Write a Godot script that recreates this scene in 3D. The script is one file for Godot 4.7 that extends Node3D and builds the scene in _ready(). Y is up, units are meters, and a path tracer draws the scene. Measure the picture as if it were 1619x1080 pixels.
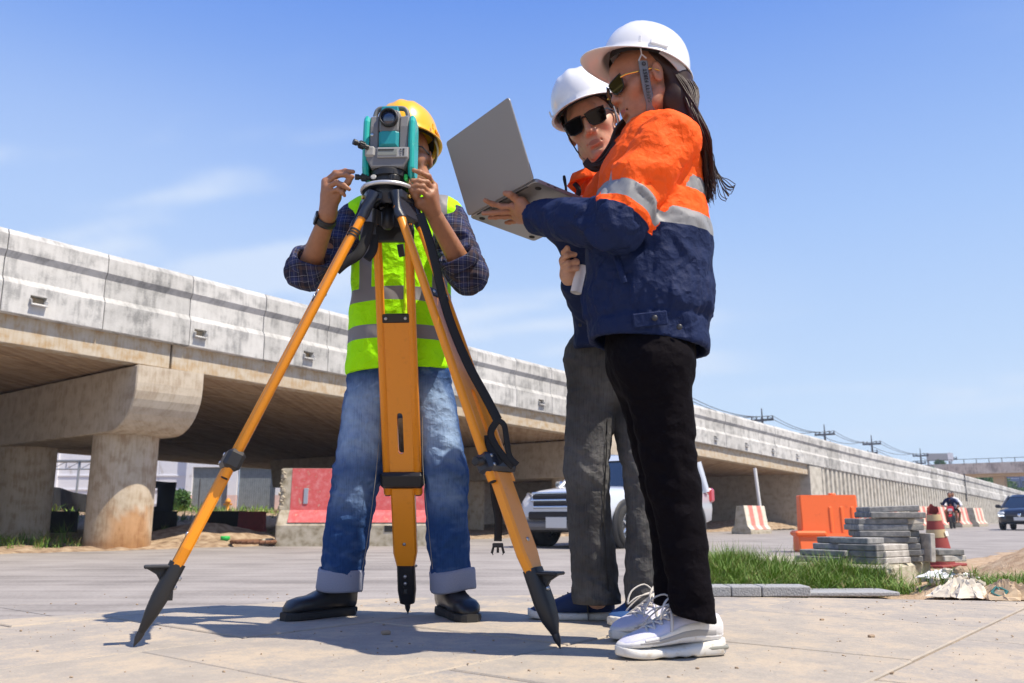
extends Node3D

var M := {}
var taken := {}
var rng := RandomNumberGenerator.new()
# the flyover's own axes on the ground: U runs along the road, V away from it under the bridge
const U := Vector3(0.630676, 0, -0.776046)
const V := Vector3(-0.776046, 0, -0.630676)
const ROAD := -0.25


func W(u: float, y: float, v: float) -> Vector3:
	return U * u + V * v + Vector3(0, y, 0)


func numbered(n: String) -> String:
	if not taken.has(n):
		taken[n] = 0
		return n
	taken[n] += 1
	return "%s_%03d" % [n, taken[n]]


func tag(o: Node3D, label: String, category: String, group := "") -> Node3D:
	o.set_meta("label", label)
	o.set_meta("category", category)
	if group:
		o.set_meta("group", group)
	return o


func thing(called: String, label: String, category: String, at := Vector3.ZERO, turn := 0.0, group := "") -> Node3D:
	var o := Node3D.new()
	o.name = numbered(called)
	add_child(o)
	o.position = at
	o.rotation.y = turn
	return tag(o, label, category, group)


func part(called: String, m: Variant, material: Material, parent: Node3D) -> MeshInstance3D:
	var o := MeshInstance3D.new()
	o.name = called
	if m is SurfaceTool:
		m.generate_normals()
		o.mesh = m.commit()
	else:
		o.mesh = m
	o.material_override = material
	parent.add_child(o, true)
	return o


func single(called: String, m: Variant, material: Material, label: String, category: String, group := "") -> MeshInstance3D:
	var o := part(numbered(called), m, material, self)
	tag(o, label, category, group)
	return o


func struct(called: String, m: Variant, material: Material) -> MeshInstance3D:
	var o := part(numbered(called), m, material, self)
	o.set_meta("kind", "structure")
	return o


func stuff(o: Node3D) -> Node3D:
	o.set_meta("kind", "stuff")
	return o


# ---------------------------------------------------------------- shapes
func mb() -> SurfaceTool:
	var st := SurfaceTool.new()
	st.begin(Mesh.PRIMITIVE_TRIANGLES)
	return st


# puts triangles into st, wound so that the piece's outside faces out
func emit(st: SurfaceTool, t: PackedVector3Array, group := 0, flip_ok := true) -> void:
	var c := Vector3.ZERO
	for p in t:
		c += p
	c /= maxf(1, t.size())
	var vol := 0.0
	for i in range(0, t.size(), 3):
		vol += (t[i] - c).dot((t[i + 1] - c).cross(t[i + 2] - c))
	var swap := vol > 0.0 if flip_ok else false
	st.set_smooth_group(group)
	for i in range(0, t.size(), 3):
		st.add_vertex(t[i])
		st.add_vertex(t[i + 2] if swap else t[i + 1])
		st.add_vertex(t[i + 1] if swap else t[i + 2])


func q4(t: PackedVector3Array, a: Vector3, b: Vector3, c: Vector3, d: Vector3) -> void:
	t.append_array([a, b, c, a, c, d])


func box(st: SurfaceTool, size: Vector3, xf := Transform3D(), bev := 0.0) -> void:
	var h := size / 2.0
	var t := PackedVector3Array()
	if bev <= 0.0:
		var p := []
		for i in 8:
			p.append(xf * Vector3(h.x if i & 1 else -h.x, h.y if i & 2 else -h.y, h.z if i & 4 else -h.z))
		for f in [[0, 2, 3, 1], [4, 5, 7, 6], [0, 1, 5, 4], [2, 6, 7, 3], [0, 4, 6, 2], [1, 3, 7, 5]]:
			q4(t, p[f[0]], p[f[1]], p[f[2]], p[f[3]])
		emit(st, t, -1)
		return
	var b := minf(bev, minf(h.x, minf(h.y, h.z)) * 0.95)
	var k := func(sx: float, sy: float, sz: float, ax: int) -> Vector3:
		var r := Vector3(sx * (h.x - b), sy * (h.y - b), sz * (h.z - b))
		r[ax] = [sx, sy, sz][ax] * h[ax]
		return xf * r
	for ax in 3:
		var o1 := (ax + 1) % 3
		var o2 := (ax + 2) % 3
		for s in [-1.0, 1.0]:
			var cs := []
			for e in [[-1.0, -1.0], [1.0, -1.0], [1.0, 1.0], [-1.0, 1.0]]:
				var g := [0.0, 0.0, 0.0]
				g[ax] = s
				g[o1] = e[0]
				g[o2] = e[1]
				cs.append(k.call(g[0], g[1], g[2], ax))
			if s > 0:
				q4(t, cs[0], cs[1], cs[2], cs[3])
			else:
				q4(t, cs[0], cs[3], cs[2], cs[1])
		for s1 in [-1.0, 1.0]:
			for s2 in [-1.0, 1.0]:
				var g0 := [0.0, 0.0, 0.0]
				g0[o1] = s1
				g0[o2] = s2
				g0[ax] = -1.0
				var g1 := g0.duplicate()
				g1[ax] = 1.0
				var a: Vector3 = k.call(g0[0], g0[1], g0[2], o1)
				var bq: Vector3 = k.call(g1[0], g1[1], g1[2], o1)
				var c: Vector3 = k.call(g1[0], g1[1], g1[2], o2)
				var d: Vector3 = k.call(g0[0], g0[1], g0[2], o2)
				if s1 * s2 > 0:
					q4(t, a, d, c, bq)
				else:
					q4(t, a, bq, c, d)
	for i in 8:
		var sx := 1.0 if i & 1 else -1.0
		var sy := 1.0 if i & 2 else -1.0
		var sz := 1.0 if i & 4 else -1.0
		var a: Vector3 = k.call(sx, sy, sz, 0)
		var bb: Vector3 = k.call(sx, sy, sz, 1)
		var c: Vector3 = k.call(sx, sy, sz, 2)
		if sx * sy * sz > 0:
			t.append_array([a, bb, c])
		else:
			t.append_array([a, c, bb])
	emit(st, t, -1)


func at_box(st: SurfaceTool, c: Vector3, size: Vector3, turn := Vector3.ZERO, bev := 0.0) -> void:
	box(st, size, Transform3D(Basis.from_euler(turn), c), bev)


# rings of equal counts, joined; ends closed with fans
func loft(st: SurfaceTool, rings: Array, group := 1, caps := true, closed := true, flat_caps := true) -> void:
	var t := PackedVector3Array()
	var ct := PackedVector3Array()
	var n: int = rings[0].size()
	for i in rings.size() - 1:
		var a: PackedVector3Array = rings[i]
		var b: PackedVector3Array = rings[i + 1]
		for j in (n if closed else n - 1):
			var k := (j + 1) % n
			q4(t, a[j], a[k], b[k], b[j])
	if caps:
		for e in [0, rings.size() - 1]:
			var r: PackedVector3Array = rings[e]
			var c := Vector3.ZERO
			for p in r:
				c += p
			c /= n
			for j in n:
				var k := (j + 1) % n
				if e == 0:
					ct.append_array([c, r[k], r[j]])
				else:
					ct.append_array([c, r[j], r[k]])
	# one orientation for both
	var all := t.duplicate()
	all.append_array(ct)
	var c0 := Vector3.ZERO
	for p in all:
		c0 += p
	c0 /= all.size()
	var vol := 0.0
	for i in range(0, all.size(), 3):
		vol += (all[i] - c0).dot((all[i + 1] - c0).cross(all[i + 2] - c0))
	for set_ in [[t, group], [ct, -1 if flat_caps else group]]:
		var s: PackedVector3Array = set_[0]
		if vol > 0:
			for i in range(0, s.size(), 3):
				var h := s[i + 1]
				s[i + 1] = s[i + 2]
				s[i + 2] = h
		emit(st, s, set_[1], false)


func frame_for(dir: Vector3, up := Vector3.UP) -> Basis:
	var y := dir.normalized()
	var x := up.cross(y)
	if x.length() < 0.05:
		x = Vector3.RIGHT.cross(y)
		if x.length() < 0.05:
			x = Vector3.FORWARD.cross(y)
	x = x.normalized()
	return Basis(x, y, x.cross(y))


func tube(st: SurfaceTool, pts: Array, rad: Variant, sides := 10, caps := true, group := 1, squash := 1.0, up := Vector3.UP) -> void:
	var rings := []
	for i in pts.size():
		var d: Vector3 = (pts[mini(i + 1, pts.size() - 1)] - pts[maxi(i - 1, 0)])
		var b := frame_for(d, up)
		var r: float = rad[i] if rad is Array else rad
		var ring := PackedVector3Array()
		for j in sides:
			var a := TAU * j / sides
			ring.append(pts[i] + b.x * cos(a) * r + b.z * sin(a) * r * squash)
		rings.append(ring)
	loft(st, rings, group, caps)


# profile: [radius, y] pairs round the local y axis
func lathe(st: SurfaceTool, prof: Array, xf := Transform3D(), sides := 24, group := 1, hard := false) -> void:
	if hard:
		for i in prof.size() - 1:
			lathe_strip(st, [prof[i], prof[i + 1]], xf, sides, group + i)
		return
	lathe_strip(st, prof, xf, sides, group)


func lathe_strip(st: SurfaceTool, prof: Array, xf: Transform3D, sides: int, group: int) -> void:
	var t := PackedVector3Array()
	for i in prof.size() - 1:
		for j in sides:
			var a0 := TAU * j / sides
			var a1 := TAU * (j + 1) / sides
			var f := func(p: Array, a: float) -> Vector3: return xf * Vector3(p[0] * cos(a), p[1], p[0] * sin(a))
			# upward profile with outside to the right: clockwise seen from outside
			q4(t, f.call(prof[i], a0), f.call(prof[i], a1), f.call(prof[i + 1], a1), f.call(prof[i + 1], a0))
	emit(st, t, group, false)


# a polygon in local x,y pushed along local z by depth (centred), edges bevelled
func prism(st: SurfaceTool, poly: PackedVector2Array, depth: float, xf := Transform3D(), bev := 0.0, smooth := false) -> void:
	var pts := poly
	if Geometry2D.is_polygon_clockwise(pts):
		pts.reverse()
	var inner := pts
	if bev > 0.0:
		var off := Geometry2D.offset_polygon(pts, -bev, Geometry2D.JOIN_MITER)
		if off.size() == 1 and off[0].size() == pts.size():
			inner = off[0]
			if Geometry2D.is_polygon_clockwise(inner):
				inner.reverse()
			# align the first vertex
			var best := 0
			for i in inner.size():
				if inner[i].distance_to(pts[0]) < inner[best].distance_to(pts[0]):
					best = i
			var al := PackedVector2Array()
			for i in inner.size():
				al.append(inner[(i + best) % inner.size()])
			inner = al
		else:
			bev = 0.0
	var n := pts.size()
	var hd := depth / 2.0
	var lay := []
	var zs := [[inner, -hd], [pts, -hd + bev], [pts, hd - bev], [inner, hd]] if bev > 0.0 else [[pts, -hd], [pts, hd]]
	for z in zs:
		var r := PackedVector3Array()
		for p in z[0]:
			r.append(xf * Vector3(p.x, p.y, z[1]))
		lay.append(r)
	var mirror := xf.basis.determinant() < 0
	for i in lay.size() - 1:
		var t := PackedVector3Array()
		for j in n:
			var k := (j + 1) % n
			if mirror:
				q4(t, lay[i][j], lay[i][k], lay[i + 1][k], lay[i + 1][j])
			else:
				q4(t, lay[i][j], lay[i + 1][j], lay[i + 1][k], lay[i][k])
		emit(st, t, 2 + i if smooth else -1, false)
	var tri := Geometry2D.triangulate_polygon(inner)
	for e in [0, lay.size() - 1]:
		var t := PackedVector3Array()
		for i in range(0, tri.size(), 3):
			var a: Vector3 = lay[e][tri[i]]
			var b: Vector3 = lay[e][tri[i + 1]]
			var c: Vector3 = lay[e][tri[i + 2]]
			var nrm := (b - a).cross(c - a)
			var want := xf.basis.z * (1.0 if e > 0 else -1.0)
			if nrm.dot(want) > 0:
				t.append_array([a, c, b])
			else:
				t.append_array([a, b, c])
		emit(st, t, -1, false)


func rounded_rect(w: float, h: float, r: float, seg := 4) -> PackedVector2Array:
	var o := PackedVector2Array()
	for c in [[1, 1, 0.0], [-1, 1, PI / 2], [-1, -1, PI], [1, -1, PI * 1.5]]:
		for i in seg + 1:
			var a: float = c[2] + PI / 2 * i / seg
			o.append(Vector2(c[0] * (w / 2 - r) + cos(a) * r, c[1] * (h / 2 - r) + sin(a) * r))
	return o


func v2(a: Array) -> PackedVector2Array:
	var o := PackedVector2Array()
	for i in range(0, a.size(), 2):
		o.append(Vector2(a[i], a[i + 1]))
	return o


func look_basis(x: Vector3, y: Vector3) -> Basis:   # x kept, y made square to it
	x = x.normalized()
	var z := x.cross(y).normalized()
	return Basis(x, z.cross(x), z)


func smooth_path(p: Array, sub := 5) -> Array:
	var o := []
	for i in p.size() - 1:
		var a: Vector3 = p[maxi(i - 1, 0)]
		var d: Vector3 = p[mini(i + 2, p.size() - 1)]
		for k in sub:
			o.append(p[i].cubic_interpolate(p[i + 1], a, d, float(k) / sub))
	o.append(p[-1])
	return o


# ---------------------------------------------------------------- materials
func noise_bytes(size: int, w: int, h: int, freq: float, oct: int, sd: int, kind := FastNoiseLite.TYPE_SIMPLEX_SMOOTH) -> PackedByteArray:
	var n := FastNoiseLite.new()
	n.noise_type = kind
	n.frequency = freq
	n.fractal_octaves = oct
	n.seed = sd
	var im := n.get_seamless_image(w, h)
	if w != size or h != size:
		im.resize(size, size, Image.INTERPOLATE_CUBIC)
	im.convert(Image.FORMAT_L8)
	return im.get_data()


# layers: [w, h, freq, octaves, weight]; result is 0..1 values stored in bytes
func blend_noise(size: int, layers: Array, contrast := 1.0, sd := 1) -> PackedByteArray:
	var sum := PackedFloat32Array()
	sum.resize(size * size)
	for i in layers.size():
		var l: Array = layers[i]
		var b := noise_bytes(size, l[0], l[1], l[2], l[3], sd * 17 + i, l[5] if l.size() > 5 else FastNoiseLite.TYPE_SIMPLEX_SMOOTH)
		var wgt: float = l[4] * contrast
		for k in b.size():
			sum[k] += (b[k] - 127.5) * wgt
	var o := PackedByteArray()
	o.resize(size * size)
	for k in o.size():
		o[k] = int(clampf(127.5 + sum[k], 0, 255))
	return o


func grey(size: int, b: PackedByteArray) -> ImageTexture:
	return ImageTexture.create_from_image(Image.create_from_data(size, size, false, Image.FORMAT_L8, b))


# colours along the values; stops are [value 0..1, linear Color]
func ramp(size: int, b: PackedByteArray, stops: Array) -> ImageTexture:
	var lut := PackedByteArray()
	for i in 256:
		var x := i / 255.0
		var c: Color = stops[0][1]
		for k in stops.size() - 1:
			if x >= stops[k][0]:
				c = stops[k][1].lerp(stops[k + 1][1], clampf((x - stops[k][0]) / (stops[k + 1][0] - stops[k][0]), 0, 1))
		c = c.linear_to_srgb()
		lut.append_array([c.r8, c.g8, c.b8])
	var o := PackedByteArray()
	o.resize(size * size * 3)
	for k in b.size():
		var j := b[k] * 3
		o[k * 3] = lut[j]
		o[k * 3 + 1] = lut[j + 1]
		o[k * 3 + 2] = lut[j + 2]
	return ImageTexture.create_from_image(Image.create_from_data(size, size, false, Image.FORMAT_RGB8, o))


func lin(r: float, g: float, b: float) -> Color:
	return Color(r, g, b)


# o: tex, scale, bump (texture), depth (cm), world, metal, coat, sheen, vc, back
func mat(key: String, c: Color, rough := 0.8, o := {}) -> StandardMaterial3D:
	var m := StandardMaterial3D.new()
	m.resource_name = key
	m.albedo_color = c.linear_to_srgb()
	m.roughness = rough
	m.metallic = o.get("metal", 0.0)
	m.metallic_specular = o.get("spec", 0.5)
	if o.has("tex"):
		m.albedo_texture = o.tex
	if o.has("bump"):
		m.heightmap_enabled = true
		m.heightmap_texture = o.bump
		m.heightmap_scale = o.get("depth", 0.2)
	if o.has("tex") or o.has("bump"):
		m.uv1_triplanar = true
		m.uv1_world_triplanar = o.get("world", false)
		var s: Variant = o.get("scale", 1.0)
		m.uv1_scale = s if s is Vector3 else Vector3.ONE * s
		m.uv1_triplanar_sharpness = o.get("sharp", 6.0)
	if o.has("coat"):
		m.clearcoat_enabled = true
		m.clearcoat = o.coat
		m.clearcoat_roughness = 0.06
	if o.has("sheen"):
		m.rim_enabled = true
		m.rim = o.sheen
		m.rim_tint = 0.5
	if o.has("vc"):
		m.vertex_color_use_as_albedo = true
	if o.has("sss"):
		m.subsurf_scatter_enabled = true
		m.subsurf_scatter_strength = o.sss
	if o.has("back"):
		m.backlight_enabled = true
		m.backlight = o.back
	m.cull_mode = BaseMaterial3D.CULL_DISABLED if o.has("two") else BaseMaterial3D.CULL_BACK
	M[key] = m
	return m


func build_materials() -> void:
	var fine := blend_noise(512, [[512, 512, 0.09, 3, 0.7], [512, 512, 0.35, 2, 0.5]], 1.0, 3)
	var broad := blend_noise(512, [[512, 512, 0.012, 5, 0.9], [512, 512, 0.2, 2, 0.25]], 1.0, 5)
	var streak := blend_noise(512, [[512, 40, 0.10, 4, 0.42], [512, 512, 0.014, 5, 0.75], [512, 200, 0.06, 3, 0.3], [512, 512, 0.25, 2, 0.3]], 1.2, 7)
	var board := blend_noise(512, [[512, 10, 0.04, 3, 0.6], [512, 512, 0.02, 4, 0.4], [512, 512, 0.25, 2, 0.2]], 1.1, 8)
	var tfine := grey(512, fine)
	var tbroad := ramp(512, broad, [[0.0, lin(0.62, 0.61, 0.6)], [0.5, lin(0.88, 0.88, 0.88)], [1.0, lin(1, 1, 1)]])
	var tmild := ramp(512, fine, [[0.0, lin(0.75, 0.75, 0.75)], [1.0, lin(1, 1, 1)]])
	# concretes: colour from grey through cement to ochre
	var conc := func(key: String, a: Color, b: Color, c: Color, src: PackedByteArray, scale: Variant, depth := 0.15) -> void:
		mat(key, Color.WHITE, 0.88, {"tex": ramp(512, src, [[0.12, a], [0.5, b], [0.9, c]]), "scale": scale, "bump": tfine, "depth": depth, "world": true})
	conc.call("panel", lin(0.22, 0.22, 0.213), lin(0.46, 0.455, 0.435), lin(0.54, 0.535, 0.515), streak, 0.27)
	conc.call("panel_pale", lin(0.27, 0.27, 0.265), lin(0.53, 0.525, 0.505), lin(0.60, 0.595, 0.575), streak, 0.31)
	conc.call("panel_dull", lin(0.18, 0.18, 0.175), lin(0.38, 0.375, 0.355), lin(0.46, 0.45, 0.43), streak, 0.25)
	conc.call("fascia", lin(0.40, 0.27, 0.14), lin(0.47, 0.40, 0.30), lin(0.53, 0.48, 0.40), streak, 0.5)
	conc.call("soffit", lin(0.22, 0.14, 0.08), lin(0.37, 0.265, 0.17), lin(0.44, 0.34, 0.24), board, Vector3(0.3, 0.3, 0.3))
	conc.call("pier", lin(0.36, 0.285, 0.205), lin(0.475, 0.41, 0.32), lin(0.54, 0.475, 0.385), streak, 0.42)
	conc.call("wall", lin(0.34, 0.31, 0.26), lin(0.50, 0.47, 0.40), lin(0.58, 0.55, 0.49), streak, 0.25)
	conc.call("road", lin(0.19, 0.172, 0.158), lin(0.285, 0.26, 0.24), lin(0.36, 0.33, 0.305), blend_noise(512, [[10, 512, 0.03, 3, 0.55], [512, 512, 0.008, 4, 0.5], [512, 512, 0.3, 2, 0.4]], 1.15, 12), 0.16, 0.25)
	conc.call("weathered", lin(0.24, 0.20, 0.13), lin(0.42, 0.37, 0.28), lin(0.52, 0.47, 0.38), broad, 0.8, 0.6)
	conc.call("block", lin(0.26, 0.22, 0.15), lin(0.46, 0.42, 0.32), lin(0.58, 0.54, 0.44), broad, 2.2, 0.5)
	var sandy := blend_noise(512, [[512, 512, 0.010, 5, 0.6], [512, 512, 0.06, 3, 0.35], [512, 512, 0.4, 2, 0.5]], 1.2, 21)
	for k in 3:
		var g: Color = [lin(0.345, 0.31, 0.27), lin(0.315, 0.29, 0.265), lin(0.365, 0.325, 0.275)][k]
		mat("slab%d" % k, Color.WHITE, 0.9, {"tex": ramp(512, sandy, [[0.15, g * 0.88], [0.48, g], [0.64, lin(0.42, 0.355, 0.275)], [0.95, lin(0.47, 0.39, 0.295)]]), "scale": 0.55 + 0.06 * k, "bump": tfine, "depth": 0.22, "world": true})
	conc.call("sand", lin(0.28, 0.175, 0.10), lin(0.43, 0.30, 0.185), lin(0.52, 0.40, 0.27), broad, 1.3, 0.8)
	conc.call("dirt", lin(0.16, 0.10, 0.06), lin(0.33, 0.235, 0.15), lin(0.46, 0.36, 0.25), broad, 0.7, 1.0)
	conc.call("gravel_grey", lin(0.2, 0.18, 0.15), lin(0.36, 0.33, 0.29), lin(0.50, 0.47, 0.42), blend_noise(512, [[512, 512, 0.12, 2, 0.9], [512, 512, 0.01, 3, 0.4]], 1.2, 31), 1.5, 1.0)
	for k in 3:
		var g: float = [0.17, 0.21, 0.26][k]
		mat("tile%d" % k, Color.WHITE, 0.9, {"tex": ramp(512, broad, [[0.1, lin(g * 0.7, g * 0.7, g * 0.7)], [0.5, lin(g, g, g * 0.99)], [0.9, lin(g * 1.5, g * 1.45, g * 1.35)]]), "scale": 3.0 + k, "bump": tfine, "depth": 0.15})
	mat("tile_pale", Color.WHITE, 0.9, {"tex": ramp(512, broad, [[0.1, lin(0.30, 0.28, 0.25)], [0.5, lin(0.46, 0.43, 0.39)], [0.9, lin(0.58, 0.55, 0.5)]]), "scale": 3.5, "bump": tfine, "depth": 0.15})
	conc.call("kerb", lin(0.2, 0.2, 0.2), lin(0.33, 0.335, 0.34), lin(0.45, 0.45, 0.45), fine, 2.0, 0.25)
	# worn paint
	var worn := blend_noise(512, [[512, 512, 0.012, 5, 0.8], [512, 512, 0.1, 3, 0.35]], 1.3, 41)
	var paint := func(key: String, c: Color, wear: Color, scale := 0.9, amount := 0.16) -> void:
		mat(key, Color.WHITE, 0.75, {"tex": ramp(512, worn, [[0.0, wear], [amount, wear.lerp(c, 0.5)], [amount + 0.12, c], [0.8, c.lerp(Color(1, 1, 1), 0.10)], [1.0, c.lerp(Color(1, 0.9, 0.85), 0.22)]]), "scale": scale, "bump": tfine, "depth": 0.15, "world": true})
	paint.call("red_paint", lin(0.58, 0.075, 0.075), lin(0.5, 0.33, 0.26))
	paint.call("salmon_paint", lin(0.68, 0.17, 0.13), lin(0.5, 0.38, 0.28), 0.9, 0.2)
	paint.call("white_paint", lin(0.66, 0.60, 0.48), lin(0.42, 0.35, 0.24), 0.9, 0.22)
	paint.call("house_white", lin(0.74, 0.74, 0.78), lin(0.55, 0.52, 0.5), 0.2, 0.08)
	paint.call("house_pink", lin(0.72, 0.5, 0.45), lin(0.6, 0.55, 0.5), 0.3, 0.2)
	paint.call("terracotta", lin(0.55, 0.2, 0.1), lin(0.5, 0.3, 0.2), 0.3, 0.1)
	mat("shutter", lin(0.24, 0.27, 0.29), 0.55, {"tex": tbroad, "scale": 0.5, "world": true})
	mat("net", lin(0.022, 0.022, 0.024), 0.9, {"tex": tmild, "scale": 1.0, "two": 1})
	mat("old_black", lin(0.02, 0.019, 0.018), 0.85, {"tex": tbroad, "scale": 0.8})
	mat("dull_red_plastic", lin(0.28, 0.035, 0.035), 0.6, {"tex": tbroad, "scale": 0.8})
	mat("orange_plastic", lin(0.95, 0.16, 0.03), 0.5, {"tex": ramp(512, broad, [[0.0, lin(0.8, 0.7, 0.65)], [0.3, lin(1, 1, 1)], [1.0, lin(1, 1, 1)]]), "scale": 1.1, "bump": tfine, "depth": 0.05})
	mat("cone_red", lin(0.27, 0.045, 0.038), 0.75)
	mat("cone_band", lin(0.46, 0.36, 0.2), 0.7)
	mat("cone_band_new", lin(0.8, 0.78, 0.7), 0.6)
	mat("green_plastic", lin(0.02, 0.45, 0.08), 0.5)
	mat("rust", lin(0.2, 0.09, 0.045), 0.85, {"tex": tmild, "scale": 5.0})
	mat("hydrant_yellow", lin(0.7, 0.3, 0.03), 0.6)
	mat("galvanised", lin(0.42, 0.44, 0.47), 0.45, {"metal": 0.6})
	mat("pole_white", lin(0.68, 0.68, 0.66), 0.6)
	mat("pole_dark", lin(0.09, 0.09, 0.095), 0.8)
	mat("wire", lin(0.05, 0.05, 0.055), 0.7)
	mat("sign_green", lin(0.01, 0.16, 0.12), 0.6)
	mat("billboard", lin(0.33, 0.33, 0.34), 0.8)
	mat("far_blue", lin(0.07, 0.1, 0.2), 0.5)
	conc.call("far_concrete", lin(0.25, 0.2, 0.17), lin(0.55, 0.45, 0.38), lin(0.62, 0.54, 0.47), streak, Vector3(0.12, 0.12, 0.12), 0.0)
	mat("tan_concrete", lin(0.5, 0.36, 0.22), 0.9)
	for k in 3:
		mat("leaf%d" % k, [lin(0.035, 0.085, 0.014), lin(0.05, 0.12, 0.02), lin(0.08, 0.15, 0.03)][k], 0.6, {"two": 1, "back": Color(0.25, 0.35, 0.08)})
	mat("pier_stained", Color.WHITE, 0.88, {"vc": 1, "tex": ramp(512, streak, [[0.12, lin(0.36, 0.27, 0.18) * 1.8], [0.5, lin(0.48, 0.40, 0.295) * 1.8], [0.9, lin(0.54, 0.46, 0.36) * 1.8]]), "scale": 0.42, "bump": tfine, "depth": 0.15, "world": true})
	mat("blade", Color.WHITE, 0.6, {"vc": 1, "two": 1, "back": Color(0.3, 0.4, 0.1)})
	mat("bark", lin(0.12, 0.09, 0.06), 0.9)
	mat("sack", lin(0.66, 0.60, 0.50), 0.8, {"two": 1})
	mat("sack_brown", lin(0.50, 0.38, 0.25), 0.8, {"two": 1})
	mat("sack_print", lin(0.02, 0.14, 0.14), 0.8, {"two": 1})
	# hard things
	mat("rubber", lin(0.02, 0.02, 0.021), 0.8)
	mat("tyre", lin(0.03, 0.029, 0.028), 0.85, {"tex": tbroad, "scale": 4.0})
	mat("black_plastic", lin(0.016, 0.016, 0.018), 0.42, {"bump": tfine, "depth": 0.02, "scale": 20.0})
	mat("navy_plastic", lin(0.018, 0.022, 0.035), 0.32, {"bump": tfine, "depth": 0.02, "scale": 14.0, "coat": 0.15})
	mat("tripod_yellow", lin(0.90, 0.31, 0.005), 0.36, {"coat": 0.25, "tex": ramp(512, broad, [[0.0, lin(0.86, 0.84, 0.8)], [0.35, lin(1, 1, 1)], [1.0, lin(1, 1, 1)]]), "scale": 4.0})
	mat("steel", lin(0.55, 0.55, 0.56), 0.3, {"metal": 1.0})
	mat("dark_steel", lin(0.06, 0.06, 0.065), 0.45, {"metal": 0.8})
	mat("alu", lin(0.31, 0.305, 0.30), 0.42, {"metal": 0.55, "bump": tfine, "depth": 0.004, "scale": 25.0})
	mat("alu_bright", lin(0.7, 0.7, 0.7), 0.35, {"metal": 0.6})
	mat("screen_black", lin(0.008, 0.008, 0.009), 0.12)
	mat("keys", lin(0.02, 0.02, 0.02), 0.5)
	mat("teal", lin(0.012, 0.40, 0.36), 0.42, {"coat": 0.2, "bump": tfine, "depth": 0.015, "scale": 14.0})
	mat("teal_dark", lin(0.008, 0.27, 0.30), 0.45, {"coat": 0.2})
	mat("inst_grey", lin(0.17, 0.17, 0.175), 0.5, {"bump": tfine, "depth": 0.02, "scale": 16.0})
	mat("inst_light", lin(0.33, 0.33, 0.32), 0.5, {"bump": tfine, "depth": 0.02, "scale": 16.0})
	mat("lcd", lin(0.22, 0.23, 0.2), 0.2)
	mat("lens", lin(0.01, 0.02, 0.06), 0.05, {"coat": 1.0, "spec": 0.9})
	mat("car_white", lin(0.62, 0.66, 0.72), 0.3, {"coat": 0.9, "metal": 0.15})
	mat("car_navy", lin(0.008, 0.008, 0.011), 0.3, {"coat": 0.9, "metal": 0.2})
	mat("car_glass", lin(0.012, 0.018, 0.026), 0.06, {"spec": 0.8})
	mat("chrome", lin(0.75, 0.77, 0.8), 0.14, {"metal": 1.0})
	mat("car_trim", lin(0.018, 0.018, 0.02), 0.6)
	mat("lamp_clear", lin(0.55, 0.58, 0.6), 0.12, {"coat": 1.0})
	mat("lamp_red", lin(0.5, 0.012, 0.015), 0.2, {"coat": 1.0})
	mat("plate", lin(0.66, 0.66, 0.64), 0.5)
	mat("moto_red", lin(0.55, 0.02, 0.025), 0.3, {"coat": 0.8})
	var drl := mat("running_light", lin(0.9, 0.92, 1.0), 0.3)
	drl.emission_enabled = true
	drl.emission = Color(0.9, 0.95, 1.0)
	drl.emission_energy_multiplier = 1.5
	# cloth, skin
	var cn := FastNoiseLite.new()
	cn.noise_type = FastNoiseLite.TYPE_SIMPLEX_SMOOTH
	cn.fractal_type = FastNoiseLite.FRACTAL_RIDGED
	cn.frequency = 0.0085
	cn.fractal_octaves = 3
	cn.fractal_gain = 0.45
	cn.seed = 19
	cn.domain_warp_enabled = true
	cn.domain_warp_amplitude = 40.0
	cn.domain_warp_frequency = 0.006
	var ci := cn.get_seamless_image(512, 512)
	ci.convert(Image.FORMAT_L8)
	var cb := ci.get_data()
	for i in cb.size():
		cb[i] = int(clampf(cb[i] * 0.86 + fine[i] * 0.06, 0, 255))
	var crease := grey(512, cb)
	var denim := blend_noise(512, [[512, 20, 0.16, 2, 0.55], [512, 512, 0.02, 4, 0.45], [512, 512, 0.5, 1, 0.35]], 1.0, 51)
	mat("denim", Color.WHITE, 0.92, {"vc": 1, "tex": ramp(512, denim, [[0.1, lin(0.5, 0.55, 0.62)], [0.5, lin(0.85, 0.87, 0.9)], [0.95, lin(1.0, 1.0, 1.0)]]), "scale": 3.0, "bump": crease, "depth": 0.5, "spec": 0.25})
	mat("denim_back", lin(0.32, 0.34, 0.42), 0.92, {"tex": ramp(512, fine, [[0.2, lin(0.7, 0.7, 0.75)], [0.8, lin(1, 1, 1)]]), "scale": 5.0, "bump": tfine, "depth": 0.05})
	mat("thread", lin(0.30, 0.27, 0.22), 0.9)
	mat("grey_denim", Color.WHITE, 0.92, {"vc": 1, "tex": ramp(512, denim, [[0.1, lin(0.5, 0.5, 0.5)], [0.5, lin(0.85, 0.85, 0.85)], [0.95, lin(1, 1, 1)]]), "scale": 3.0, "bump": crease, "depth": 0.5, "spec": 0.25})
	mat("black_cloth", lin(0.0045, 0.0034, 0.005), 0.85, {"bump": crease, "depth": 0.6, "scale": 2.3, "spec": 0.18})
	var weave := {"bump": crease, "depth": 0.85, "scale": 2.1, "spec": 0.3}
	mat("vest_lime", lin(0.42, 1.0, 0.0), 0.75, weave)
	mat("vest_yellow", lin(0.62, 0.97, 0.015), 0.7, weave)
	mat("reflective", lin(0.21, 0.20, 0.205), 0.55, {"bump": tfine, "depth": 0.03, "scale": 9.0})
	mat("reflective_pale", lin(0.24, 0.245, 0.255), 0.55, {"bump": tfine, "depth": 0.03, "scale": 9.0})
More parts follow.
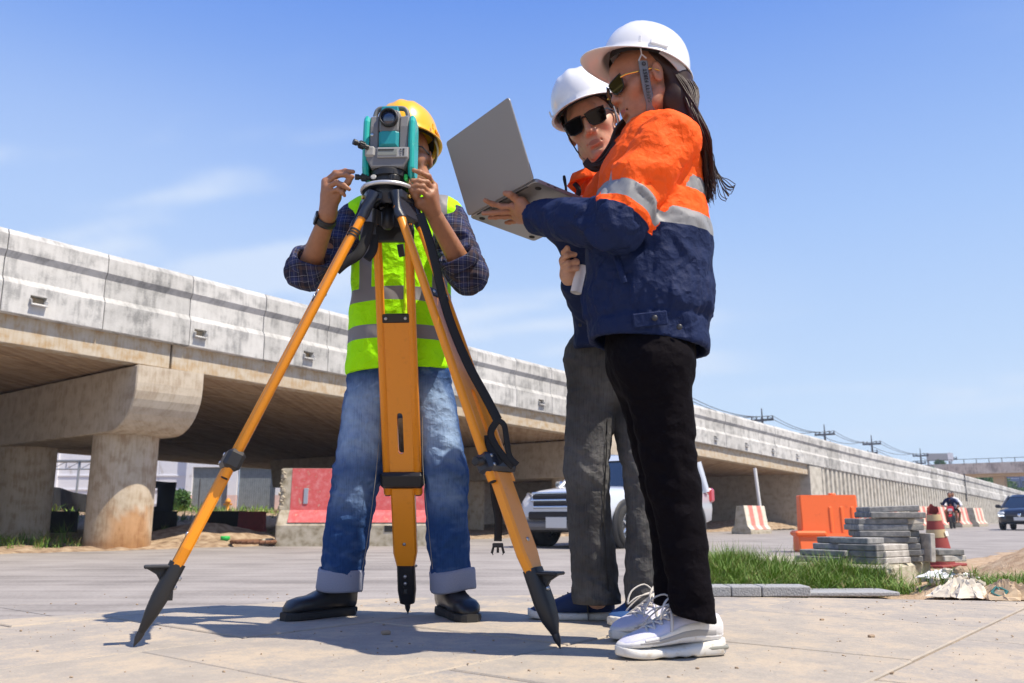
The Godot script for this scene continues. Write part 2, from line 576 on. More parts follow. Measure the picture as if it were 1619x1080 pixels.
	mat("hivis_orange", lin(1.0, 0.115, 0.012), 0.75, weave)
	mat("navy_cloth", lin(0.0085, 0.018, 0.066), 0.72, weave)
	mat("plaid", Color.WHITE, 0.9, {"tex": plaid(), "scale": 8.0, "bump": tfine, "depth": 0.04, "spec": 0.25, "sharp": 12.0})
	var pores := blend_noise(512, [[512, 512, 0.02, 4, 0.5], [512, 512, 0.25, 2, 0.4]], 1.0, 61)
	var skin := func(key: String, c: Color) -> void:
		mat(key, Color.WHITE, 0.5, {"tex": ramp(512, pores, [[0.1, c * 0.78], [0.5, c], [0.9, Color(c.r * 1.1, c.g * 1.08, c.b * 1.05)]]), "scale": 5.0, "bump": grey(512, pores), "depth": 0.05, "sss": 0.05})
	skin.call("skin_brown", lin(0.36, 0.165, 0.085))
	skin.call("skin_light", lin(0.60, 0.335, 0.225))
	skin.call("skin_tan", lin(0.37, 0.165, 0.095))
	mat("lips", lin(0.34, 0.09, 0.08), 0.4)
	mat("lips_pale", lin(0.42, 0.19, 0.14), 0.5)
	mat("nail", lin(0.6, 0.38, 0.3), 0.3)
	mat("hair_black", lin(0.012, 0.009, 0.008), 0.4, {"two": 1})
	mat("hair_brown", lin(0.036, 0.019, 0.0145), 0.42, {"two": 1, "spec": 0.35})
	mat("helmet_white", lin(0.78, 0.79, 0.81), 0.3, {"coat": 0.35, "two": 1})
	mat("helmet_yellow", lin(0.92, 0.47, 0.004), 0.32, {"coat": 0.35, "two": 1})
	mat("harness_grey", lin(0.42, 0.44, 0.48), 0.5)
	mat("harness_dark", lin(0.03, 0.03, 0.032), 0.7)
	mat("strap_grey", lin(0.15, 0.17, 0.2), 0.8, {"bump": tfine, "depth": 0.03, "scale": 12.0})
	mat("print_black", lin(0.008, 0.008, 0.009), 0.7)
	mat("webbing", lin(0.012, 0.012, 0.013), 0.8, {"bump": tfine, "depth": 0.05, "scale": 14.0})
	mat("shades", lin(0.006, 0.006, 0.007), 0.08, {"spec": 0.4})
	mat("shades_frame", lin(0.008, 0.008, 0.008), 0.35)
	mat("shades_blue", lin(0.01, 0.08, 0.5), 0.06, {"metal": 0.6})
	mat("shades_yellow", lin(0.16, 0.125, 0.03), 0.05, {"metal": 0.85})
	mat("leather", lin(0.012, 0.012, 0.013), 0.36, {"bump": tfine, "depth": 0.04, "scale": 9.0, "coat": 0.2})
	mat("boot_sole", lin(0.022, 0.021, 0.02), 0.75)
	mat("shoe_white", lin(0.70, 0.69, 0.68), 0.6, {"tex": ramp(512, broad, [[0.0, lin(0.75, 0.7, 0.62)], [0.4, lin(1, 1, 1)], [1.0, lin(1, 1, 1)]]), "scale": 6.0, "bump": tfine, "depth": 0.03})
	mat("shoe_lilac", lin(0.62, 0.62, 0.76), 0.8, {"bump": tfine, "depth": 0.08, "scale": 12.0})
	mat("shoe_panel", lin(0.36, 0.35, 0.345), 0.7)
	mat("shoe_sole", lin(0.68, 0.66, 0.61), 0.6, {"tex": ramp(512, broad, [[0.0, lin(0.7, 0.6, 0.45)], [0.45, lin(1, 1, 1)], [1.0, lin(1, 1, 1)]]), "scale": 5.0})
	mat("shoe_window", lin(0.28, 0.28, 0.24), 0.15)
	mat("shoe_blue", lin(0.02, 0.075, 0.235), 0.85, {"bump": tfine, "depth": 0.1, "scale": 10.0})
	mat("shoe_navy", lin(0.012, 0.03, 0.10), 0.85, {"bump": tfine, "depth": 0.1, "scale": 10.0})
	mat("lace", lin(0.6, 0.57, 0.53), 0.8)
	mat("paper", lin(0.76, 0.76, 0.78), 0.8)
	mat("gold", lin(0.8, 0.5, 0.12), 0.25, {"metal": 1.0})
	mat("pebble", lin(0.34, 0.25, 0.17), 0.9)


func plaid() -> ImageTexture:
	var s := 256
	var im := Image.create(s, s, false, Image.FORMAT_RGB8)
	var f := func(i: int) -> Array:   # dark blocks and thin pale lines; 0 base, 1 blue, 2 brown, 3 pale, 4 red
		var k := i % 128
		if k in [20, 21, 22] or k in [84, 85]:
			return [0.50, 3]
		if k in [52, 53]:
			return [0.22, 3]
		if k > 30 and k < 74:
			return [0.55, 1]
		if k > 96 and k < 118:
			return [0.5, 2]
		return [0.5, 0]
	var cols := [lin(0.022, 0.024, 0.045), lin(0.035, 0.045, 0.12), lin(0.075, 0.05, 0.05), lin(0.34, 0.34, 0.42), lin(0.25, 0.02, 0.02)]
	for y in s:
		var b: Array = f.call(y)
		for x in s:
			var a: Array = f.call(x)
			var c: Color = cols[a[1]].lerp(cols[b[1]], 0.5)
			if (x + y) % 4 < 2:
				c = c.lerp(cols[a[1]], 0.5)
			else:
				c = c.lerp(cols[b[1]], 0.5)
			im.set_pixel(x, y, c.linear_to_srgb())
	return ImageTexture.create_from_image(im)


func sky_picture() -> ImageTexture:
	var w := 1024
	var h := 512
	var n := FastNoiseLite.new()
	n.seed = 91
	n.frequency = 1.0
	n.fractal_octaves = 5
	var big := FastNoiseLite.new()
	big.seed = 77
	big.frequency = 0.35
	big.fractal_octaves = 2
	var data := PackedFloat32Array()
	data.resize(w * h * 3)
	var zen := lin(0.042, 0.119, 0.446)
	var high := lin(0.096, 0.223, 0.638)
	var mid := lin(0.300, 0.446, 0.738)
	var low := lin(0.462, 0.592, 0.769)
	var hor := lin(0.523, 0.631, 0.769)
	var at := 0
	for j in h:
		var el := PI / 2 - (j + 0.5) / h * PI
		var y := sin(el)
		var c: Color
		var e := rad_to_deg(el)
		if e < 0:
			c = lin(0.26, 0.24, 0.22)
		elif e < 6:
			c = hor.lerp(low, e / 6)
		elif e < 19:
			c = low.lerp(mid, (e - 6) / 13)
		elif e < 36:
			c = mid.lerp(high, (e - 19) / 17)
		else:
			c = high.lerp(zen, minf(1, (e - 36) / 44))
		for i in w:
			var o := c
			if e > 1.0:
				var az := (i + 0.5) / w * TAU - PI
				var dx := sin(az) * cos(el)
				var dz := -cos(az) * cos(el)
				var px := dx / (y + 0.12)
				var pz := dz / (y + 0.12)
				var a := big.get_noise_2d(px * 0.9 + 3.1, pz * 0.9 + 1.7)
				var veil := smoothstep(-0.1, 0.6, a) * 0.22
				var wisp := smoothstep(0.02, 0.55, n.get_noise_2d(px * 0.55 + pz * 0.35, (pz * 1.6 - px * 0.5) * 1.3)) * smoothstep(-0.15, 0.45, a)
				var k := clampf(veil + wisp * 0.8, 0, 0.75) * smoothstep(1.0, 9.0, e)
				o = o.lerp(lin(0.56, 0.64, 0.77), k)
			data[at] = o.r
			data[at + 1] = o.g
			data[at + 2] = o.b
			at += 3
	return ImageTexture.create_from_image(Image.create_from_data(w, h, false, Image.FORMAT_RGBF, data.to_byte_array()))


func _ready() -> void:
	rng.seed = 7
	var cam := Camera3D.new()
	cam.name = "camera"
	cam.position = Vector3(0, 0.335, 0)
	cam.rotation_degrees.x = 11.5546
	cam.fov = 43.603
	cam.near = 0.05
	cam.far = 900.0
	var lens := CameraAttributesPhysical.new()
	lens.frustum_focal_length = 30.0
	lens.frustum_focus_distance = 2.75
	lens.exposure_aperture = 6.3
	lens.exposure_multiplier = 1.0
	cam.attributes = lens
	cam.fov = 43.603
	add_child(cam)
	cam.current = true
	var env := Environment.new()
	env.background_mode = Environment.BG_SKY
	env.sky = Sky.new()
	var sm := PanoramaSkyMaterial.new()
	sm.panorama = sky_picture()
	env.sky.sky_material = sm
	env.tonemap_mode = Environment.TONE_MAPPER_LINEAR
	env.tonemap_exposure = 1.3
	env.sdfgi_enabled = true
	env.ssao_enabled = true
	env.ssil_enabled = true
	env.fog_enabled = true
	env.fog_density = 0.0007
	env.fog_light_color = Color(0.80, 0.87, 0.97)
	var we := WorldEnvironment.new()
	we.name = "world"
	we.environment = env
	add_child(we)
	var sun := DirectionalLight3D.new()
	sun.name = "sun"
	sun.light_energy = 1.6
	sun.light_color = Color(1.0, 0.955, 0.88)
	sun.light_angular_distance = 0.53
	sun.shadow_enabled = true
	add_child(sun)
	sun.look_at_from_position(Vector3.ZERO, -Vector3(0.470, 0.857, 0.215))
	build_materials()
	build_ground()
	build_flyover()
	build_background()
	build_roadside()
	build_vehicles()
	build_instrument()
	build_people()
	build_details()


# ---------------------------------------------------------------- ground
func verge_height(x: float, z: float) -> float:
	var v := x * V.x + z * V.z
	var d := -z
	var h := lerpf(-0.015, -0.235, smoothstep(4.6, 8.0, d + maxf(0, x - 2.5) * 0.25))
	h = lerpf(h, -0.275, smoothstep(2.55, 3.05, v))
	h = lerpf(-0.29, h, maxf(smoothstep(0.0, 0.35, x - 0.45 - (d - 3.8) * 0.30), smoothstep(3.9, 3.75, d)))
	h += 0.03 * terr.get_noise_2d(x * 0.9, z * 0.9) * smoothstep(3.6, 4.6, d) + 0.014 * terr.get_noise_2d(x * 4.0 + 9, z * 4.0)
	var pile := Vector2(x - 4.75, z + 7.25).length()
	h += 0.52 * pow(maxf(0.0, 1.0 - pile / 1.25), 1.3) + 0.05 * terr.get_noise_2d(x * 6.0, z * 6.0 + 40) * smoothstep(1.5, 0.5, pile)
	var p2 := Vector2(x - 2.02, z + 4.02).length()
	h += 0.085 * pow(maxf(0.0, 1.0 - p2 / 0.20), 1.0) + 0.06 * absf(terr.get_noise_2d(x * 22.0, z * 22.0)) * smoothstep(0.4, 0.1, p2)
	return h


var terr := FastNoiseLite.new()


func far_side_height(u: float, v: float) -> float:
	var h := lerpf(-0.30, -0.22, smoothstep(14.6, 15.3, v))
	h += 0.10 * smoothstep(15.3, 17.5, v) * (0.6 + 0.8 * terr.get_noise_2d(u * 0.35, v * 0.35 + 20))
	h += 0.35 * exp(-pow((u - 10.2) / 1.4, 2) - pow((v - 16.6) / 0.8, 2))
	h += 0.4 * exp(-pow((u - 37.0) / 3.0, 2) - pow((v - 16.5) / 1.5, 2))
	h += 0.75 * smoothstep(33.0, 40.0, v) + 0.06 * terr.get_noise_2d(u * 1.7, v * 1.7) + 0.05 * absf(terr.get_noise_2d(u * 5.0, v * 5.0))
	return h


func sheet(xs: Array, zs: Array, f: Callable, keep: Callable) -> SurfaceTool:
	var st := mb()
	st.set_smooth_group(0)
	for i in xs.size() - 1:
		for j in zs.size() - 1:
			if not keep.call((xs[i] + xs[i + 1]) / 2, (zs[j] + zs[j + 1]) / 2):
				continue
			var a: Vector3 = f.call(xs[i], zs[j])
			var b: Vector3 = f.call(xs[i + 1], zs[j])
			var c: Vector3 = f.call(xs[i + 1], zs[j + 1])
			var d: Vector3 = f.call(xs[i], zs[j + 1])
			var up := (b - a).cross(c - a).y > 0.0
			for p in ([a, c, b, a, d, c] if up else [a, b, c, a, c, d]):
				st.add_vertex(p)
	return st


func steps(a: float, b: float, s: float) -> Array:
	var o := []
	var n := int(ceil((b - a) / s))
	for i in n + 1:
		o.append(a + (b - a) * i / n)
	return o


func blade_clump(n: int, h: float, spread: float, wide: float, lean: float, dry := 0.1) -> ArrayMesh:
	var st := mb()
	st.set_smooth_group(-1)
	for i in n:
		var a := rng.randf() * TAU
		var base := Vector3(cos(a), 0, sin(a)) * spread * sqrt(rng.randf())
		var b := rng.randf() * TAU
		var dir := Vector3(cos(b), 0, sin(b))
		var side := Vector3(-dir.z, 0, dir.x) * wide * rng.randf_range(0.7, 1.3)
		var hh := h * rng.randf_range(0.35, 1.25)
		var ln := lean * hh * rng.randf_range(0.3, 1.4)
		var g := Color(0.075, 0.17, 0.018).lerp(Color(0.20, 0.30, 0.04), rng.randf())
		if rng.randf() < dry:
			g = Color(0.3, 0.24, 0.1)
		var p0 := base
		var p1 := base + Vector3(0, hh * 0.55, 0) + dir * ln * 0.3
		var p2 := base + Vector3(0, hh * 0.9, 0) + dir * ln
		st.set_color(g)
		for p in [p0 - side, p0 + side, p1 + side * 0.8, p0 - side, p1 + side * 0.8, p1 - side * 0.8, p1 - side * 0.8, p1 + side * 0.8, p2]:
			st.add_vertex(p)
	st.generate_normals()
	return st.commit()


func scatter(called: String, mesh: Mesh, material: Material, spots: Array, label: String, category: String) -> void:
	var mm := MultiMesh.new()
	mm.transform_format = MultiMesh.TRANSFORM_3D
	mm.mesh = mesh
	mm.instance_count = spots.size()
	for i in spots.size():
		mm.set_instance_transform(i, spots[i])
	var o := MultiMeshInstance3D.new()
	o.name = numbered(called)
	o.multimesh = mm
	o.material_override = material
	add_child(o)
	tag(o, label, category)
	stuff(o)


func build_ground() -> void:
	terr.seed = 11
	terr.frequency = 1.0
	terr.fractal_octaves = 3
	var st := mb()
	var g := PackedVector3Array()
	q4(g, Vector3(-800, -0.32, 60), Vector3(800, -0.32, 60), Vector3(800, -0.32, -800), Vector3(-800, -0.32, -800))
	for i in range(0, 6):
		st.set_smooth_group(-1)
		st.add_vertex(g[[0, 2, 1, 3, 5, 4][i]])
	struct("ground", st, M.dirt)
	# the road: concrete slabs with open joints
	var road := Node3D.new()
	road.name = "road"
	road.set_meta("kind", "structure")
	add_child(road)
	var b := mb()
	var t := PackedVector3Array()
	q4(t, W(-70, -0.262, 2.7), W(420, -0.262, 2.7), W(420, -0.262, 15.1), W(-70, -0.262, 15.1))
	var upq := (t[1] - t[0]).cross(t[2] - t[0]).y > 0
	b.set_smooth_group(-1)
	for i in range(0, 6, 3):
		for k in ([0, 2, 1] if upq else [0, 1, 2]):
			b.add_vertex(t[i + k])
	part("road_base", b, M.gravel_grey, road)
	var lanes := [2.75, 6.35, 10.1, 15.05]
	for li in 3:
		var u := -34.0
		var k := 0
		while u < 130.0:
			var l := 5.2 if u < 60 else 20.0
			var s := mb()
			var cx := u + l / 2
			var w: float = lanes[li + 1] - lanes[li]
			box(s, Vector3(l - 0.014, 0.012, w - 0.014), Transform3D(Basis(U, Vector3.UP, V), W(cx, ROAD - 0.006, (lanes[li] + lanes[li + 1]) / 2)), 0.003)
			part("road_slab", s, M.road, road)
			u += l
			k += 1
		var s2 := mb()
		box(s2, Vector3(280, 0.012, lanes[li + 1] - lanes[li] - 0.014), Transform3D(Basis(U, Vector3.UP, V), W(u + 140, ROAD - 0.006, (lanes[li] + lanes[li + 1]) / 2)), 0.003)
		part("road_slab", s2, M.road, road)
	# the pavement the people stand on
	var edge := [-6.15, 2.73, -1.70, -2.93, -1.3, -3.27, -0.9, -3.55, -0.3, -3.79, 0.25, -3.87, 0.87, -3.81, 2.0, -3.58, 3.2, -3.25, 5.2, -2.6, 6.4, 2.9]
	var poly := v2(edge)
	var pave := Node3D.new()
	pave.name = "pavement"
	pave.set_meta("kind", "structure")
	add_child(pave)
	var flat := Transform3D(Basis(Vector3.RIGHT, Vector3(0, 0, 1), Vector3(0, -1, 0)), Vector3.ZERO)
	var pb := mb()
	prism(pb, poly, 0.27, flat.translated(Vector3(0, -0.145, 0)))
	part("pavement_base", pb, M.sand, pave)
	var size := 0.78
	var du := Vector2(U.x, U.z)
	var dv := Vector2(V.x, V.z)
	for i in range(-9, 10):
		for j in range(-7, 8):
			var c := du * (i * size + (0.31 if j % 2 else 0.0)) + dv * (j * size + 0.22)
			var sq := PackedVector2Array()
			var e := size / 2 - 0.0035
			var jit := rng.randf_range(-0.004, 0.004)
			for k in [[-1, -1], [1, -1], [1, 1], [-1, 1]]:
				sq.append(c + du * k[0] * e + dv * (k[1] * e + jit))
			for piece in Geometry2D.intersect_polygons(sq, poly):
				var cent := Vector2.ZERO
				for p in piece:
					cent += p
				cent /= piece.size()
				if cent.y > 0.6:
					continue
				var s := mb()
				prism(s, piece, 0.05, flat.translated(Vector3(0, -0.025 + rng.randf_range(-0.0025, 0.0015), 0)), 0.0035)
				part("paving_slab", s, M["slab%d" % [0, 0, 1, 2][rng.randi() % 4]], pave)
	# verge with grass, rubble and the sand heap
	var shrunk: PackedVector2Array = Geometry2D.offset_polygon(poly, -0.25)[0]
	var keep := func(x: float, z: float) -> bool:
		return x * V.x + z * V.z < 3.15 and not Geometry2D.is_point_in_polygon(Vector2(x, z), shrunk) and x > 0.45 + (-z - 3.8) * 0.30
	struct("verge_ground", sheet(steps(0.6, 16.0, 0.1), steps(-16.0, -2.4, 0.1), func(x: float, z: float) -> Vector3: return Vector3(x, verge_height(x, z), z), keep), M.sand)
	# ground under and beyond the bridge
	struct("ground_under_bridge", sheet(steps(-20, 40, 0.2) + steps(40, 150, 4.0).slice(1), steps(14.6, 20.0, 0.16) + steps(20.0, 60.0, 0.8).slice(1), func(u: float, v: float) -> Vector3: return W(u, far_side_height(u, v), v), func(_a: float, _b: float) -> bool: return true), M.dirt)


# ---------------------------------------------------------------- the flyover
func deck_top(u: float) -> float:   # height of the parapet's top
	if u > 100:
		return 2.47 - (u - 100) * 0.016
	return 4.87 - 0.019 * u - 0.00005 * u * u - 0.11 * exp(-pow((u - 47.0) / 14.0, 2))


const VF := 14.2      # the parapet's outer face
const PANEL := 1.59
const PH := 1.34


func panel_mesh(hole: float) -> SurfaceTool:   # local x along, y up, z out; hole: centre along or -1
	var st := mb()
	var prof := [[0.0, 0.012], [0.012, 0.0], [0.48, 0.0], [0.575, -0.062], [0.885, -0.062], [0.99, 0.0], [1.245, -0.004], [1.325, -0.05], [1.34, -0.075]]
	var l := PANEL - 0.016
	var hx0 := hole - 0.125
	var hx1 := hole + 0.125
	var hy0 := 0.19
	var hy1 := 0.345
	for i in prof.size() - 1:
		var y0: float = prof[i][0]
		var y1: float = prof[i + 1][0]
		var z0: float = prof[i][1] * -1.0 if i == 0 else prof[i][1]
		var z1: float = prof[i + 1][1]
		var t := PackedVector3Array()
		if hole > 0 and i == 1:
			for r in [[0.0, hx0, y0, y1], [hx1, l, y0, y1], [hx0, hx1, y0, hy0], [hx0, hx1, hy1, y1]]:
				q4(t, Vector3(r[0], r[2], 0), Vector3(r[0], r[3], 0), Vector3(r[1], r[3], 0), Vector3(r[1], r[2], 0))
			var dz := -0.16
			q4(t, Vector3(hx0, hy0, dz), Vector3(hx0, hy1, dz), Vector3(hx1, hy1, dz), Vector3(hx1, hy0, dz))
			q4(t, Vector3(hx0, hy1, dz), Vector3(hx0, hy1, 0), Vector3(hx1, hy1, 0), Vector3(hx1, hy1, dz))
			q4(t, Vector3(hx0, hy0, 0), Vector3(hx0, hy0, dz), Vector3(hx1, hy0, dz), Vector3(hx1, hy0, 0))
			q4(t, Vector3(hx0, hy0, 0), Vector3(hx0, hy1, 0), Vector3(hx0, hy1, dz), Vector3(hx0, hy0, dz))
			q4(t, Vector3(hx1, hy0, dz), Vector3(hx1, hy1, dz), Vector3(hx1, hy1, 0), Vector3(hx1, hy0, 0))
		else:
			q4(t, Vector3(0, y0, z0), Vector3(0, y1, z1), Vector3(l, y1, z1), Vector3(l, y0, z0))
		emit(st, t, -1, false)
	# ends, top, back and underside
	var t2 := PackedVector3Array()
	for i in prof.size() - 1:
		var a := Vector3(0, prof[i][0], prof[i][1] if i else -0.012)
		var b := Vector3(0, prof[i + 1][0], prof[i + 1][1])
		var ab := Vector3(0, prof[i][0], -0.2)
		var bb := Vector3(0, prof[i + 1][0], -0.2)
		q4(t2, ab, bb, b, a)
		var o := Vector3(l, 0, 0)
		q4(t2, a + o, b + o, bb + o, ab + o)
	q4(t2, Vector3(0, PH, -0.075), Vector3(0, PH, -0.2), Vector3(l, PH, -0.2), Vector3(l, PH, -0.075))
	q4(t2, Vector3(l, 0, -0.2), Vector3(l, PH, -0.2), Vector3(0, PH, -0.2), Vector3(0, 0, -0.2))
	q4(t2, Vector3(0, 0, -0.2), Vector3(0, 0, -0.012), Vector3(l, 0, -0.012), Vector3(l, 0, -0.2))
	emit(st, t2, -1, false)
	return st


func column(st: SurfaceTool, at: Vector3, top: float, stained: bool) -> void:
	var ys := steps(-0.5, top, 0.09)
	var n := 48
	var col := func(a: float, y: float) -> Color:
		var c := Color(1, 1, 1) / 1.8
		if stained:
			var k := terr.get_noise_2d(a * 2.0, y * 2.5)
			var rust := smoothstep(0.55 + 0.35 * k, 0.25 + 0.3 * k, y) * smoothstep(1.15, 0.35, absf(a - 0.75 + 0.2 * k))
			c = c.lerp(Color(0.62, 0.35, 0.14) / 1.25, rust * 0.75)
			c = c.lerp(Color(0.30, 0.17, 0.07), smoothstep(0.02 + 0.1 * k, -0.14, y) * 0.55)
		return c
	st.set_smooth_group(1)
	for i in ys.size() - 1:
		for j in n:
			var q := []
			for e in [[j, i], [j + 1, i], [j + 1, i + 1], [j, i + 1]]:
				q.append([TAU * (e[0] % n) / n, ys[e[1]]])
			for k in [0, 1, 2, 0, 2, 3]:
				var a: float = q[k][0]
				st.set_color(col.call(wrapf(a, -PI, PI), q[k][1]))
				st.add_vertex(at + Vector3(0.57 * cos(a), q[k][1], 0.57 * sin(a)))


func build_flyover() -> void:
	var f := thing("flyover", "long concrete road flyover with panelled parapet, sloping down to the right behind the people", "flyover")
	var drains := [5.48, 8.15, 10.79, 13.43, 18.74, 21.4, 24.1, 29.47, 32.15, 34.8, 37.47]
	var plain := panel_mesh(-1)
	plain.generate_normals()
	var plain_mesh := plain.commit()
	var tones := ["panel", "panel_dull", "panel", "panel_pale", "panel", "panel_pale", "panel_dull", "panel_pale"]
	var u := 4.95 - PANEL * 26
	var k := 0
	while u < 150.0:
		var y0 := deck_top(u) - PH
		var y1 := deck_top(u + PANEL) - PH
		var dir := (W(PANEL, y1 - y0, 0)).normalized()
		var hole := -1.0
		for d in drains:
			if d >= u and d < u + PANEL:
				hole = clampf(d - u, 0.2, PANEL - 0.22)
		var m: Mesh = plain_mesh
		if hole > 0:
			var hm := panel_mesh(hole)
			hm.generate_normals()
			m = hm.commit()
		var tone: String = tones[rng.randi() % tones.size()]
		if absf(u - 4.95) < 0.1:
			tone = "panel_dull"
		if u > 4.95 and u < 20:
			tone = ["panel", "panel_pale", "panel", "panel_pale", "panel"][k % 5]
		var p := part("parapet_panel", m, M[tone], f)
		var bas := Basis(dir, Vector3.UP, -V)
		p.transform = Transform3D(bas, W(u + 0.008, y0, VF) - V * rng.randf_range(0.0, 0.012))
		if hole > 0:
			var s := mb()
			at_box(s, Vector3(hole, 0.20, 0.03), Vector3(0.25, 0.022, 0.11), Vector3(0.35, 0, 0), 0.004)
			at_box(s, Vector3(hole - 0.115, 0.24, 0.0), Vector3(0.022, 0.10, 0.10), Vector3(0.35, 0, 0.25), 0.004)
			at_box(s, Vector3(hole + 0.115, 0.24, 0.0), Vector3(0.022, 0.10, 0.10), Vector3(0.35, 0, -0.25), 0.004)
			part("drain_spout", s, M.panel_pale, p)
		u += PANEL
		k += 1
	# decks, one span after another
	var spans := [[-24.0, 7.86], [7.90, 22.18], [22.22, 39.0]]
	for s in spans:
		var ya := deck_top(s[0]) - 1.79
		var yb := deck_top(s[1]) - 1.79
		var dir := W(s[1] - s[0], yb - ya, 0)
		var l := dir.length()
		var bas := Basis(dir.normalized(), Vector3.UP, V)
		var mid := W((s[0] + s[1]) / 2, (ya + yb) / 2, 0)
		var e := mb()
		box(e, Vector3(l, 0.8, 0.30), Transform3D(bas, mid + V * (VF + 0.13 + 0.15) + Vector3(0, 0.40, 0)), 0.012)
		part("edge_beam", e, M.fascia, f)
		var v := VF + 0.45
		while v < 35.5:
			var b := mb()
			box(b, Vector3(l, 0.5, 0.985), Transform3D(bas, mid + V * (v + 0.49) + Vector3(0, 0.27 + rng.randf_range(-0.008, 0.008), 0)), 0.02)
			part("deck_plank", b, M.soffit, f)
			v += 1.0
		var rd := mb()
		box(rd, Vector3(l, 0.25, 21.0), Transform3D(bas, mid + V * (VF + 10.8) + Vector3(0, 0.66, 0)))
		part("deck_slab", rd, M.pier, f)
	for pu in [7.88, 22.2]:
		var yt := deck_top(pu) - 1.80
		var prof := PackedVector2Array([Vector2(VF + 0.06, yt), Vector2(VF + 0.06, yt - 0.30)])
		for i in 9:
			var a := PI / 2 * (i + 1) / 9
			prof.append(Vector2(VF + 0.06 + 0.83 * (1 - cos(a)), yt - 0.30 - 0.83 * sin(a)))
		var far_end := 35.4 if pu < 10 else 30.6
		prof.append(Vector2(far_end - 0.3, yt - 1.13))
		prof.append(Vector2(far_end, yt))
		var c := mb()
		prism(c, prof, 1.28, Transform3D(Basis(V, Vector3.UP, U * (1.0 if V.cross(Vector3.UP).dot(U) > 0 else -1.0)), U * pu), 0.02)
		var cap := part("pier_cap", c, M.pier, f)
		for cv in ([15.7, 20.0, 24.6, 29.2, 33.6] if pu < 10 else [15.7, 20.0, 24.6, 28.6]):
			var col := mb()
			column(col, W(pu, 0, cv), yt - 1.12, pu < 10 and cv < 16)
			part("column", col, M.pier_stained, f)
		var pad := mb()
		for cv in [14.9, 16.4, 19.4]:
			box(pad, Vector3(1.1, 0.035, 0.5), Transform3D(Basis(U, Vector3.UP, V), W(pu, yt + 0.012, cv)))
		part("bearing_pad", pad, M.rubber, cap)
	# rust stains at the foot of the near column and drip marks: iron-red wash with a shape of its own
	# abutment
	var ab := mb()
	box(ab, Vector3(0.8, 4.0, 22.0), Transform3D(Basis(U, Vector3.UP, V), W(39.4, 0.35, VF + 11.1)), 0.02)
	part("abutment_wall", ab, M.pier, f)
	var ab2 := mb()
	box(ab2, Vector3(1.5, 3.9, 0.5), Transform3D(Basis(U, Vector3.UP, V), W(39.75, deck_top(39.7) - PH - 1.95, VF + 0.28)), 0.015)
	part("abutment_end", ab2, M.wall, f)
	# ribbed retaining wall under the ramp
	u = 40.52
	while u < 150.0:
		var w := 0.60
		var y := deck_top(u + w / 2) - PH + 0.05
		if y < -0.2:
			break
		var s := mb()
		var ring := v2([0.0, -0.1, w, -0.1, w, 0.02, w * 0.82, 0.05, w * 0.74, 0.15, w * 0.26, 0.15, w * 0.18, 0.05, 0.0, 0.02])
		var hh := y + 0.6
		prism(s, ring, hh, Transform3D(Basis(U, -V, Vector3.UP), W(u, y - hh / 2, VF + 0.2)))
		part("wall_rib", s, M.wall, f)
		u += w
	var fill := mb()
	var t := PackedVector3Array()
	var us := steps(40.4, 150, 8)
	for i in us.size() - 1:
		var a: float = us[i]
		var b: float = us[i + 1]
		q4(t, W(a, deck_top(a) - 1.0, VF + 0.15), W(b, deck_top(b) - 1.0, VF + 0.15), W(b, deck_top(b) - 1.0, 35.5), W(a, deck_top(a) - 1.0, 35.5))
	fill.set_smooth_group(-1)
	for i in range(0, t.size(), 3):
		for kk in [0, 2, 1]:
			fill.add_vertex(t[i + kk])
	part("ramp_deck", fill, M.pier, f)
	var post := mb()
	at_box(post, W(70.0, deck_top(70) - 0.9, VF - 0.02), Vector3(0.07, 2.0, 0.07))
	part("joint_cover", post, M.pole_dark, f)


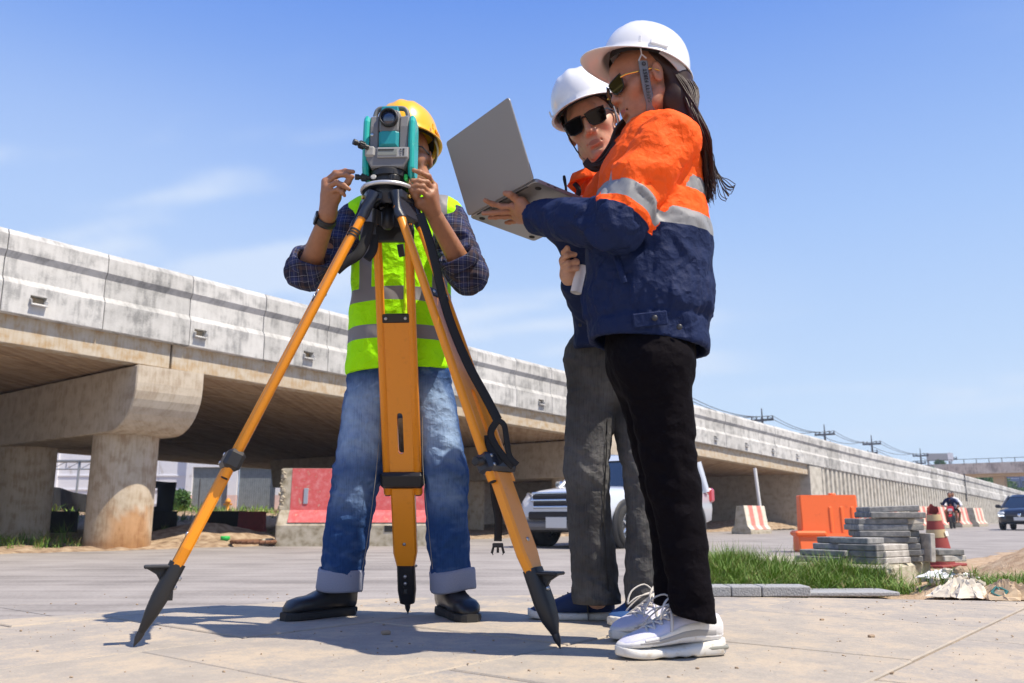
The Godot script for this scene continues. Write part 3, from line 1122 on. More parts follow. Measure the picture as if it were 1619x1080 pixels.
# ---------------------------------------------------------------- beyond the bridge
func leafy(called: String, label: String, category: String, at: Vector3, h: float, r: float, k: int, trunk := true) -> void:
	var o := thing(called, label, category, at)
	if trunk:
		var st := mb()
		tube(st, [Vector3(0, -0.3, 0), Vector3(0.1, h * 0.3, 0), Vector3(-0.05, h * 0.62, 0.1)], [h * 0.035, h * 0.028, h * 0.012], 8)
		for i in 5:
			var a := TAU * i / 5 + 0.4
			tube(st, [Vector3(0.05, h * (0.3 + 0.05 * i), 0), Vector3(cos(a) * r * 0.55, h * (0.55 + 0.06 * i), sin(a) * r * 0.55)], [h * 0.014, h * 0.005], 6)
		part("trunk", st, M.bark, o)
	var leaf := mb()
	leaf.set_smooth_group(-1)
	var s := r * 0.085
	for i in 5:
		var b := Basis.from_euler(Vector3(rng.randf() * TAU, rng.randf() * TAU, rng.randf() * TAU))
		var c := Vector3(rng.randf_range(-1, 1), rng.randf_range(-1, 1), rng.randf_range(-1, 1)) * s * 1.2
		for p in [Vector3(-s, 0, 0), Vector3(0, 0, s * 0.5), Vector3(s, 0, 0), Vector3(-s, 0, 0), Vector3(s, 0, 0), Vector3(0, 0, -s * 0.5)]:
			leaf.add_vertex(c + b * p)
	leaf.generate_normals()
	var lobes := []
	for i in 9:
		var a := rng.randf() * TAU
		lobes.append([Vector3(cos(a) * r * rng.randf_range(0.1, 0.62), h * rng.randf_range(0.5, 0.86), sin(a) * r * rng.randf_range(0.1, 0.62)), r * rng.randf_range(0.3, 0.5)])
	if not trunk:
		for l in lobes:
			l[0].y = h * rng.randf_range(0.25, 0.7)
	var mm := MultiMesh.new()
	mm.transform_format = MultiMesh.TRANSFORM_3D
	mm.mesh = leaf.commit()
	mm.instance_count = 1500
	for i in 1500:
		var l: Array = lobes[rng.randi() % lobes.size()]
		var d := Vector3(rng.randfn(), rng.randfn(), rng.randfn()).normalized() * pow(rng.randf(), 0.5)
		mm.set_instance_transform(i, Transform3D(Basis.from_euler(Vector3(rng.randf() * 6, rng.randf() * 6, 0)), l[0] + d * l[1] * Vector3(1, 0.8, 1)))
	var c := MultiMeshInstance3D.new()
	c.name = "crown"
	c.multimesh = mm
	c.material_override = M["leaf%d" % k]
	o.add_child(c)
	stuff(c)


func build_background() -> void:
	# shop house with two roller shutters, seen under the deck
	var zf := -47.0
	var h := thing("shop_house", "white and pink shop house with two grey roller shutters beyond the bridge", "house", Vector3(-15.2, 0.2, zf))
	var wall := func(x0: float, x1: float, y0: float, y1: float, m: Material, called := "wall", d := 0.3) -> MeshInstance3D:
		var s := mb()
		at_box(s, Vector3((x0 + x1) / 2, (y0 + y1) / 2, -d / 2), Vector3(x1 - x0, y1 - y0, d))
		return part(called, s, m, h)
	for seg in [[-2.55, -2.2], [-0.25, 0.25], [2.35, 6.5]]:
		wall.call(seg[0], seg[1], 0.0, 1.25, M.house_pink)
		wall.call(seg[0], seg[1], 1.25, 2.75, M.house_white)
	wall.call(-2.55, 6.5, 2.75, 7.0, M.house_white)
	for cx in [-1.22, 1.3]:
		var sh := Node3D.new()
		sh.name = "shutter"
		h.add_child(sh, true)
		for i in 17:
			var s := mb()
			at_box(s, Vector3(cx - 0.93 + i * 0.116, 1.6, -0.16), Vector3(0.1, 2.3, 0.03), Vector3.ZERO, 0.008)
			part("slat", s, M.shutter, sh)
		var back := mb()
		at_box(back, Vector3(cx, 1.6, -0.22), Vector3(2.0, 2.4, 0.02))
		part("shutter_back", back, M.shutter, sh)
	var st := mb()
	at_box(st, Vector3(2.0, 0.35, 0.5), Vector3(9.4, 0.16, 1.3), Vector3.ZERO, 0.01)
	part("step", st, M.tan_concrete, h)
	# white compound wall with bands
	var w := thing("compound_wall", "long white plastered wall with raised bands behind the first pier", "wall", Vector3(-22.4, 0.0, -47.4))
	for i in 5:
		var s := mb()
		at_box(s, Vector3(-3.6 + i * 1.9, 2.4, 0), Vector3(1.88, 5.6, 0.25), Vector3.ZERO, 0.01)
		part("wall_panel", s, M.house_white, w)
	for y in [1.0, 1.75, 2.5]:
		var s := mb()
		at_box(s, Vector3(0.2, y, 0.14), Vector3(9.4, 0.07, 0.06))
		part("band", s, M.house_white, w)
	for x in [-2.6, 1.2]:
		var s := mb()
		at_box(s, Vector3(x, 2.2, 0.17), Vector3(0.28, 5.0, 0.1))
		part("pilaster", s, M.house_white, w)
	# older building with arches and terracotta trim above it
	var ob := thing("arched_building", "building with a row of small arches and terracotta trim above the white wall", "building", Vector3(-27.5, 0, -56))
	var s0 := mb()
	at_box(s0, Vector3(0, 2.8, -2), Vector3(12, 7.5, 4))
	part("wall", s0, M.house_white, ob)
	for i in 6:
		var a := PackedVector2Array()
		a.append_array(v2([-0.32, 0, 0.32, 0, 0.32, 0.5]))
		for k in 6:
			a.append(Vector2(0.32 * cos(PI * (k + 1) / 7.0), 0.5 + 0.32 * sin(PI * (k + 1) / 7.0)))
		a.append(Vector2(-0.32, 0.5))
		var s := mb()
		prism(s, a, 0.06, Transform3D(Basis(), Vector3(-3.2 + i * 0.8, 3.15, 0.02)))
		part("arch_window", s, M.car_glass, ob)
	for x in [1.7, 4.4]:
		var s := mb()
		at_box(s, Vector3(x, 3.4, 0.06), Vector3(0.6, 2.6, 0.14))
		part("trim", s, M.terracotta, ob)
	# metal shelter
	var sh := thing("shelter", "open metal shelter with a flat roof on trusses behind the first pier", "shelter", Vector3(-21.2, 0.1, -40))
	var r := mb()
	at_box(r, Vector3(0, 2.80, -1.2), Vector3(5.4, 0.07, 3.2), Vector3(0.04, 0, 0))
	part("roof", r, M.galvanised, sh)
	var tr := mb()
	tube(tr, [Vector3(-2.6, 2.35, 0.3), Vector3(2.6, 2.35, 0.3)], 0.035, 6)
	tube(tr, [Vector3(-2.6, 2.7, 0.3), Vector3(2.6, 2.7, 0.3)], 0.035, 6)
	for i in 8:
		var x := -2.6 + i * 0.65
		tube(tr, [Vector3(x, 2.35, 0.3), Vector3(x, 2.7, 0.3)], 0.022, 5)
		tube(tr, [Vector3(x, 2.35, 0.3), Vector3(x + 0.65, 2.7, 0.3)], 0.018, 5)
	part("truss", tr, M.galvanised, sh)
	for x in [-1.5, 1.25]:
		var s := mb()
		tube(s, [Vector3(x, -0.4, 0.3), Vector3(x, 2.72, 0.3)], 0.055, 8)
		part("post", s, M.galvanised, sh)
	# black shade nets
	for n in [[Vector3(-20.2, 0.85, -38), 4.6, 1.15, "black shade net hung low between the two piers"], [Vector3(-15.9, 0.95, -37.2), 2.9, 1.35, "torn black shade net sagging beside the shop house"]]:
		var xs := steps(-n[1] / 2, n[1] / 2, 0.2)
		var ys := steps(0, 1, 0.1)
		var torn: bool = n[1] < 3.0
		var hh: float = n[2]
		var f := func(x: float, y: float) -> Vector3:
			var top := hh * 0.5 + 0.16 * cos(x * 1.9) + (0.2 * x if torn else 0.0)
			return Vector3(x, lerpf(-hh * 0.5, top, y), 0.12 * sin(x * 5.0 + y * 3.0) + 0.1 * sin(x * 2.1))
		var keep := func(x: float, y: float) -> bool:
			return not torn or not (Vector2(x * 0.8 - 0.1, (y - 0.5) * 1.5).length() < 0.42 and x < 0.65)
		var s := mb()
		s.set_smooth_group(0)
		for i in xs.size() - 1:
			for j in ys.size() - 1:
				if keep.call(xs[i], ys[j]):
					for p in [[0, 0], [0, 1], [1, 1], [0, 0], [1, 1], [1, 0]]:
						s.add_vertex(f.call(xs[i + p[0]], ys[j + p[1]]))
		var net := single("shade_net", s, M.net, n[3], "shade net")
		net.position = n[0]
	# barriers in the shade of the deck
	var bl := [[Vector3(-13.6, 0, -26.4), 0.7, "black box shaped barrier in the shade left of the near column"], [Vector3(-10.55, 0, -26.2), 0.8, "black box shaped barrier standing just right of the near column"], [Vector3(-8.55, 0, -26), 1.1, "black sheeted barrier beside the dull red water barrier"]]
	for b in bl:
		var s := mb()
		prism(s, v2([-0.28, 0, 0.28, 0, 0.22, 0.78, -0.22, 0.78]), b[1], Transform3D(Basis(Vector3.UP, PI / 2), Vector3.ZERO), 0.02)
		var o := single("barrier", s, M.old_black, b[2], "barrier")
		o.position = b[0] + Vector3(0, -0.3, 0)
	var rb := thing("water_barrier", "faded dull red plastic water barrier far under the bridge", "barrier", Vector3(-7.45, -0.22, -25))
	water_barrier(rb, 0.75, 0.68, M.dull_red_plastic)
	# hydrant and post before the shutters
	var hy := thing("hydrant", "small yellow hydrant in front of the shutters", "hydrant", Vector3(-14.55, 0.55, -44.5))
	hy.scale = Vector3.ONE * 0.75
	var s1 := mb()
	lathe(s1, [[0.16, 0], [0.16, 0.1], [0.11, 0.12], [0.13, 0.6], [0.2, 0.63], [0.2, 0.7], [0.12, 0.85], [0, 0.93]], Transform3D(), 14)
	part("barrel", s1, M.hydrant_yellow, hy)
	s1 = mb()
	tube(s1, [Vector3(-0.28, 0.5, 0), Vector3(0.28, 0.5, 0)], 0.07, 8)
	part("outlet", s1, M.hydrant_yellow, hy)
	s1 = mb()
	tube(s1, [Vector3(0, 0, 0), Vector3(0, 1.6, 0)], 0.03, 6)
	var po := single("post", s1, M.pole_dark, "thin dark post between the two shutters", "post")
	po.position = Vector3(-15.15, 0.5, -42)
	leafy("bush", "dense green bush at the corner of the shop house", "bush", Vector3(-16.6, 0.15, -43), 1.6, 1.0, 1, false)
	# power poles far behind the flyover, wires between them
	var tops := []
	for p in [[Vector3(27.6, 0, -94), 12.0, "first, nearest"], [Vector3(40.6, 0, -111), 12.0, "second"], [Vector3(52.9, 0, -126), 12.0, "third"], [Vector3(71.8, 0, -151), 12.0, "fourth"], [Vector3(84.5, 0, -166), 12.4, "fifth, farthest"]]:
		var o := thing("power_pole", "concrete power pole with cross arm behind the flyover, the %s from the left" % p[2], "power pole", p[0], -0.68, "power poles behind the flyover")
		var s := mb()
		tube(s, [Vector3(0, -0.5, 0), Vector3(0, p[1] - 1.0, 0)], [0.2, 0.13], 6)
		tube(s, [Vector3(0, p[1] - 1.1, 0), Vector3(0, p[1], 0)], [0.09, 0.06], 6)
		part("mast", s, M.pole_dark, o)
		for y in [p[1] - 1.3, p[1] - 2.6]:
			s = mb()
			at_box(s, Vector3(0, y, 0), Vector3(2.6 if y > p[1] - 2 else 1.5, 0.24, 0.16))
			part("cross_arm", s, M.pole_dark, o)
			for x in [-1.2, -0.65, 0.65, 1.2]:
				if absf(x) < 1.0 or y > p[1] - 2:
					s = mb()
					lathe(s, [[0.07, 0.07], [0.1, 0.12], [0.07, 0.2], [0.1, 0.26], [0.05, 0.42], [0, 0.44]], Transform3D(Basis(), Vector3(x, y, 0)), 8)
					part("insulator", s, M.pole_dark, o)
		tops.append([o.transform * Vector3(-1.2, p[1] - 0.88, 0), o.transform * Vector3(1.2, p[1] - 0.88, 0), o.transform * Vector3(0.65, p[1] - 0.88, 0), o.transform * Vector3(0.6, p[1] - 2.2, 0)])
	var names := ["first and second", "second and third", "third and fourth", "fourth and fifth"]
	var before := []
	for q in tops[0]:
		before.append(q + (q - tops[1][tops[0].find(q)]))
	tops.push_front(before)
	names.push_front("frame's edge and first")
	for i in tops.size() - 1:
		for k in 4:
			var pts := []
			for j in 13:
				var x := j / 12.0
				pts.append(tops[i][k].lerp(tops[i + 1][k], x) - Vector3(0, 3.2 * x * (1 - x), 0))
			var s := mb()
			tube(s, pts, 0.035, 4)
			single("power_line", s, M.wire, "thin power line behind the flyover between the %s poles, %s of four" % [names[i], ["outermost", "second", "third", "lowest"][k]], "power line", "power lines")
	# an old concrete overpass crossing far away
	var ov := thing("overpass", "distant tan concrete overpass crossing at the right edge", "overpass", Vector3(53.5, 0, -112.4), 0.0)
	var dirx := -V
	var ob2 := Basis(dirx, Vector3.UP, dirx.cross(Vector3.UP))
	var s2 := mb()
	box(s2, Vector3(56, 1.3, 4.5), Transform3D(ob2, dirx * 26 + Vector3(0, 6.1, 0)))
	part("deck", s2, M.far_concrete, ov)
	s2 = mb()
	box(s2, Vector3(56, 0.35, 3.0), Transform3D(ob2, dirx * 26 + Vector3(0, 5.3, 0)))
	part("girder", s2, M.tan_concrete, ov)
	for x in [4.8, 8.9, 24.0, 40.0]:
		s2 = mb()
		box(s2, Vector3(1.2 if x > 8 else 0.3, 6.2, 1.6 if x > 8 else 0.3), Transform3D(ob2, dirx * x + Vector3(0, 2.2, -0.2)))
		part("pier", s2, M.tan_concrete, ov)
	s2 = mb()
	box(s2, Vector3(56, 0.06, 0.06), Transform3D(ob2, dirx * 26 + Vector3(0, 7.3, 2.1)))
	for i in 40:
		box(s2, Vector3(0.07, 0.6, 0.07), Transform3D(ob2, dirx * (i * 1.4 - 1.6) + Vector3(0, 7.0, 2.1)))
	part("railing", s2, M.pole_dark, ov)
	s2 = mb()
	box(s2, Vector3(1.9, 0.95, 0.1), Transform3D(Basis(Vector3.UP, 0.4), Vector3.ZERO), 0.02)
	var sg := thing("road_sign", "small dark green road sign hung on the left end of the overpass", "road sign", Vector3(53.0, 6.0, -109.2))
	part("sign_face", s2, M.sign_green, sg)
	s2 = mb()
	for y in [0.42, -0.42]:
		box(s2, Vector3(2.0, 0.08, 0.14), Transform3D(Basis(Vector3.UP, 0.4), Vector3(0, y, -0.04)))
	part("sign_frame", s2, M.galvanised, sg)
	for x in [-0.6, 0.6]:
		s2 = mb()
		at_box(s2, Vector3(x, 0.1, -1.2), Vector3(0.1, 0.1, 2.4))
		part("bracket", s2, M.pole_dark, sg)
	var bb := thing("billboard", "grey back of a large billboard rising behind the overpass", "billboard", Vector3(74.6, 0, -150), -0.2)
	s2 = mb()
	at_box(s2, Vector3(-0.4, 10.4, 0), Vector3(3.4, 1.3, 0.2))
	part("panel", s2, M.billboard, bb)
	s2 = mb()
	at_box(s2, Vector3(1.75, 10.4, 0.02), Vector3(0.9, 1.4, 0.2))
	part("panel_end", s2, M.house_white, bb)
	for x in [-1.8, 0.0, 1.6]:
		s2 = mb()
		tube(s2, [Vector3(x, -0.3, -0.25), Vector3(x, 10.8, -0.25)], 0.16, 6)
		part("leg", s2, M.galvanised, bb)
	var dk := thing("office_block", "dark blue glassy building at the far right edge", "building", Vector3(96, 0, -162))
	for i in 4:
		s2 = mb()
		at_box(s2, Vector3(-3.4 + i * 2.3, 3.2 + (0.6 if i % 2 else 0.0), 0), Vector3(2.2, 8.0, 5), Vector3.ZERO, 0.05)
		part("facade", s2, M.far_blue, dk)
		for y in [3.0, 4.6, 6.2]:
			s2 = mb()
			at_box(s2, Vector3(-3.4 + i * 2.3, y, 2.52), Vector3(1.7, 0.9, 0.05))
			part("window", s2, M.car_glass, dk)
	var wt := mb()
	lathe(wt, [[1.0, -0.3], [1.0, 8.2], [0.0, 8.6]], Transform3D(), 16)
	var wtower := single("silo", wt, M.house_white, "slim white silo beside the dark blue building", "silo")
	wtower.position = Vector3(86.8, 0, -158)
	leafy("roadside_tree", "rounded tree crown just above the flyover's far parapet", "tree", Vector3(67.6, -0.5, -135), 10.6, 1.7, 1)
	leafy("roadside_tree", "green tree under the overpass left of its pier", "tree", Vector3(66.5, -0.3, -124), 6.8, 3.0, 1)
	leafy("roadside_tree", "dark tree under the overpass beside the thin post", "tree", Vector3(73.5, -0.3, -130), 7.0, 3.2, 0)
	leafy("roadside_tree", "low tree in front of the dark blue building", "tree", Vector3(88, -0.3, -150), 5.2, 3.0, 0)


func water_barrier(o: Node3D, l: float, h: float, m: Material) -> void:
	var s := mb()
	prism(s, v2([-0.19 * h / 0.9, 0.3 * h, 0.19 * h / 0.9, 0.3 * h, 0.115 * h / 0.9, h, -0.115 * h / 0.9, h]), l, Transform3D(Basis(Vector3.UP, PI / 2), Vector3.ZERO), 0.015)
	part("shell", s, m, o)
	s = mb()
	prism(s, v2([-0.27 * h / 0.9, 0, 0.27 * h / 0.9, 0, 0.20 * h / 0.9, 0.31 * h, -0.20 * h / 0.9, 0.31 * h]), l * 1.04, Transform3D(Basis(Vector3.UP, PI / 2), Vector3.ZERO), 0.015)
	part("base", s, m, o)


# ---------------------------------------------------------------- barriers, pavers, cone, rubble
const JERSEY := [-0.31, 0.0, 0.31, 0.0, 0.31, 0.10, 0.20, 0.24, 0.115, 0.82, -0.115, 0.82, -0.20, 0.24, -0.31, 0.10]


func jersey(label: String, u: float, v: float, l: float, bands: int, first_red: bool, sc := 1.0, turn := 0.0) -> void:
	var o := thing("concrete_barrier", label, "barrier", W(u, ROAD, v), 0.0, "striped concrete barriers along the road")
	o.basis = Basis(U, Vector3.UP, U.cross(Vector3.UP)).rotated(Vector3.UP, turn)
	var pts := v2(JERSEY)
	for i in pts.size():
		pts[i] *= sc
	var s := mb()
	prism(s, pts, l, Transform3D(Basis(Vector3.FORWARD, Vector3.UP, Vector3.RIGHT), Vector3.ZERO), 0.012)
	part("core", s, M.weathered, o)
	# painted stripes are a skin 4 mm proud, on the sloping faces only
	var w := l / bands
	for i in bands:
		var st := mb()
		var x0 := -l / 2 + i * w + (0.006 if i == 0 else 0.0)
		var x1 := -l / 2 + (i + 1) * w - (0.006 if i == bands - 1 else 0.0)
		var prof := [Vector2(-0.305, 0.13), Vector2(-0.205, 0.247), Vector2(-0.121, 0.815), Vector2(-0.115, 0.825), Vector2(0.115, 0.825), Vector2(0.121, 0.815), Vector2(0.205, 0.247), Vector2(0.305, 0.13)]
		var rings := []
		for x in [x0, x1]:
			var ring := PackedVector3Array()
			for p in prof:
				ring.append(Vector3(x, p.y * sc + 0.003, p.x * sc))
			rings.append(ring)
		st.set_smooth_group(-1)
		var t := PackedVector3Array()
		for j in prof.size() - 1:
			q4(t, rings[0][j], rings[1][j], rings[1][j + 1], rings[0][j + 1])
		emit(st, t, -1)
		part("painted_band", st, M.salmon_paint if (i % 2 == 0) == first_red else M.white_paint, o)


func build_roadside() -> void:
	jersey("striped concrete barrier in front of the abutment, beside the leaning white pole", 28.05, 12.35, 1.7, 5, false, 1.12)
	jersey("striped concrete barrier half hidden behind the orange water barrier", 36.9, 11.5, 1.6, 5, true, 1.1)
	jersey("striped concrete barrier behind the stack of grey tiles", 38.9, 10.9, 1.8, 5, false, 1.05)
	jersey("striped concrete barrier just left of the motorcycle", 44.2, 11.0, 2.2, 5, true, 1.25)
	jersey("striped concrete barrier directly behind the motorcycle riders", 47.6, 10.9, 2.2, 5, true, 1.25)
	jersey("striped concrete barrier behind the dark sedan's mirror", 51.5, 10.9, 2.4, 5, true, 1.25)
	jersey("striped concrete barrier mostly behind the dark sedan", 55.6, 10.9, 2.4, 5, false, 1.25)
	# the big one behind the surveyor
	var o := thing("median_barrier", "tall red and white concrete barrier with broken edges behind the surveyor", "barrier", Vector3(-2.95, -0.27, -17.75), 0.05)
	var prof := v2([-0.42, 0, 0.42, 0, 0.42, 0.42, 0.20, 0.72, 0.13, 1.56, -0.13, 1.56, -0.20, 0.72, -0.42, 0.42])
	var s := mb()
	prism(s, prof, 3.5, Transform3D(Basis(Vector3(0, 0, -1), Vector3.UP, Vector3.RIGHT), Vector3.ZERO), 0.03)
	part("core", s, M.weathered, o)
	var x := -1.52
	for b in [[1.15, M.red_paint], [0.42, M.white_paint], [1.22, M.red_paint], [0.34, M.white_paint]]:
		var st := mb()
		var t := PackedVector3Array()
		var pr := [Vector2(0.405, 0.48), Vector2(0.208, 0.723), Vector2(0.138, 1.555)]
		for j in 2:
			q4(t, Vector3(x, pr[j].y, pr[j].x), Vector3(x, pr[j + 1].y, pr[j + 1].x), Vector3(x + b[0], pr[j + 1].y, pr[j + 1].x), Vector3(x + b[0], pr[j].y, pr[j].x))
		emit(st, t, -1, false)
		part("painted_panel", st, b[1], o)
		x += b[0]
	s = mb()
	at_box(s, Vector3(-1.22, 1.0, 0.19), Vector3(0.09, 0.32, 0.03), Vector3(-0.08, 0, 0), 0.008)
	part("lifting_slot", s, M.galvanised, o)
	s = mb()
	for i in 16:
		at_box(s, Vector3(-1.72 + rng.randf_range(-0.03, 0.05), 0.5 + i * 0.068, 0.2 - i * 0.004), Vector3(0.06, 0.09, 0.07) * rng.randf_range(0.5, 1.2), Vector3(rng.randf(), rng.randf(), rng.randf()) * 2, 0.01)
	part("broken_edge", s, M.weathered, o)
	s = mb()
	at_box(s, Vector3(0.55, 0.36, 0.42), Vector3(0.3, 0.12, 0.02))
	part("drain_slot", s, M.old_black, o)
	# leaning white pole
	s = mb()
	tube(s, [Vector3(0, 0, 0), Vector3(-0.13, 1.75, 0)], 0.06, 10)
	var pole := single("pole", s, M.pole_white, "plain white pole leaning slightly in front of the shaded abutment", "pole")
	pole.position = Vector3(8.75, 0.25, -30.6)
	s = mb()
	tube(s, [Vector3(0, 0, 0), Vector3(0.02, 1.1, 0)], 0.02, 6)
	var rod := single("rod", s, M.rust, "thin upright steel rod by the ribbed wall above the tile stack", "steel rod")
	rod.position = W(41.0, -0.3, 13.3)
	# bits in the dirt by the near column
	s = mb()
	lathe(s, [[0.10, 0.0], [0.15, 0.02], [0.155, 0.12], [0.13, 0.14], [0.12, 0.12], [0.11, 0.04], [0, 0.03]], Transform3D(), 20)
	var ring := single("plastic_ring", s, M.green_plastic, "small bright green plastic ring lying on the dirt", "plastic ring")
	ring.scale = Vector3.ONE * 0.6
	ring.position = Vector3(-5.72, far_side_height(10.0, 15.47) + 0.0, -17.47)
	s = mb()
	for k in 24:
		var a := TAU * k / 24
		var a2 := TAU * (k + 1) / 24
		tube(s, [Vector3(cos(a) * 0.42, 0.04, sin(a) * 0.42), Vector3(cos(a2) * 0.42, 0.04, sin(a2) * 0.42)], 0.04, 6, false)
	var rr := single("iron_ring", s, M.rust, "rusty iron ring lying flat left of the tall red barrier", "iron ring")
	rr.position = Vector3(-5.08, -0.2, -17.25)
	for st in [[Vector3(-7.15, -0.2, -16.9), 0.16, "pale stone block on the kerb right of the near column"], [Vector3(-6.5, -0.22, -17.0), 0.08, "small white stone in the dirt beside the green ring"], [Vector3(-4.9, -0.2, -17.6), 0.12, "brown stone beside the iron ring"]]:
		s = mb()
		at_box(s, Vector3(0, st[1] * 0.3, 0), Vector3(st[1] * 2.2, st[1], st[1] * 1.4), Vector3(0, 0.3, 0.05), st[1] * 0.3)
		var q := single("stone", s, M.block, st[2], "stone")
		q.position = st[0]
	# orange water-filled barrier
	var ob := thing("water_barrier", "bright orange plastic water barrier behind the stacked tiles", "barrier", Vector3(5.28, ROAD, -14.6), -0.12)
	s = mb()
	var pr2 := v2([-0.21, 0.30, 0.21, 0.30, 0.135, 0.93, -0.135, 0.93])
	prism(s, pr2, 0.92, Transform3D(Basis(Vector3.UP, PI / 2), Vector3.ZERO), 0.02)
	part("shell", s, M.orange_plastic, ob)
	s = mb()
	prism(s, v2([-0.30, 0, 0.30, 0, 0.23, 0.31, -0.23, 0.31]), 1.0, Transform3D(Basis(Vector3.UP, PI / 2), Vector3(-0.03, 0, 0)), 0.02)
	part("base", s, M.orange_plastic, ob)
	s = mb()
	at_box(s, Vector3(-0.33, 0.30, 0.02), Vector3(0.5, 0.09, 0.52), Vector3.ZERO, 0.03)
	part("collar", s, M.orange_plastic, ob)
	for gx in [0.02, 0.2, 0.37]:
		s = mb()
		at_box(s, Vector3(gx, 0.52, 0.185), Vector3(0.055, 0.44, 0.03), Vector3(-0.12, 0, 0), 0.012)
		part("rib", s, M.orange_plastic, ob)
	s = mb()
	lathe(s, [[0.06, 0], [0.06, 0.03], [0, 0.035]], Transform3D(Basis(), Vector3(0.1, 0.93, 0)), 14)
	part("filler_cap", s, M.orange_plastic, ob)
	# cone
	var c := thing("traffic_cone", "faded dark red traffic cone with dirty pale bands and a broken tip", "traffic cone", Vector3(4.96, -0.235, -10.2), 0.4)
	c.rotation.z = 0.06
	s = mb()
	box(s, Vector3(0.40, 0.03, 0.40), Transform3D(Basis(), Vector3(0, 0.015, 0)), 0.008)
	part("foot", s, M.cone_red, c)
	var rad := func(y: float) -> float: return lerpf(0.165, 0.05, y / 0.72)
	var cuts := [0.03, 0.33, 0.42, 0.52, 0.59]
	for i in 4:
		s = mb()
		var e := 0.003 if i % 2 else 0.0
		lathe(s, [[rad.call(cuts[i]) + e, cuts[i]], [rad.call(cuts[i + 1]) + e, cuts[i + 1]]], Transform3D(), 28)
		part("band" if i % 2 else "shell", s, M.cone_band if i % 2 else M.cone_red, c)
	s = mb()
	var tip := PackedVector3Array()
	for k in 28:
		var a := TAU * k / 28
		var a2 := TAU * (k + 1) / 28
		var yt := func(q: float) -> float: return 0.64 + 0.06 * sin(q + 2.4) + 0.012 * sin(q * 5)
		q4(tip, Vector3(rad.call(0.59) * cos(a), 0.59, rad.call(0.59) * sin(a)), Vector3(rad.call(0.59) * cos(a2), 0.59, rad.call(0.59) * sin(a2)), Vector3(0.06 * cos(a2), yt.call(a2), 0.06 * sin(a2)), Vector3(0.06 * cos(a), yt.call(a), 0.06 * sin(a)))
	emit(s, tip, 3, false)
	part("broken_tip", s, M.cone_red, c)
	s = mb()
	at_box(s, Vector3(0.04, 0.37, 0.112), Vector3(0.07, 0.055, 0.004), Vector3(-0.16, 0.3, 0), 0.001)
	part("reflective_patch", s, M.cone_band_new, c)
	# concrete block with its tiles
	var corner := Vector3(1.865, -0.09, -4.33)
	var bl := thing("concrete_block", "low sandy concrete block under the stacked tiles", "concrete block", corner)
	s = mb()
	box(s, Vector3(0.74, 0.19, 0.95), Transform3D(Basis(U, Vector3.UP, V), U * 0.37 + V * 0.475 + Vector3(0, 0.09, 0)), 0.014)
	part("body", s, M.block, bl)
	s = mb()
	for i in 14:
		at_box(s, Vector3(0, 0.02 + 0.012 * i, 0) + V * rng.randf_range(0, 0.06) + U * rng.randf_range(-0.002, 0.03), Vector3(0.035, 0.025, 0.035) * rng.randf_range(0.5, 1.3), Vector3(rng.randf(), rng.randf(), rng.randf()) * 3, 0.006)
	part("chipped_edge", s, M.block, bl)
	var top := corner.y + 0.186
	var tile := mb()
	box(tile, Vector3(0.26, 0.031, 0.26), Transform3D(), 0.004)
	tile.generate_normals()
	var tm := tile.commit()
	var half := mb()
	box(half, Vector3(0.15, 0.031, 0.22), Transform3D(), 0.004)
	half.generate_normals()
	var hm := half.commit()
	var order := ["lowest", "second", "third", "fourth", "fifth", "sixth", "seventh", "eighth", "topmost"]
	var offs := [0.02, 0.015, 0.02, -0.005, -0.03, -0.04, -0.035, 0.02, 0.03]
	for i in 9:
		var t := single("concrete_tile", tm, M["tile%d" % [1, 0, 1, 0, 1, 2, 1, 1, 2][i]], "square grey concrete tile, %s of nine in the tall stack on the block" % order[i], "concrete tile", "stacked concrete tiles")
		t.position = Vector3(2.03 + offs[i], top + 0.0165 + i * 0.0325, -4.775 + rng.randf_range(-0.015, 0.015))
		t.rotation.y = -0.10 + rng.randf_range(-0.06, 0.06)
		t.rotation.z = [0, 0, 0, 0, 0, 0, 0.01, -0.012, 0.035][i]
	var order2 := ["lowest", "second", "third", "topmost"]
	for i in 4:   # in front, left
		var t := single("concrete_tile", hm, M["tile0" if i != 3 else "tile2"], "small grey tile, %s of the front pile left of the tall stack" % order2[i], "concrete tile", "stacked concrete tiles")
		t.position = Vector3(1.83 - (0.02 if i == 3 else 0.0), top + 0.0165 + i * 0.0325, -4.55 - (0.05 if i == 3 else 0.0))
		t.rotation.y = 0.62
		if i < 3:
			var p := single("concrete_tile", hm, M.tile_pale, "pale tile beside the dark ones, %s of the front pile" % order2[i], "concrete tile", "stacked concrete tiles")
			p.position = Vector3(1.935, top + 0.0165 + i * 0.0325, -4.56 - 0.008 * i)
			p.rotation.y = 0.62 + PI / 2 + rng.randf_range(-0.05, 0.05)
	for i in 4:   # behind, left
		var t := single("concrete_tile", tm if i < 2 else hm, M["tile%d" % (i % 3)], "grey tile in the rear pile at the left end of the block, %s" % ["lowest", "second", "third", "topmost"][i], "concrete tile", "stacked concrete tiles")
		t.position = Vector3(1.70 + 0.025 * i, top + 0.0165 + i * 0.0325, -4.70)
		t.rotation.y = 0.66 + 0.05 * sin(i * 2.0)
	for i in 5:   # behind the tall stack, right
		var t := single("concrete_tile", hm, M.tile_pale if i % 2 else M.tile1, "small tile showing at the right of the tall stack, %s layer" % ["lowest", "second", "third", "fourth", "fifth"][i], "concrete tile", "stacked concrete tiles")
		t.position = Vector3(2.135 + 0.012 * sin(i * 1.9), top + 0.0165 + (i if i < 2 else i + 3) * 0.0325, -4.80)
		t.rotation.y = 0.2 + 0.1 * sin(i * 3.0)
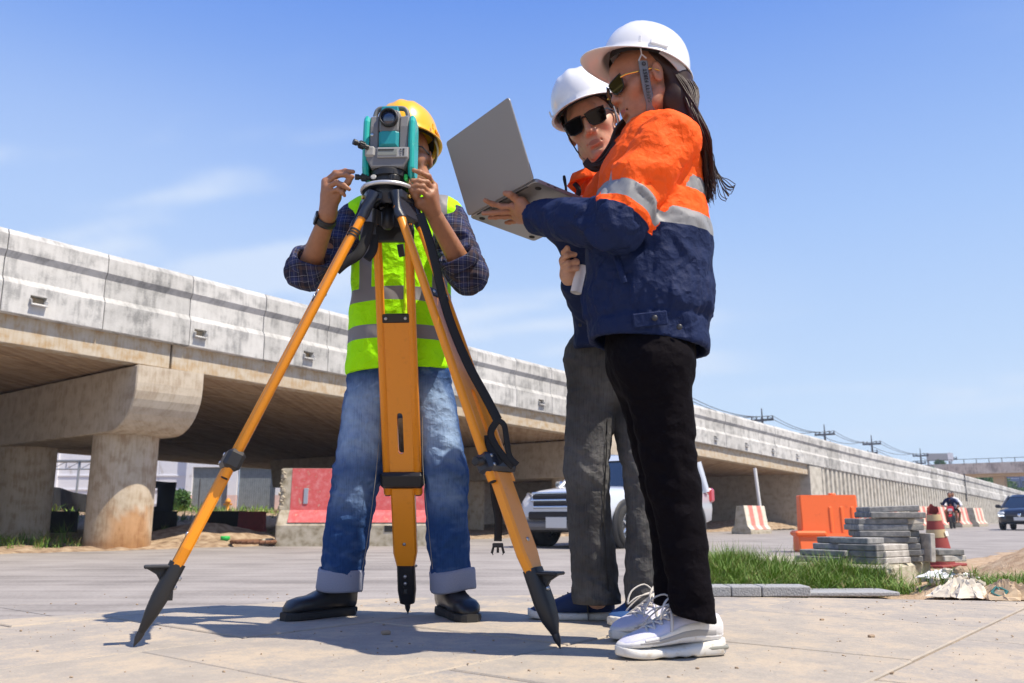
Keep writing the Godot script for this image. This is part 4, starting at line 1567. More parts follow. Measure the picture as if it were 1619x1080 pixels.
	for i in 3:
		var t := single("concrete_tile", hm, M.tile1 if i else M.tile_pale, "small tile filling the gap behind the tall stack, %s" % ["lower", "middle", "upper"][i], "concrete tile", "stacked concrete tiles")
		t.position = Vector3(2.125, top + 0.0165 + (i + 2) * 0.0325, -4.83)
	var up := single("concrete_tile", hm, M.tile_pale, "pale tile standing on edge right of the tall stack", "concrete tile", "stacked concrete tiles")
	up.position = Vector3(2.215, top + 0.074, -4.76)
	up.rotation = Vector3(0, 0.15, PI / 2 - 0.06)
	for i in 2:
		var t := single("concrete_tile", hm, M.tile1 if i else M.tile_pale, "loose tile at the far right end of the block, %s one" % ["lower", "upper"][i], "concrete tile", "stacked concrete tiles")
		t.position = Vector3(2.335, top + 0.0165 + i * 0.0325, -4.80)
		t.rotation.y = 0.3 - 0.2 * i
	# kerb tiles along the pavement's far edge
	var kx := [0.70, 0.80, 0.93, 1.06, 1.27]
	for i in 4:
		s = mb()
		box(s, Vector3(kx[i + 1] - kx[i] - 0.004, 0.042, 0.14), Transform3D(Basis(), Vector3((kx[i] + kx[i + 1]) / 2, 0.021, -3.83)), 0.004)
		single("kerb_stone", s, M.kerb, "grey kerb stone on the pavement's edge by the grass, %s from the left" % ["first", "second", "third", "fourth and longest"][i], "kerb stone", "kerb stones along the grass")
	s = mb()
	box(s, Vector3(0.42, 0.018, 0.2), Transform3D(Basis(Vector3.UP, 0.04), Vector3(1.44, 0.009, -3.87)), 0.004)
	single("kerb_stone", s, M.kerb, "thin flat grey slab lying just right of the kerb stones", "kerb stone")
	# heap of sacks and rubble
	sack("cement_sack", "crumpled pale cement sack on the rubble at the pavement's edge", Vector3(1.93, -0.005, -3.80), Vector3(0.135, 0.062, 0.085), 0.3, M.sack, 3)
	var sk := sack("cement_sack", "crumpled brown cement sack with a dark green diamond print", Vector3(2.09, -0.01, -3.75), Vector3(0.125, 0.060, 0.085), -0.35, M.sack_brown, 8)
	s = mb()
	for k in 4:
		var a := Vector3([-1, 0, 1, 0][k] * 0.032, [0, 1, 0, -1][k] * 0.032, 0)
		var b := Vector3([0, 1, 0, -1][k] * 0.032, [1, 0, -1, 0][k] * 0.032, 0)
		tube(s, [a, b], 0.0045, 4)
		tube(s, [a * 0.1, a], 0.0035, 4)
	var pr := part("diamond_print", s, M.sack_print, sk)
	pr.position = Vector3(-0.035, 0.036, 0.066)
	pr.rotation = Vector3(-0.85, 0.0, 0.1)
	pr.scale = Vector3(1, 1, 0.3)
	sack("cement_sack", "small white scrap of sack between block and rubble", Vector3(1.99, 0.055, -4.05), Vector3(0.13, 0.03, 0.06), 0.1, M.paper, 12)
	for i in 16:
		var r := rng.randf_range(0.012, 0.034)
		s = mb()
		box(s, Vector3(r * 1.6, r, r * 1.2), Transform3D(Basis.from_euler(Vector3(rng.randf() * 3, rng.randf() * 3, rng.randf() * 3)), Vector3.ZERO), r * 0.25)
		var at := Vector3(1.86 + rng.randf() * 0.26, 0, -3.88 - rng.randf() * 0.24)
		var q := single("rubble_piece", s, M[["weathered", "dirt", "block"][i % 3]], "broken lump of rubble in the small heap before the block", "rubble", "rubble before the block")
		q.position = Vector3(at.x, verge_height(at.x, at.z) + r * 0.3, at.z)


func sack(called: String, label: String, at: Vector3, size: Vector3, turn: float, m: Material, sd: int) -> MeshInstance3D:
	var n := FastNoiseLite.new()
	n.seed = sd
	n.frequency = 7.5
	n.fractal_octaves = 2
	var rings := []
	var ns := 44
	for i in 17:
		var r := i / 16.0
		var ring := PackedVector3Array()
		for j in ns:
			var a := TAU * j / ns
			var edge := 1.0 + 0.35 * n.get_noise_2d(cos(a) * 0.16 + sd, sin(a) * 0.16) + 0.12 * sin(a * 3.0 + sd)
			var p := Vector3(cos(a) * r * edge * size.x, 0, sin(a) * r * edge * size.z)
			var rg := 1.0 - absf(n.get_noise_2d(p.x * 1.6 + sd, p.z * 2.4)) * 1.9
			var fine := 1.0 - absf(n.get_noise_2d(p.x * 4.0 + sd * 2.0, p.z * 5.0)) * 2.0
			p.y = size.y * (1.0 - pow(r, 2.4)) * (0.35 + 0.75 * rg + 0.3 * fine) + 0.004
			p.x += 0.25 * size.x * (rg - 0.5) * r
			ring.append(p)
		rings.append(ring)
	rings.reverse()
	var s := mb()
	loft(s, rings, -1)
	var o := single(called, s, m, label, "cement sack")
	o.position = at
	o.rotation.y = turn
	return o


# ---------------------------------------------------------------- vehicles
func wheel(parent: Node3D, at: Vector3, r: float, w: float, out: float, spokes: int) -> void:
	var o := Node3D.new()
	o.name = "wheel"
	parent.add_child(o, true)
	o.position = at
	o.rotation.z = -PI / 2 * out   # local y points outwards
	var s := mb()
	lathe(s, [[r * 0.62, -w / 2], [r * 0.9, -w / 2], [r, -w * 0.36], [r, w * 0.36], [r * 0.9, w / 2], [r * 0.64, w / 2], [r * 0.62, w * 0.4], [r * 0.62, -w / 2]], Transform3D(), 32)
	part("tyre", s, M.tyre, o)
	s = mb()
	lathe(s, [[r * 0.6, -w * 0.3], [r * 0.64, w * 0.46], [r * 0.58, w * 0.47], [r * 0.54, w * 0.1]], Transform3D(), 32)
	for i in spokes:
		var a := TAU * i / spokes
		tube(s, [Vector3(cos(a) * r * 0.12, w * 0.34, sin(a) * r * 0.12), Vector3(cos(a) * r * 0.6, w * 0.4, sin(a) * r * 0.6)], [r * 0.075, r * 0.055], 6)
	lathe(s, [[r * 0.16, w * 0.2], [r * 0.16, w * 0.36], [0, w * 0.38]], Transform3D(), 16)
	part("rim", s, M.chrome, o)
	s = mb()
	lathe(s, [[r * 0.56, w * 0.02], [0, w * 0.03]], Transform3D(), 24)
	part("brake", s, M.car_trim, o)


func car_body(st: SurfaceTool, stations: Array, group := 1) -> void:
	# each: [z, half width, bottom, shoulder, top]
	var rings := []
	for s in stations:
		var w: float = s[1]
		var yb: float = s[2]
		var ys: float = s[3]
		var yt: float = s[4]
		var half := [Vector2(0, yb), Vector2(w * 0.82, yb), Vector2(w * 0.97, yb + 0.06), Vector2(w, lerpf(yb, ys, 0.45)), Vector2(w * 0.985, ys - 0.06), Vector2(w * 0.93, ys), Vector2(w * 0.6, lerpf(ys, yt, 0.75)), Vector2(0, yt)]
		var ring := PackedVector3Array()
		for p in half:
			ring.append(Vector3(p.x, p.y, s[0]))
		for i in range(half.size() - 2, 0, -1):
			ring.append(Vector3(-half[i].x, half[i].y, s[0]))
		rings.append(ring)
	loft(st, rings, group, true, true, true)


func cabin(st: SurfaceTool, levels: Array, group := 1, caps := true) -> void:
	# each: [y, z back, z front, half width]
	var rings := []
	for l in levels:
		var rr := rounded_rect(l[3] * 2, l[2] - l[1], 0.16, 3)
		var ring := PackedVector3Array()
		for p in rr:
			ring.append(Vector3(p.x, l[0], p.y + (l[1] + l[2]) / 2))
		rings.append(ring)
	loft(st, rings, group, caps, true, true)


func build_vehicles() -> void:
	# white sport utility vehicle; local z is forward
	var v := thing("suv", "white sport utility vehicle passing on the road behind the two helmeted people", "car", Vector3(0.78, ROAD, -16.0), 0.0)
	v.basis = Basis(Vector3.UP, deg_to_rad(-37.0))
	v.position -= v.basis.z * 2.50
	v.scale = Vector3.ONE * 1.04
	var s := mb()
	car_body(s, [[-2.38, 0.78, 0.55, 1.02, 1.06], [-2.3, 0.88, 0.42, 1.06, 1.10], [-1.4, 0.93, 0.34, 1.08, 1.12], [0.3, 0.93, 0.34, 1.06, 1.12], [0.9, 0.93, 0.36, 1.05, 1.13], [1.6, 0.92, 0.38, 1.02, 1.10], [2.1, 0.88, 0.42, 0.95, 1.04], [2.32, 0.80, 0.48, 0.84, 0.93], [2.40, 0.70, 0.55, 0.72, 0.76]])
	part("body", s, M.car_white, v)
	s = mb()
	cabin(s, [[1.08, -2.25, 1.02, 0.86], [1.35, -2.15, 0.62, 0.80], [1.66, -2.0, 0.15, 0.70]])
	part("windows", s, M.car_glass, v)
	s = mb()
	cabin(s, [[1.64, -2.08, 0.22, 0.725], [1.72, -2.0, 0.10, 0.70], [1.765, -1.8, -0.1, 0.6]])
	part("roof", s, M.car_white, v)
	for sx in [-1.0, 1.0]:
		s = mb()
		tube(s, [Vector3(sx * 0.84, 1.08, 1.02), Vector3(sx * 0.72, 1.68, 0.12)], 0.045, 6)
		part("front_pillar", s, M.car_white, v)
		s = mb()
		tube(s, [Vector3(sx * 0.86, 1.05, -2.0), Vector3(sx * 0.74, 1.68, -1.9)], 0.11, 6)
		part("rear_pillar", s, M.car_white, v)
		s = mb()
		tube(s, [Vector3(sx * 0.85, 1.07, -0.35), Vector3(sx * 0.73, 1.68, -0.45)], 0.035, 6)
		part("middle_pillar", s, M.car_trim, v)
		s = mb()
		tube(s, [Vector3(sx * 0.66, 1.80, -1.7), Vector3(sx * 0.66, 1.83, -0.9), Vector3(sx * 0.66, 1.79, -0.1)], 0.02, 6)
		part("roof_rail", s, M.chrome, v)
		s = mb()
		at_box(s, Vector3(sx * 1.02, 1.17, 0.72), Vector3(0.2, 0.15, 0.1), Vector3(0, sx * 0.3, 0), 0.04)
		part("mirror", s, M.chrome, v)
		s = mb()
		loft(s, [PackedVector3Array([Vector3(sx * 0.56, 0.80, 2.385), Vector3(sx * 0.56, 0.93, 2.30), Vector3(sx * 0.60, 0.93, 2.26), Vector3(sx * 0.60, 0.80, 2.33)]), PackedVector3Array([Vector3(sx * 0.86, 0.80, 2.16), Vector3(sx * 0.885, 0.99, 2.0), Vector3(sx * 0.87, 0.99, 1.95), Vector3(sx * 0.85, 0.80, 2.1)])], -1)
		part("headlight", s, M.lamp_clear, v)
		s = mb()
		at_box(s, Vector3(sx * 0.72, 0.56, 2.30), Vector3(0.2, 0.12, 0.12), Vector3(0, sx * 0.5, 0), 0.03)
		part("fog_light", s, M.lamp_clear, v)
		s = mb()
		at_box(s, Vector3(sx * 0.84, 1.0, -2.28), Vector3(0.16, 0.30, 0.22), Vector3.ZERO, 0.04)
		part("tail_light", s, M.lamp_red, v)
		for z in [1.45, -1.42]:
			s = mb()
			lathe(s, [[0.47, 0], [0.47, 0.035], [0.40, 0.05], [0.0, 0.05]], Transform3D(Basis(Vector3.FORWARD, PI / 2 * sx), Vector3(sx * 0.885, 0.40, z)), 28)
			part("wheel_arch", s, M.car_trim, v)
			wheel(v, Vector3(sx * 0.84, 0.385, z), 0.385, 0.26, sx, 6)
	s = mb()
	at_box(s, Vector3(0, 0.90, 2.325), Vector3(1.0, 0.085, 0.12), Vector3.ZERO, 0.02)
	at_box(s, Vector3(0, 0.775, 2.375), Vector3(0.92, 0.085, 0.1), Vector3.ZERO, 0.02)
	part("grille", s, M.car_trim, v)
	s = mb()
	for g in [[0.965, 1.1, 2.29], [0.835, 1.06, 2.365], [0.715, 0.9, 2.40]]:
		at_box(s, Vector3(0, g[0], g[2]), Vector3(g[1], 0.04, 0.09), Vector3.ZERO, 0.012)
	part("grille_bar", s, M.chrome, v)
	s = mb()
	at_box(s, Vector3(0, 0.57, 2.385), Vector3(1.15, 0.15, 0.08), Vector3.ZERO, 0.03)
	part("air_intake", s, M.car_trim, v)
	s = mb()
	at_box(s, Vector3(0, 0.40, 2.27), Vector3(1.5, 0.16, 0.25), Vector3.ZERO, 0.05)
	part("bumper", s, M.inst_grey, v)
	s = mb()
	at_box(s, Vector3(0.05, 0.45, 2.43), Vector3(0.44, 0.19, 0.015), Vector3.ZERO, 0.004)
	part("number_plate", s, M.plate, v)
	s = mb()
	at_box(s, Vector3(0, 0.36, 0), Vector3(1.5, 0.16, 4.3))
	part("underbody", s, M.car_trim, v)
	# dark sedan coming at the right edge
	var c := thing("sedan", "dark navy hatchback coming towards the camera with its running light on", "car", Vector3(20.95, ROAD, -36.0), 0.0)
	c.basis = Basis(Vector3.UP, deg_to_rad(-39.0))
	c.position -= c.basis.z * 1.95
	s = mb()
	car_body(s, [[-1.9, 0.7, 0.4, 0.85, 0.92], [-1.75, 0.82, 0.28, 0.9, 0.98], [0.3, 0.86, 0.22, 0.88, 0.96], [1.2, 0.85, 0.24, 0.84, 0.93], [1.7, 0.80, 0.26, 0.74, 0.83], [1.88, 0.70, 0.28, 0.6, 0.66], [1.95, 0.55, 0.34, 0.5, 0.52]])
	part("body", s, M.car_navy, c)
	s = mb()
	cabin(s, [[0.92, -1.7, 1.0, 0.80], [1.2, -1.55, 0.5, 0.72], [1.42, -1.35, 0.05, 0.60]])
	part("windows", s, M.car_glass, c)
	s = mb()
	cabin(s, [[1.40, -1.42, 0.12, 0.62], [1.49, -1.2, -0.1, 0.5]])
	part("roof", s, M.car_navy, c)
	for sx in [-1.0, 1.0]:
		s = mb()
		tube(s, [Vector3(sx * 0.78, 0.92, 0.98), Vector3(sx * 0.61, 1.43, 0.05)], 0.04, 6)
		part("front_pillar", s, M.car_navy, c)
		s = mb()
		at_box(s, Vector3(sx * 0.96, 1.0, 0.62), Vector3(0.22, 0.15, 0.1), Vector3.ZERO, 0.04)
		part("mirror", s, M.car_trim, c)
		s = mb()
		at_box(s, Vector3(sx * 0.68, 0.68, 1.72), Vector3(0.3, 0.16, 0.2), Vector3(0, sx * 0.6, 0), 0.05)
		part("headlight", s, M.lamp_clear, c)
		s = mb()
		tube(s, [Vector3(sx * 0.80, 0.70, 1.70), Vector3(sx * 0.76, 0.59, 1.82), Vector3(sx * 0.56, 0.60, 1.92)], 0.022, 6)
		part("running_light", s, M.running_light, c)
		for z in [1.2, -1.2]:
			wheel(c, Vector3(sx * 0.76, 0.3, z), 0.3, 0.2, sx, 8)
	s = mb()
	at_box(s, Vector3(0, 0.55, 1.93), Vector3(1.0, 0.16, 0.08), Vector3.ZERO, 0.03)
	part("grille", s, M.car_trim, c)
	s = mb()
	lathe(s, [[0.07, 0], [0.06, 0.02], [0, 0.03]], Transform3D(Basis(Vector3.RIGHT, PI / 2), Vector3(0, 0.61, 1.96)), 14)
	part("badge", s, M.chrome, c)
	s = mb()
	at_box(s, Vector3(0, 0.47, 1.985), Vector3(0.4, 0.14, 0.02), Vector3.ZERO, 0.004)
	part("number_plate", s, M.plate, c)
	# motorcycle
	var m := thing("motorcycle", "red motorcycle carrying two riders along the road", "motorcycle", Vector3(20.9, ROAD, -41.4), 0.0)
	m.basis = Basis(Vector3.UP, deg_to_rad(-33.0))
	for z in [0.62, -0.62]:
		var w := Node3D.new()
		w.name = "wheel"
		m.add_child(w, true)
		w.position = Vector3(0, 0.31, z)
		w.rotation.z = PI / 2
		s = mb()
		lathe(s, [[0.22, -0.05], [0.29, -0.05], [0.31, 0], [0.29, 0.05], [0.22, 0.05], [0.22, -0.05]], Transform3D(), 24)
		part("tyre", s, M.tyre, w)
		s = mb()
		for i in 5:
			var a := TAU * i / 5
			tube(s, [Vector3.ZERO, Vector3(cos(a) * 0.23, 0, sin(a) * 0.23)], 0.018, 5)
		part("rim", s, M.dark_steel, w)
	s = mb()
	for sx in [-0.09, 0.09]:
		tube(s, [Vector3(sx, 0.31, 0.62), Vector3(sx, 0.95, 0.40)], 0.022, 6)
	tube(s, [Vector3(-0.36, 1.02, 0.30), Vector3(-0.15, 1.02, 0.38), Vector3(0.15, 1.02, 0.38), Vector3(0.36, 1.02, 0.30)], 0.016, 6)
	part("fork", s, M.dark_steel, m)
	s = mb()
	at_box(s, Vector3(0, 0.62, 0.60), Vector3(0.15, 0.05, 0.45), Vector3(0.25, 0, 0), 0.02)
	at_box(s, Vector3(0, 0.84, 0.22), Vector3(0.30, 0.2, 0.5), Vector3(-0.1, 0, 0), 0.06)
	at_box(s, Vector3(0, 0.92, 0.46), Vector3(0.30, 0.22, 0.1), Vector3(-0.3, 0, 0), 0.03)
	part("fairing", s, M.moto_red, m)
	s = mb()
	at_box(s, Vector3(0, 0.86, 0.53), Vector3(0.2, 0.13, 0.06), Vector3(-0.3, 0, 0), 0.03)
	part("headlight", s, M.lamp_clear, m)
	s = mb()
	at_box(s, Vector3(0, 0.42, 0.05), Vector3(0.28, 0.3, 0.5), Vector3.ZERO, 0.06)
	part("engine", s, M.dark_steel, m)
	s = mb()
	at_box(s, Vector3(0, 0.80, -0.38), Vector3(0.26, 0.09, 0.85), Vector3(0.06, 0, 0), 0.03)
	part("seat", s, M.rubber, m)
	for sx in [-1.0, 1.0]:
		s = mb()
		tube(s, [Vector3(sx * 0.3, 1.02, 0.33), Vector3(sx * 0.36, 1.16, 0.33)], 0.01, 5)
		lathe(s, [[0.0, -0.01], [0.06, 0], [0.0, 0.012]], Transform3D(Basis(Vector3.RIGHT, PI / 2), Vector3(sx * 0.36, 1.18, 0.33)), 10)
		part("mirror", s, M.car_trim, m)


# ---------------------------------------------------------------- tripod, total station, laptop
const HEAD := Vector3(-0.398, 1.358, -2.60)


func tripod_leg(parent: Node3D, tip: Vector3) -> Transform3D:
	var r := Vector3(tip.x - HEAD.x, 0, tip.z - HEAD.z).normalized()
	var top := Vector3(HEAD.x, 1.315, HEAD.z) + r * 0.062
	var yd := (top - tip).normalized()
	var zn := (r - yd * r.dot(yd)).normalized()
	var xf := Transform3D(Basis(yd.cross(zn), yd, zn), top)
	var l := top.distance_to(tip)
	var o := Node3D.new()
	o.name = "leg"
	parent.add_child(o, true)
	o.transform = xf
	var s: SurfaceTool
	for sx in [-1.0, 1.0]:
		s = mb()
		tube(s, [Vector3(sx * 0.0525, -0.04, 0), Vector3(sx * 0.0525, -0.955, 0), Vector3(sx * 0.0525, -0.958, 0)], [0.0128, 0.0128, 0.0105], 14, true, 1, 1.15)
		part("rail", s, M.tripod_yellow, o)
		s = mb()
		tube(s, [Vector3(sx * 0.052, 0.012, 0.004), Vector3(sx * 0.0525, -0.062, 0), Vector3(sx * 0.0525, -0.085, 0)], [0.0165, 0.0172, 0.0155], 14, true, 1, 1.15)
		part("rail_socket", s, M.navy_plastic, o)
		s = mb()
		tube(s, [Vector3(sx * 0.0525, -0.9575, 0), Vector3(sx * 0.0525, -0.9615, 0)], 0.0098, 12, true, 1, 1.15)
		part("rail_plug", s, M.rubber, o)
	s = mb()
	prism(s, v2([-0.055, -0.075, 0.055, -0.075, 0.05, 0.0, 0.034, 0.018, -0.034, 0.018, -0.05, 0.0]), 0.022, Transform3D(), 0.004)
	part("hinge_plate", s, M.navy_plastic, o)
	s = mb()
	box(s, Vector3(0.094, 0.030, 0.024), Transform3D(Basis(), Vector3(0, -0.352, 0)), 0.003)
	part("cross_plate", s, M.black_plastic, o)
	s = mb()
	for sx in [-0.033, 0.033]:
		for sz in [-1.0, 1.0]:
			lathe(s, [[0.0055, 0], [0.0055, 0.002], [0.004, 0.0035], [0, 0.0035]], Transform3D(Basis(Vector3.RIGHT, sz * PI / 2), Vector3(sx, -0.352, sz * 0.012)), 10)
	part("screw", s, M.steel, o)
	# the wide panel with its slot
	s = mb()
	for b in [[0.0, -0.52, 0.084, 0.306], [0.0, -0.862, 0.084, 0.096], [-0.026, -0.744, 0.032, 0.142], [0.026, -0.744, 0.032, 0.142]]:
		box(s, Vector3(b[2], b[3], 0.016), Transform3D(Basis(), Vector3(b[0], b[1], 0)))
	for e in [-1.0, 1.0]:
		var pg := v2([-0.0101, 0, 0.0101, 0])
		pg = PackedVector2Array([Vector2(0.0101, 0.0)])
		for i in 7:
			var a := PI * i / 6
			pg.append(Vector2(0.0101 * cos(a), -e * 0 + 0.0101 * sin(a)))
		# rounded ends: the corner pieces between the half circle and the square end
		for sx in [-1.0, 1.0]:
			var cp := PackedVector2Array([Vector2(sx * 0.0101, -0.002)])
			for i in 5:
				var a := PI / 2 * i / 4
				cp.append(Vector2(sx * 0.0101 * cos(a), 0.0101 * sin(a)))
			cp.append(Vector2(sx * 0.0101, 0.0101))
			if e < 0:
				for i in cp.size():
					cp[i].y = -cp[i].y
			prism(s, cp, 0.0158, Transform3D(Basis(), Vector3(0, -0.744 + e * 0.061, 0)))
	part("panel", s, M.tripod_yellow, o)
	# clamp
	s = mb()
	box(s, Vector3(0.148, 0.056, 0.050), Transform3D(Basis(), Vector3(0, -0.905, 0)), 0.010)
	part("clamp", s, M.navy_plastic if r.x > 0.5 else M.black_plastic, o)
	s = mb()
	lathe(s, [[0.006, 0.0], [0.006, 0.022], [0.013, 0.022], [0.013, 0.046], [0.010, 0.05], [0, 0.05]], Transform3D(Basis(Vector3.FORWARD, -PI / 2), Vector3(-0.072, -0.905, 0.006)), 14, 1, true)
	part("clamp_screw", s, M.black_plastic, o)
	s = mb()
	for y in [-0.892, -0.918]:
		lathe(s, [[0.0055, 0], [0.0055, 0.002], [0.004, 0.0035], [0, 0.0035]], Transform3D(Basis(Vector3.RIGHT, PI / 2), Vector3(-0.056, y, 0.024)), 10)
	part("screw", s, M.steel, o)
	# sliding lower leg
	s = mb()
	prism(s, v2([-0.041, -0.93, 0.041, -0.93, 0.041, -1.165, 0.028, -1.225, -0.028, -1.225, -0.041, -1.165]), 0.030, Transform3D(), 0.006)
	part("lower_leg", s, M.tripod_yellow, o)
	s = mb()
	for sz in [-1.0, 1.0]:
		lathe(s, [[0.006, 0], [0.006, 0.003], [0, 0.004]], Transform3D(Basis(Vector3.RIGHT, sz * PI / 2), Vector3(0, -1.13, sz * 0.015)), 10)
	part("screw", s, M.steel, o)
	# foot: a flat sided spike with a pedal on the outside
	s = mb()
	var rings := []
	for q in [[-1.208, 0.031, 0.021], [-1.30, 0.032, 0.022], [-1.345, 0.026, 0.018], [-l + 0.036, 0.0085, 0.0085]]:
		var ring := PackedVector3Array()
		for p in rounded_rect(q[1] * 2, q[2] * 2, minf(q[1], q[2]) * 0.75, 3):
			ring.append(Vector3(p.x, q[0], p.y))
		rings.append(ring)
	loft(s, rings, 1)
	part("foot", s, M.black_plastic, o)
	s = mb()
	tube(s, [Vector3(0, -l + 0.038, 0), Vector3(0, -l + 0.022, 0), Vector3(0, -l, 0)], [0.0105, 0.009, 0.0008], 12)
	part("spike", s, M.dark_steel, o)
	s = mb()
	# pedal: level in the world, pointing outwards
	var out := (xf.basis.inverse() * r).normalized()
	var upl := (xf.basis.inverse() * Vector3.UP).normalized()
	var side := out.cross(upl)
	var b := Basis(side, upl, -out if side.cross(upl).dot(out) < 0 else out)
	var at := Vector3(0, -1.222, 0.012)
	box(s, Vector3(0.052, 0.009, 0.075), Transform3D(b, at + out * 0.030), 0.003)
	var web := PackedVector2Array([Vector2(-0.012, 0), Vector2(0.060, 0), Vector2(0.034, -0.016), Vector2(0.020, -0.04), Vector2(0.014, -0.085), Vector2(-0.012, -0.085)])
	prism(s, web, 0.014, Transform3D(Basis(out, upl, out.cross(upl)), at + Vector3(0, -0.004, 0)), 0.002)
	part("pedal", s, M.black_plastic, o)
	s = mb()
	for y in [-1.243, -1.268]:
		lathe(s, [[0.0062, 0], [0.0062, 0.005], [0.004, 0.007], [0, 0.007]], Transform3D(Basis(Vector3.RIGHT, -PI / 2 if r.x < 0.5 else PI / 2), Vector3(0, y, -0.021 if r.x < 0.5 else 0.021)), 12)
	part("bolt", s, M.steel, o)
	return xf


func ribbon(st: SurfaceTool, pts: Array, half: float, thick := 0.002, up := Vector3(0, 0, 1)) -> void:
	tube(st, smooth_path(pts, 5), half, 8, true, 1, thick / half, up)


func build_instrument() -> void:
	var t := thing("tripod", "yellow survey tripod with black feet standing before the man in the lime vest", "tripod", Vector3.ZERO)
	var s := mb()
	lathe(s, [[0.0, -0.006], [0.082, -0.006], [0.0895, -0.004], [0.0905, 0.0], [0.0895, 0.0055], [0.086, 0.007], [0.0, 0.007]], Transform3D(Basis(), HEAD), 56)
	part("head_plate", s, M.alu_bright, t)
	s = mb()
	lathe(s, [[0.0, -0.008], [0.084, -0.0075]], Transform3D(Basis(Vector3.RIGHT, PI), HEAD - Vector3(0, 0.0140, 0)), 40)
	lathe(s, [[0.050, -0.052], [0.056, -0.045], [0.058, -0.006]], Transform3D(Basis(), HEAD), 6, 20)
	part("head_hub", s, M.navy_plastic, t)
	s = mb()
	lathe(s, [[0.0, -0.125], [0.012, -0.125], [0.020, -0.115], [0.020, -0.06], [0.012, -0.058], [0.012, -0.02]], Transform3D(Basis(), HEAD), 20)
	part("centring_screw", s, M.black_plastic, t)
	var tips := [Vector3(-0.989, 0, -2.345), Vector3(-0.363, 0, -3.108), Vector3(0.125, 0, -2.312)]
	var xfs := []
	for p in tips:
		xfs.append(tripod_leg(t, p))
	for k in 3:   # hinge cheeks that join each leg to the head
		s = mb()
		var r := Vector3(tips[k].x - HEAD.x, 0, tips[k].z - HEAD.z).normalized()
		box(s, Vector3(0.080, 0.035, 0.055), Transform3D(Basis(Vector3.UP.cross(r), Vector3.UP, r), HEAD + r * 0.052 + Vector3(0, -0.030, 0)), 0.007)
		part("hinge", s, M.navy_plastic, t)
		s = mb()
		box(s, Vector3(0.012, 0.012, 0.012), Transform3D(Basis(Vector3.UP.cross(r), Vector3.UP, r), HEAD + r * 0.082 + Vector3(0, -0.030, 0)), 0.003)
		part("hinge_screw", s, M.gold, t)
	# black stay box between the legs under the head
	s = mb()
	box(s, Vector3(0.128, 0.052, 0.02), Transform3D(Basis(), HEAD + Vector3(0.012, -0.118, -0.075)), 0.004)
	part("stay_block", s, M.black_plastic, t)
	# carrying strap down the right leg, buckle hanging free
	s = mb()
	ribbon(s, [Vector3(-0.284, 1.248, -2.5), Vector3(-0.256, 1.17, -2.475), Vector3(-0.228, 1.07, -2.46), Vector3(-0.205, 0.971, -2.455), Vector3(-0.173, 0.872, -2.44), Vector3(-0.123, 0.756, -2.42), Vector3(-0.074, 0.665, -2.4), Vector3(-0.04, 0.598, -2.38)], 0.013)
	part("strap", s, M.webbing, t)
	s = mb()
	ribbon(s, [Vector3(-0.04, 0.598, -2.38), Vector3(-0.059, 0.563, -2.38), Vector3(-0.046, 0.527, -2.375), Vector3(-0.018, 0.489, -2.37), Vector3(0.004, 0.468, -2.37)], 0.010)
	ribbon(s, [Vector3(-0.04, 0.598, -2.38), Vector3(-0.022, 0.583, -2.375), Vector3(-0.015, 0.543, -2.37), Vector3(-0.006, 0.496, -2.37), Vector3(0.015, 0.473, -2.365)], 0.008)
	ribbon(s, [Vector3(-0.066, 0.556, -2.385), Vector3(-0.059, 0.513, -2.375), Vector3(-0.034, 0.473, -2.37)], 0.012)
	part("strap_loop", s, M.webbing, t)
	s = mb()
	ribbon(s, [Vector3(-0.054, 0.453, -2.42), Vector3(-0.047, 0.38, -2.42), Vector3(-0.038, 0.328, -2.42), Vector3(-0.039, 0.267, -2.42)], 0.011)
	part("strap_end", s, M.webbing, t)
	s = mb()
	var bc := Vector3(-0.039, 0.256, -2.42)
	box(s, Vector3(0.030, 0.012, 0.008), Transform3D(Basis(), bc), 0.002)
	for x in [-0.012, 0.0, 0.012]:
		tube(s, [bc + Vector3(x, -0.004, 0), bc + Vector3(x * 1.35, -0.02, 0), bc + Vector3(x * 1.1, -0.026 if x else -0.02, 0)], [0.0032, 0.0036, 0.002], 8)
	part("buckle", s, M.black_plastic, t)
	# folded leather flap and bands on the left leg
	s = mb()
	ribbon(s, [Vector3(-0.451, 1.244, -2.57), Vector3(-0.459, 1.186, -2.56), Vector3(-0.479, 1.134, -2.55), Vector3(-0.52, 1.105, -2.55), Vector3(-0.546, 1.081, -2.55)], 0.017, 0.008)
	ribbon(s, [Vector3(-0.437, 1.209, -2.59), Vector3(-0.439, 1.159, -2.585), Vector3(-0.457, 1.126, -2.58)], 0.014, 0.007)
	part("flap", s, M.webbing, t)
	s = mb()
	var lx: Transform3D = xfs[0]
	for y in [-0.128, -0.138, -0.148]:
		tube(s, [lx * Vector3(0.0525, y, 0), lx * Vector3(0.0525, y - 0.006, 0)], 0.0158, 14, true, 1, 1.15)
	part("rubber_band", s, M.rubber, t)

	# ---- total station, facing the camera
	var o := thing("total_station", "teal and grey total station with a black lens on the yellow tripod", "survey instrument", HEAD + Vector3(0.003, 0.007, 0), -0.03)
	s = mb()
	lathe(s, [[0.0, 0.0], [0.058, 0.0], [0.060, 0.004], [0.060, 0.012], [0.052, 0.015], [0.052, 0.030], [0.062, 0.033], [0.062, 0.05], [0.056, 0.058], [0.0, 0.06]], Transform3D(), 32, 1, true)
	part("tribrach", s, M.black_plastic, o)
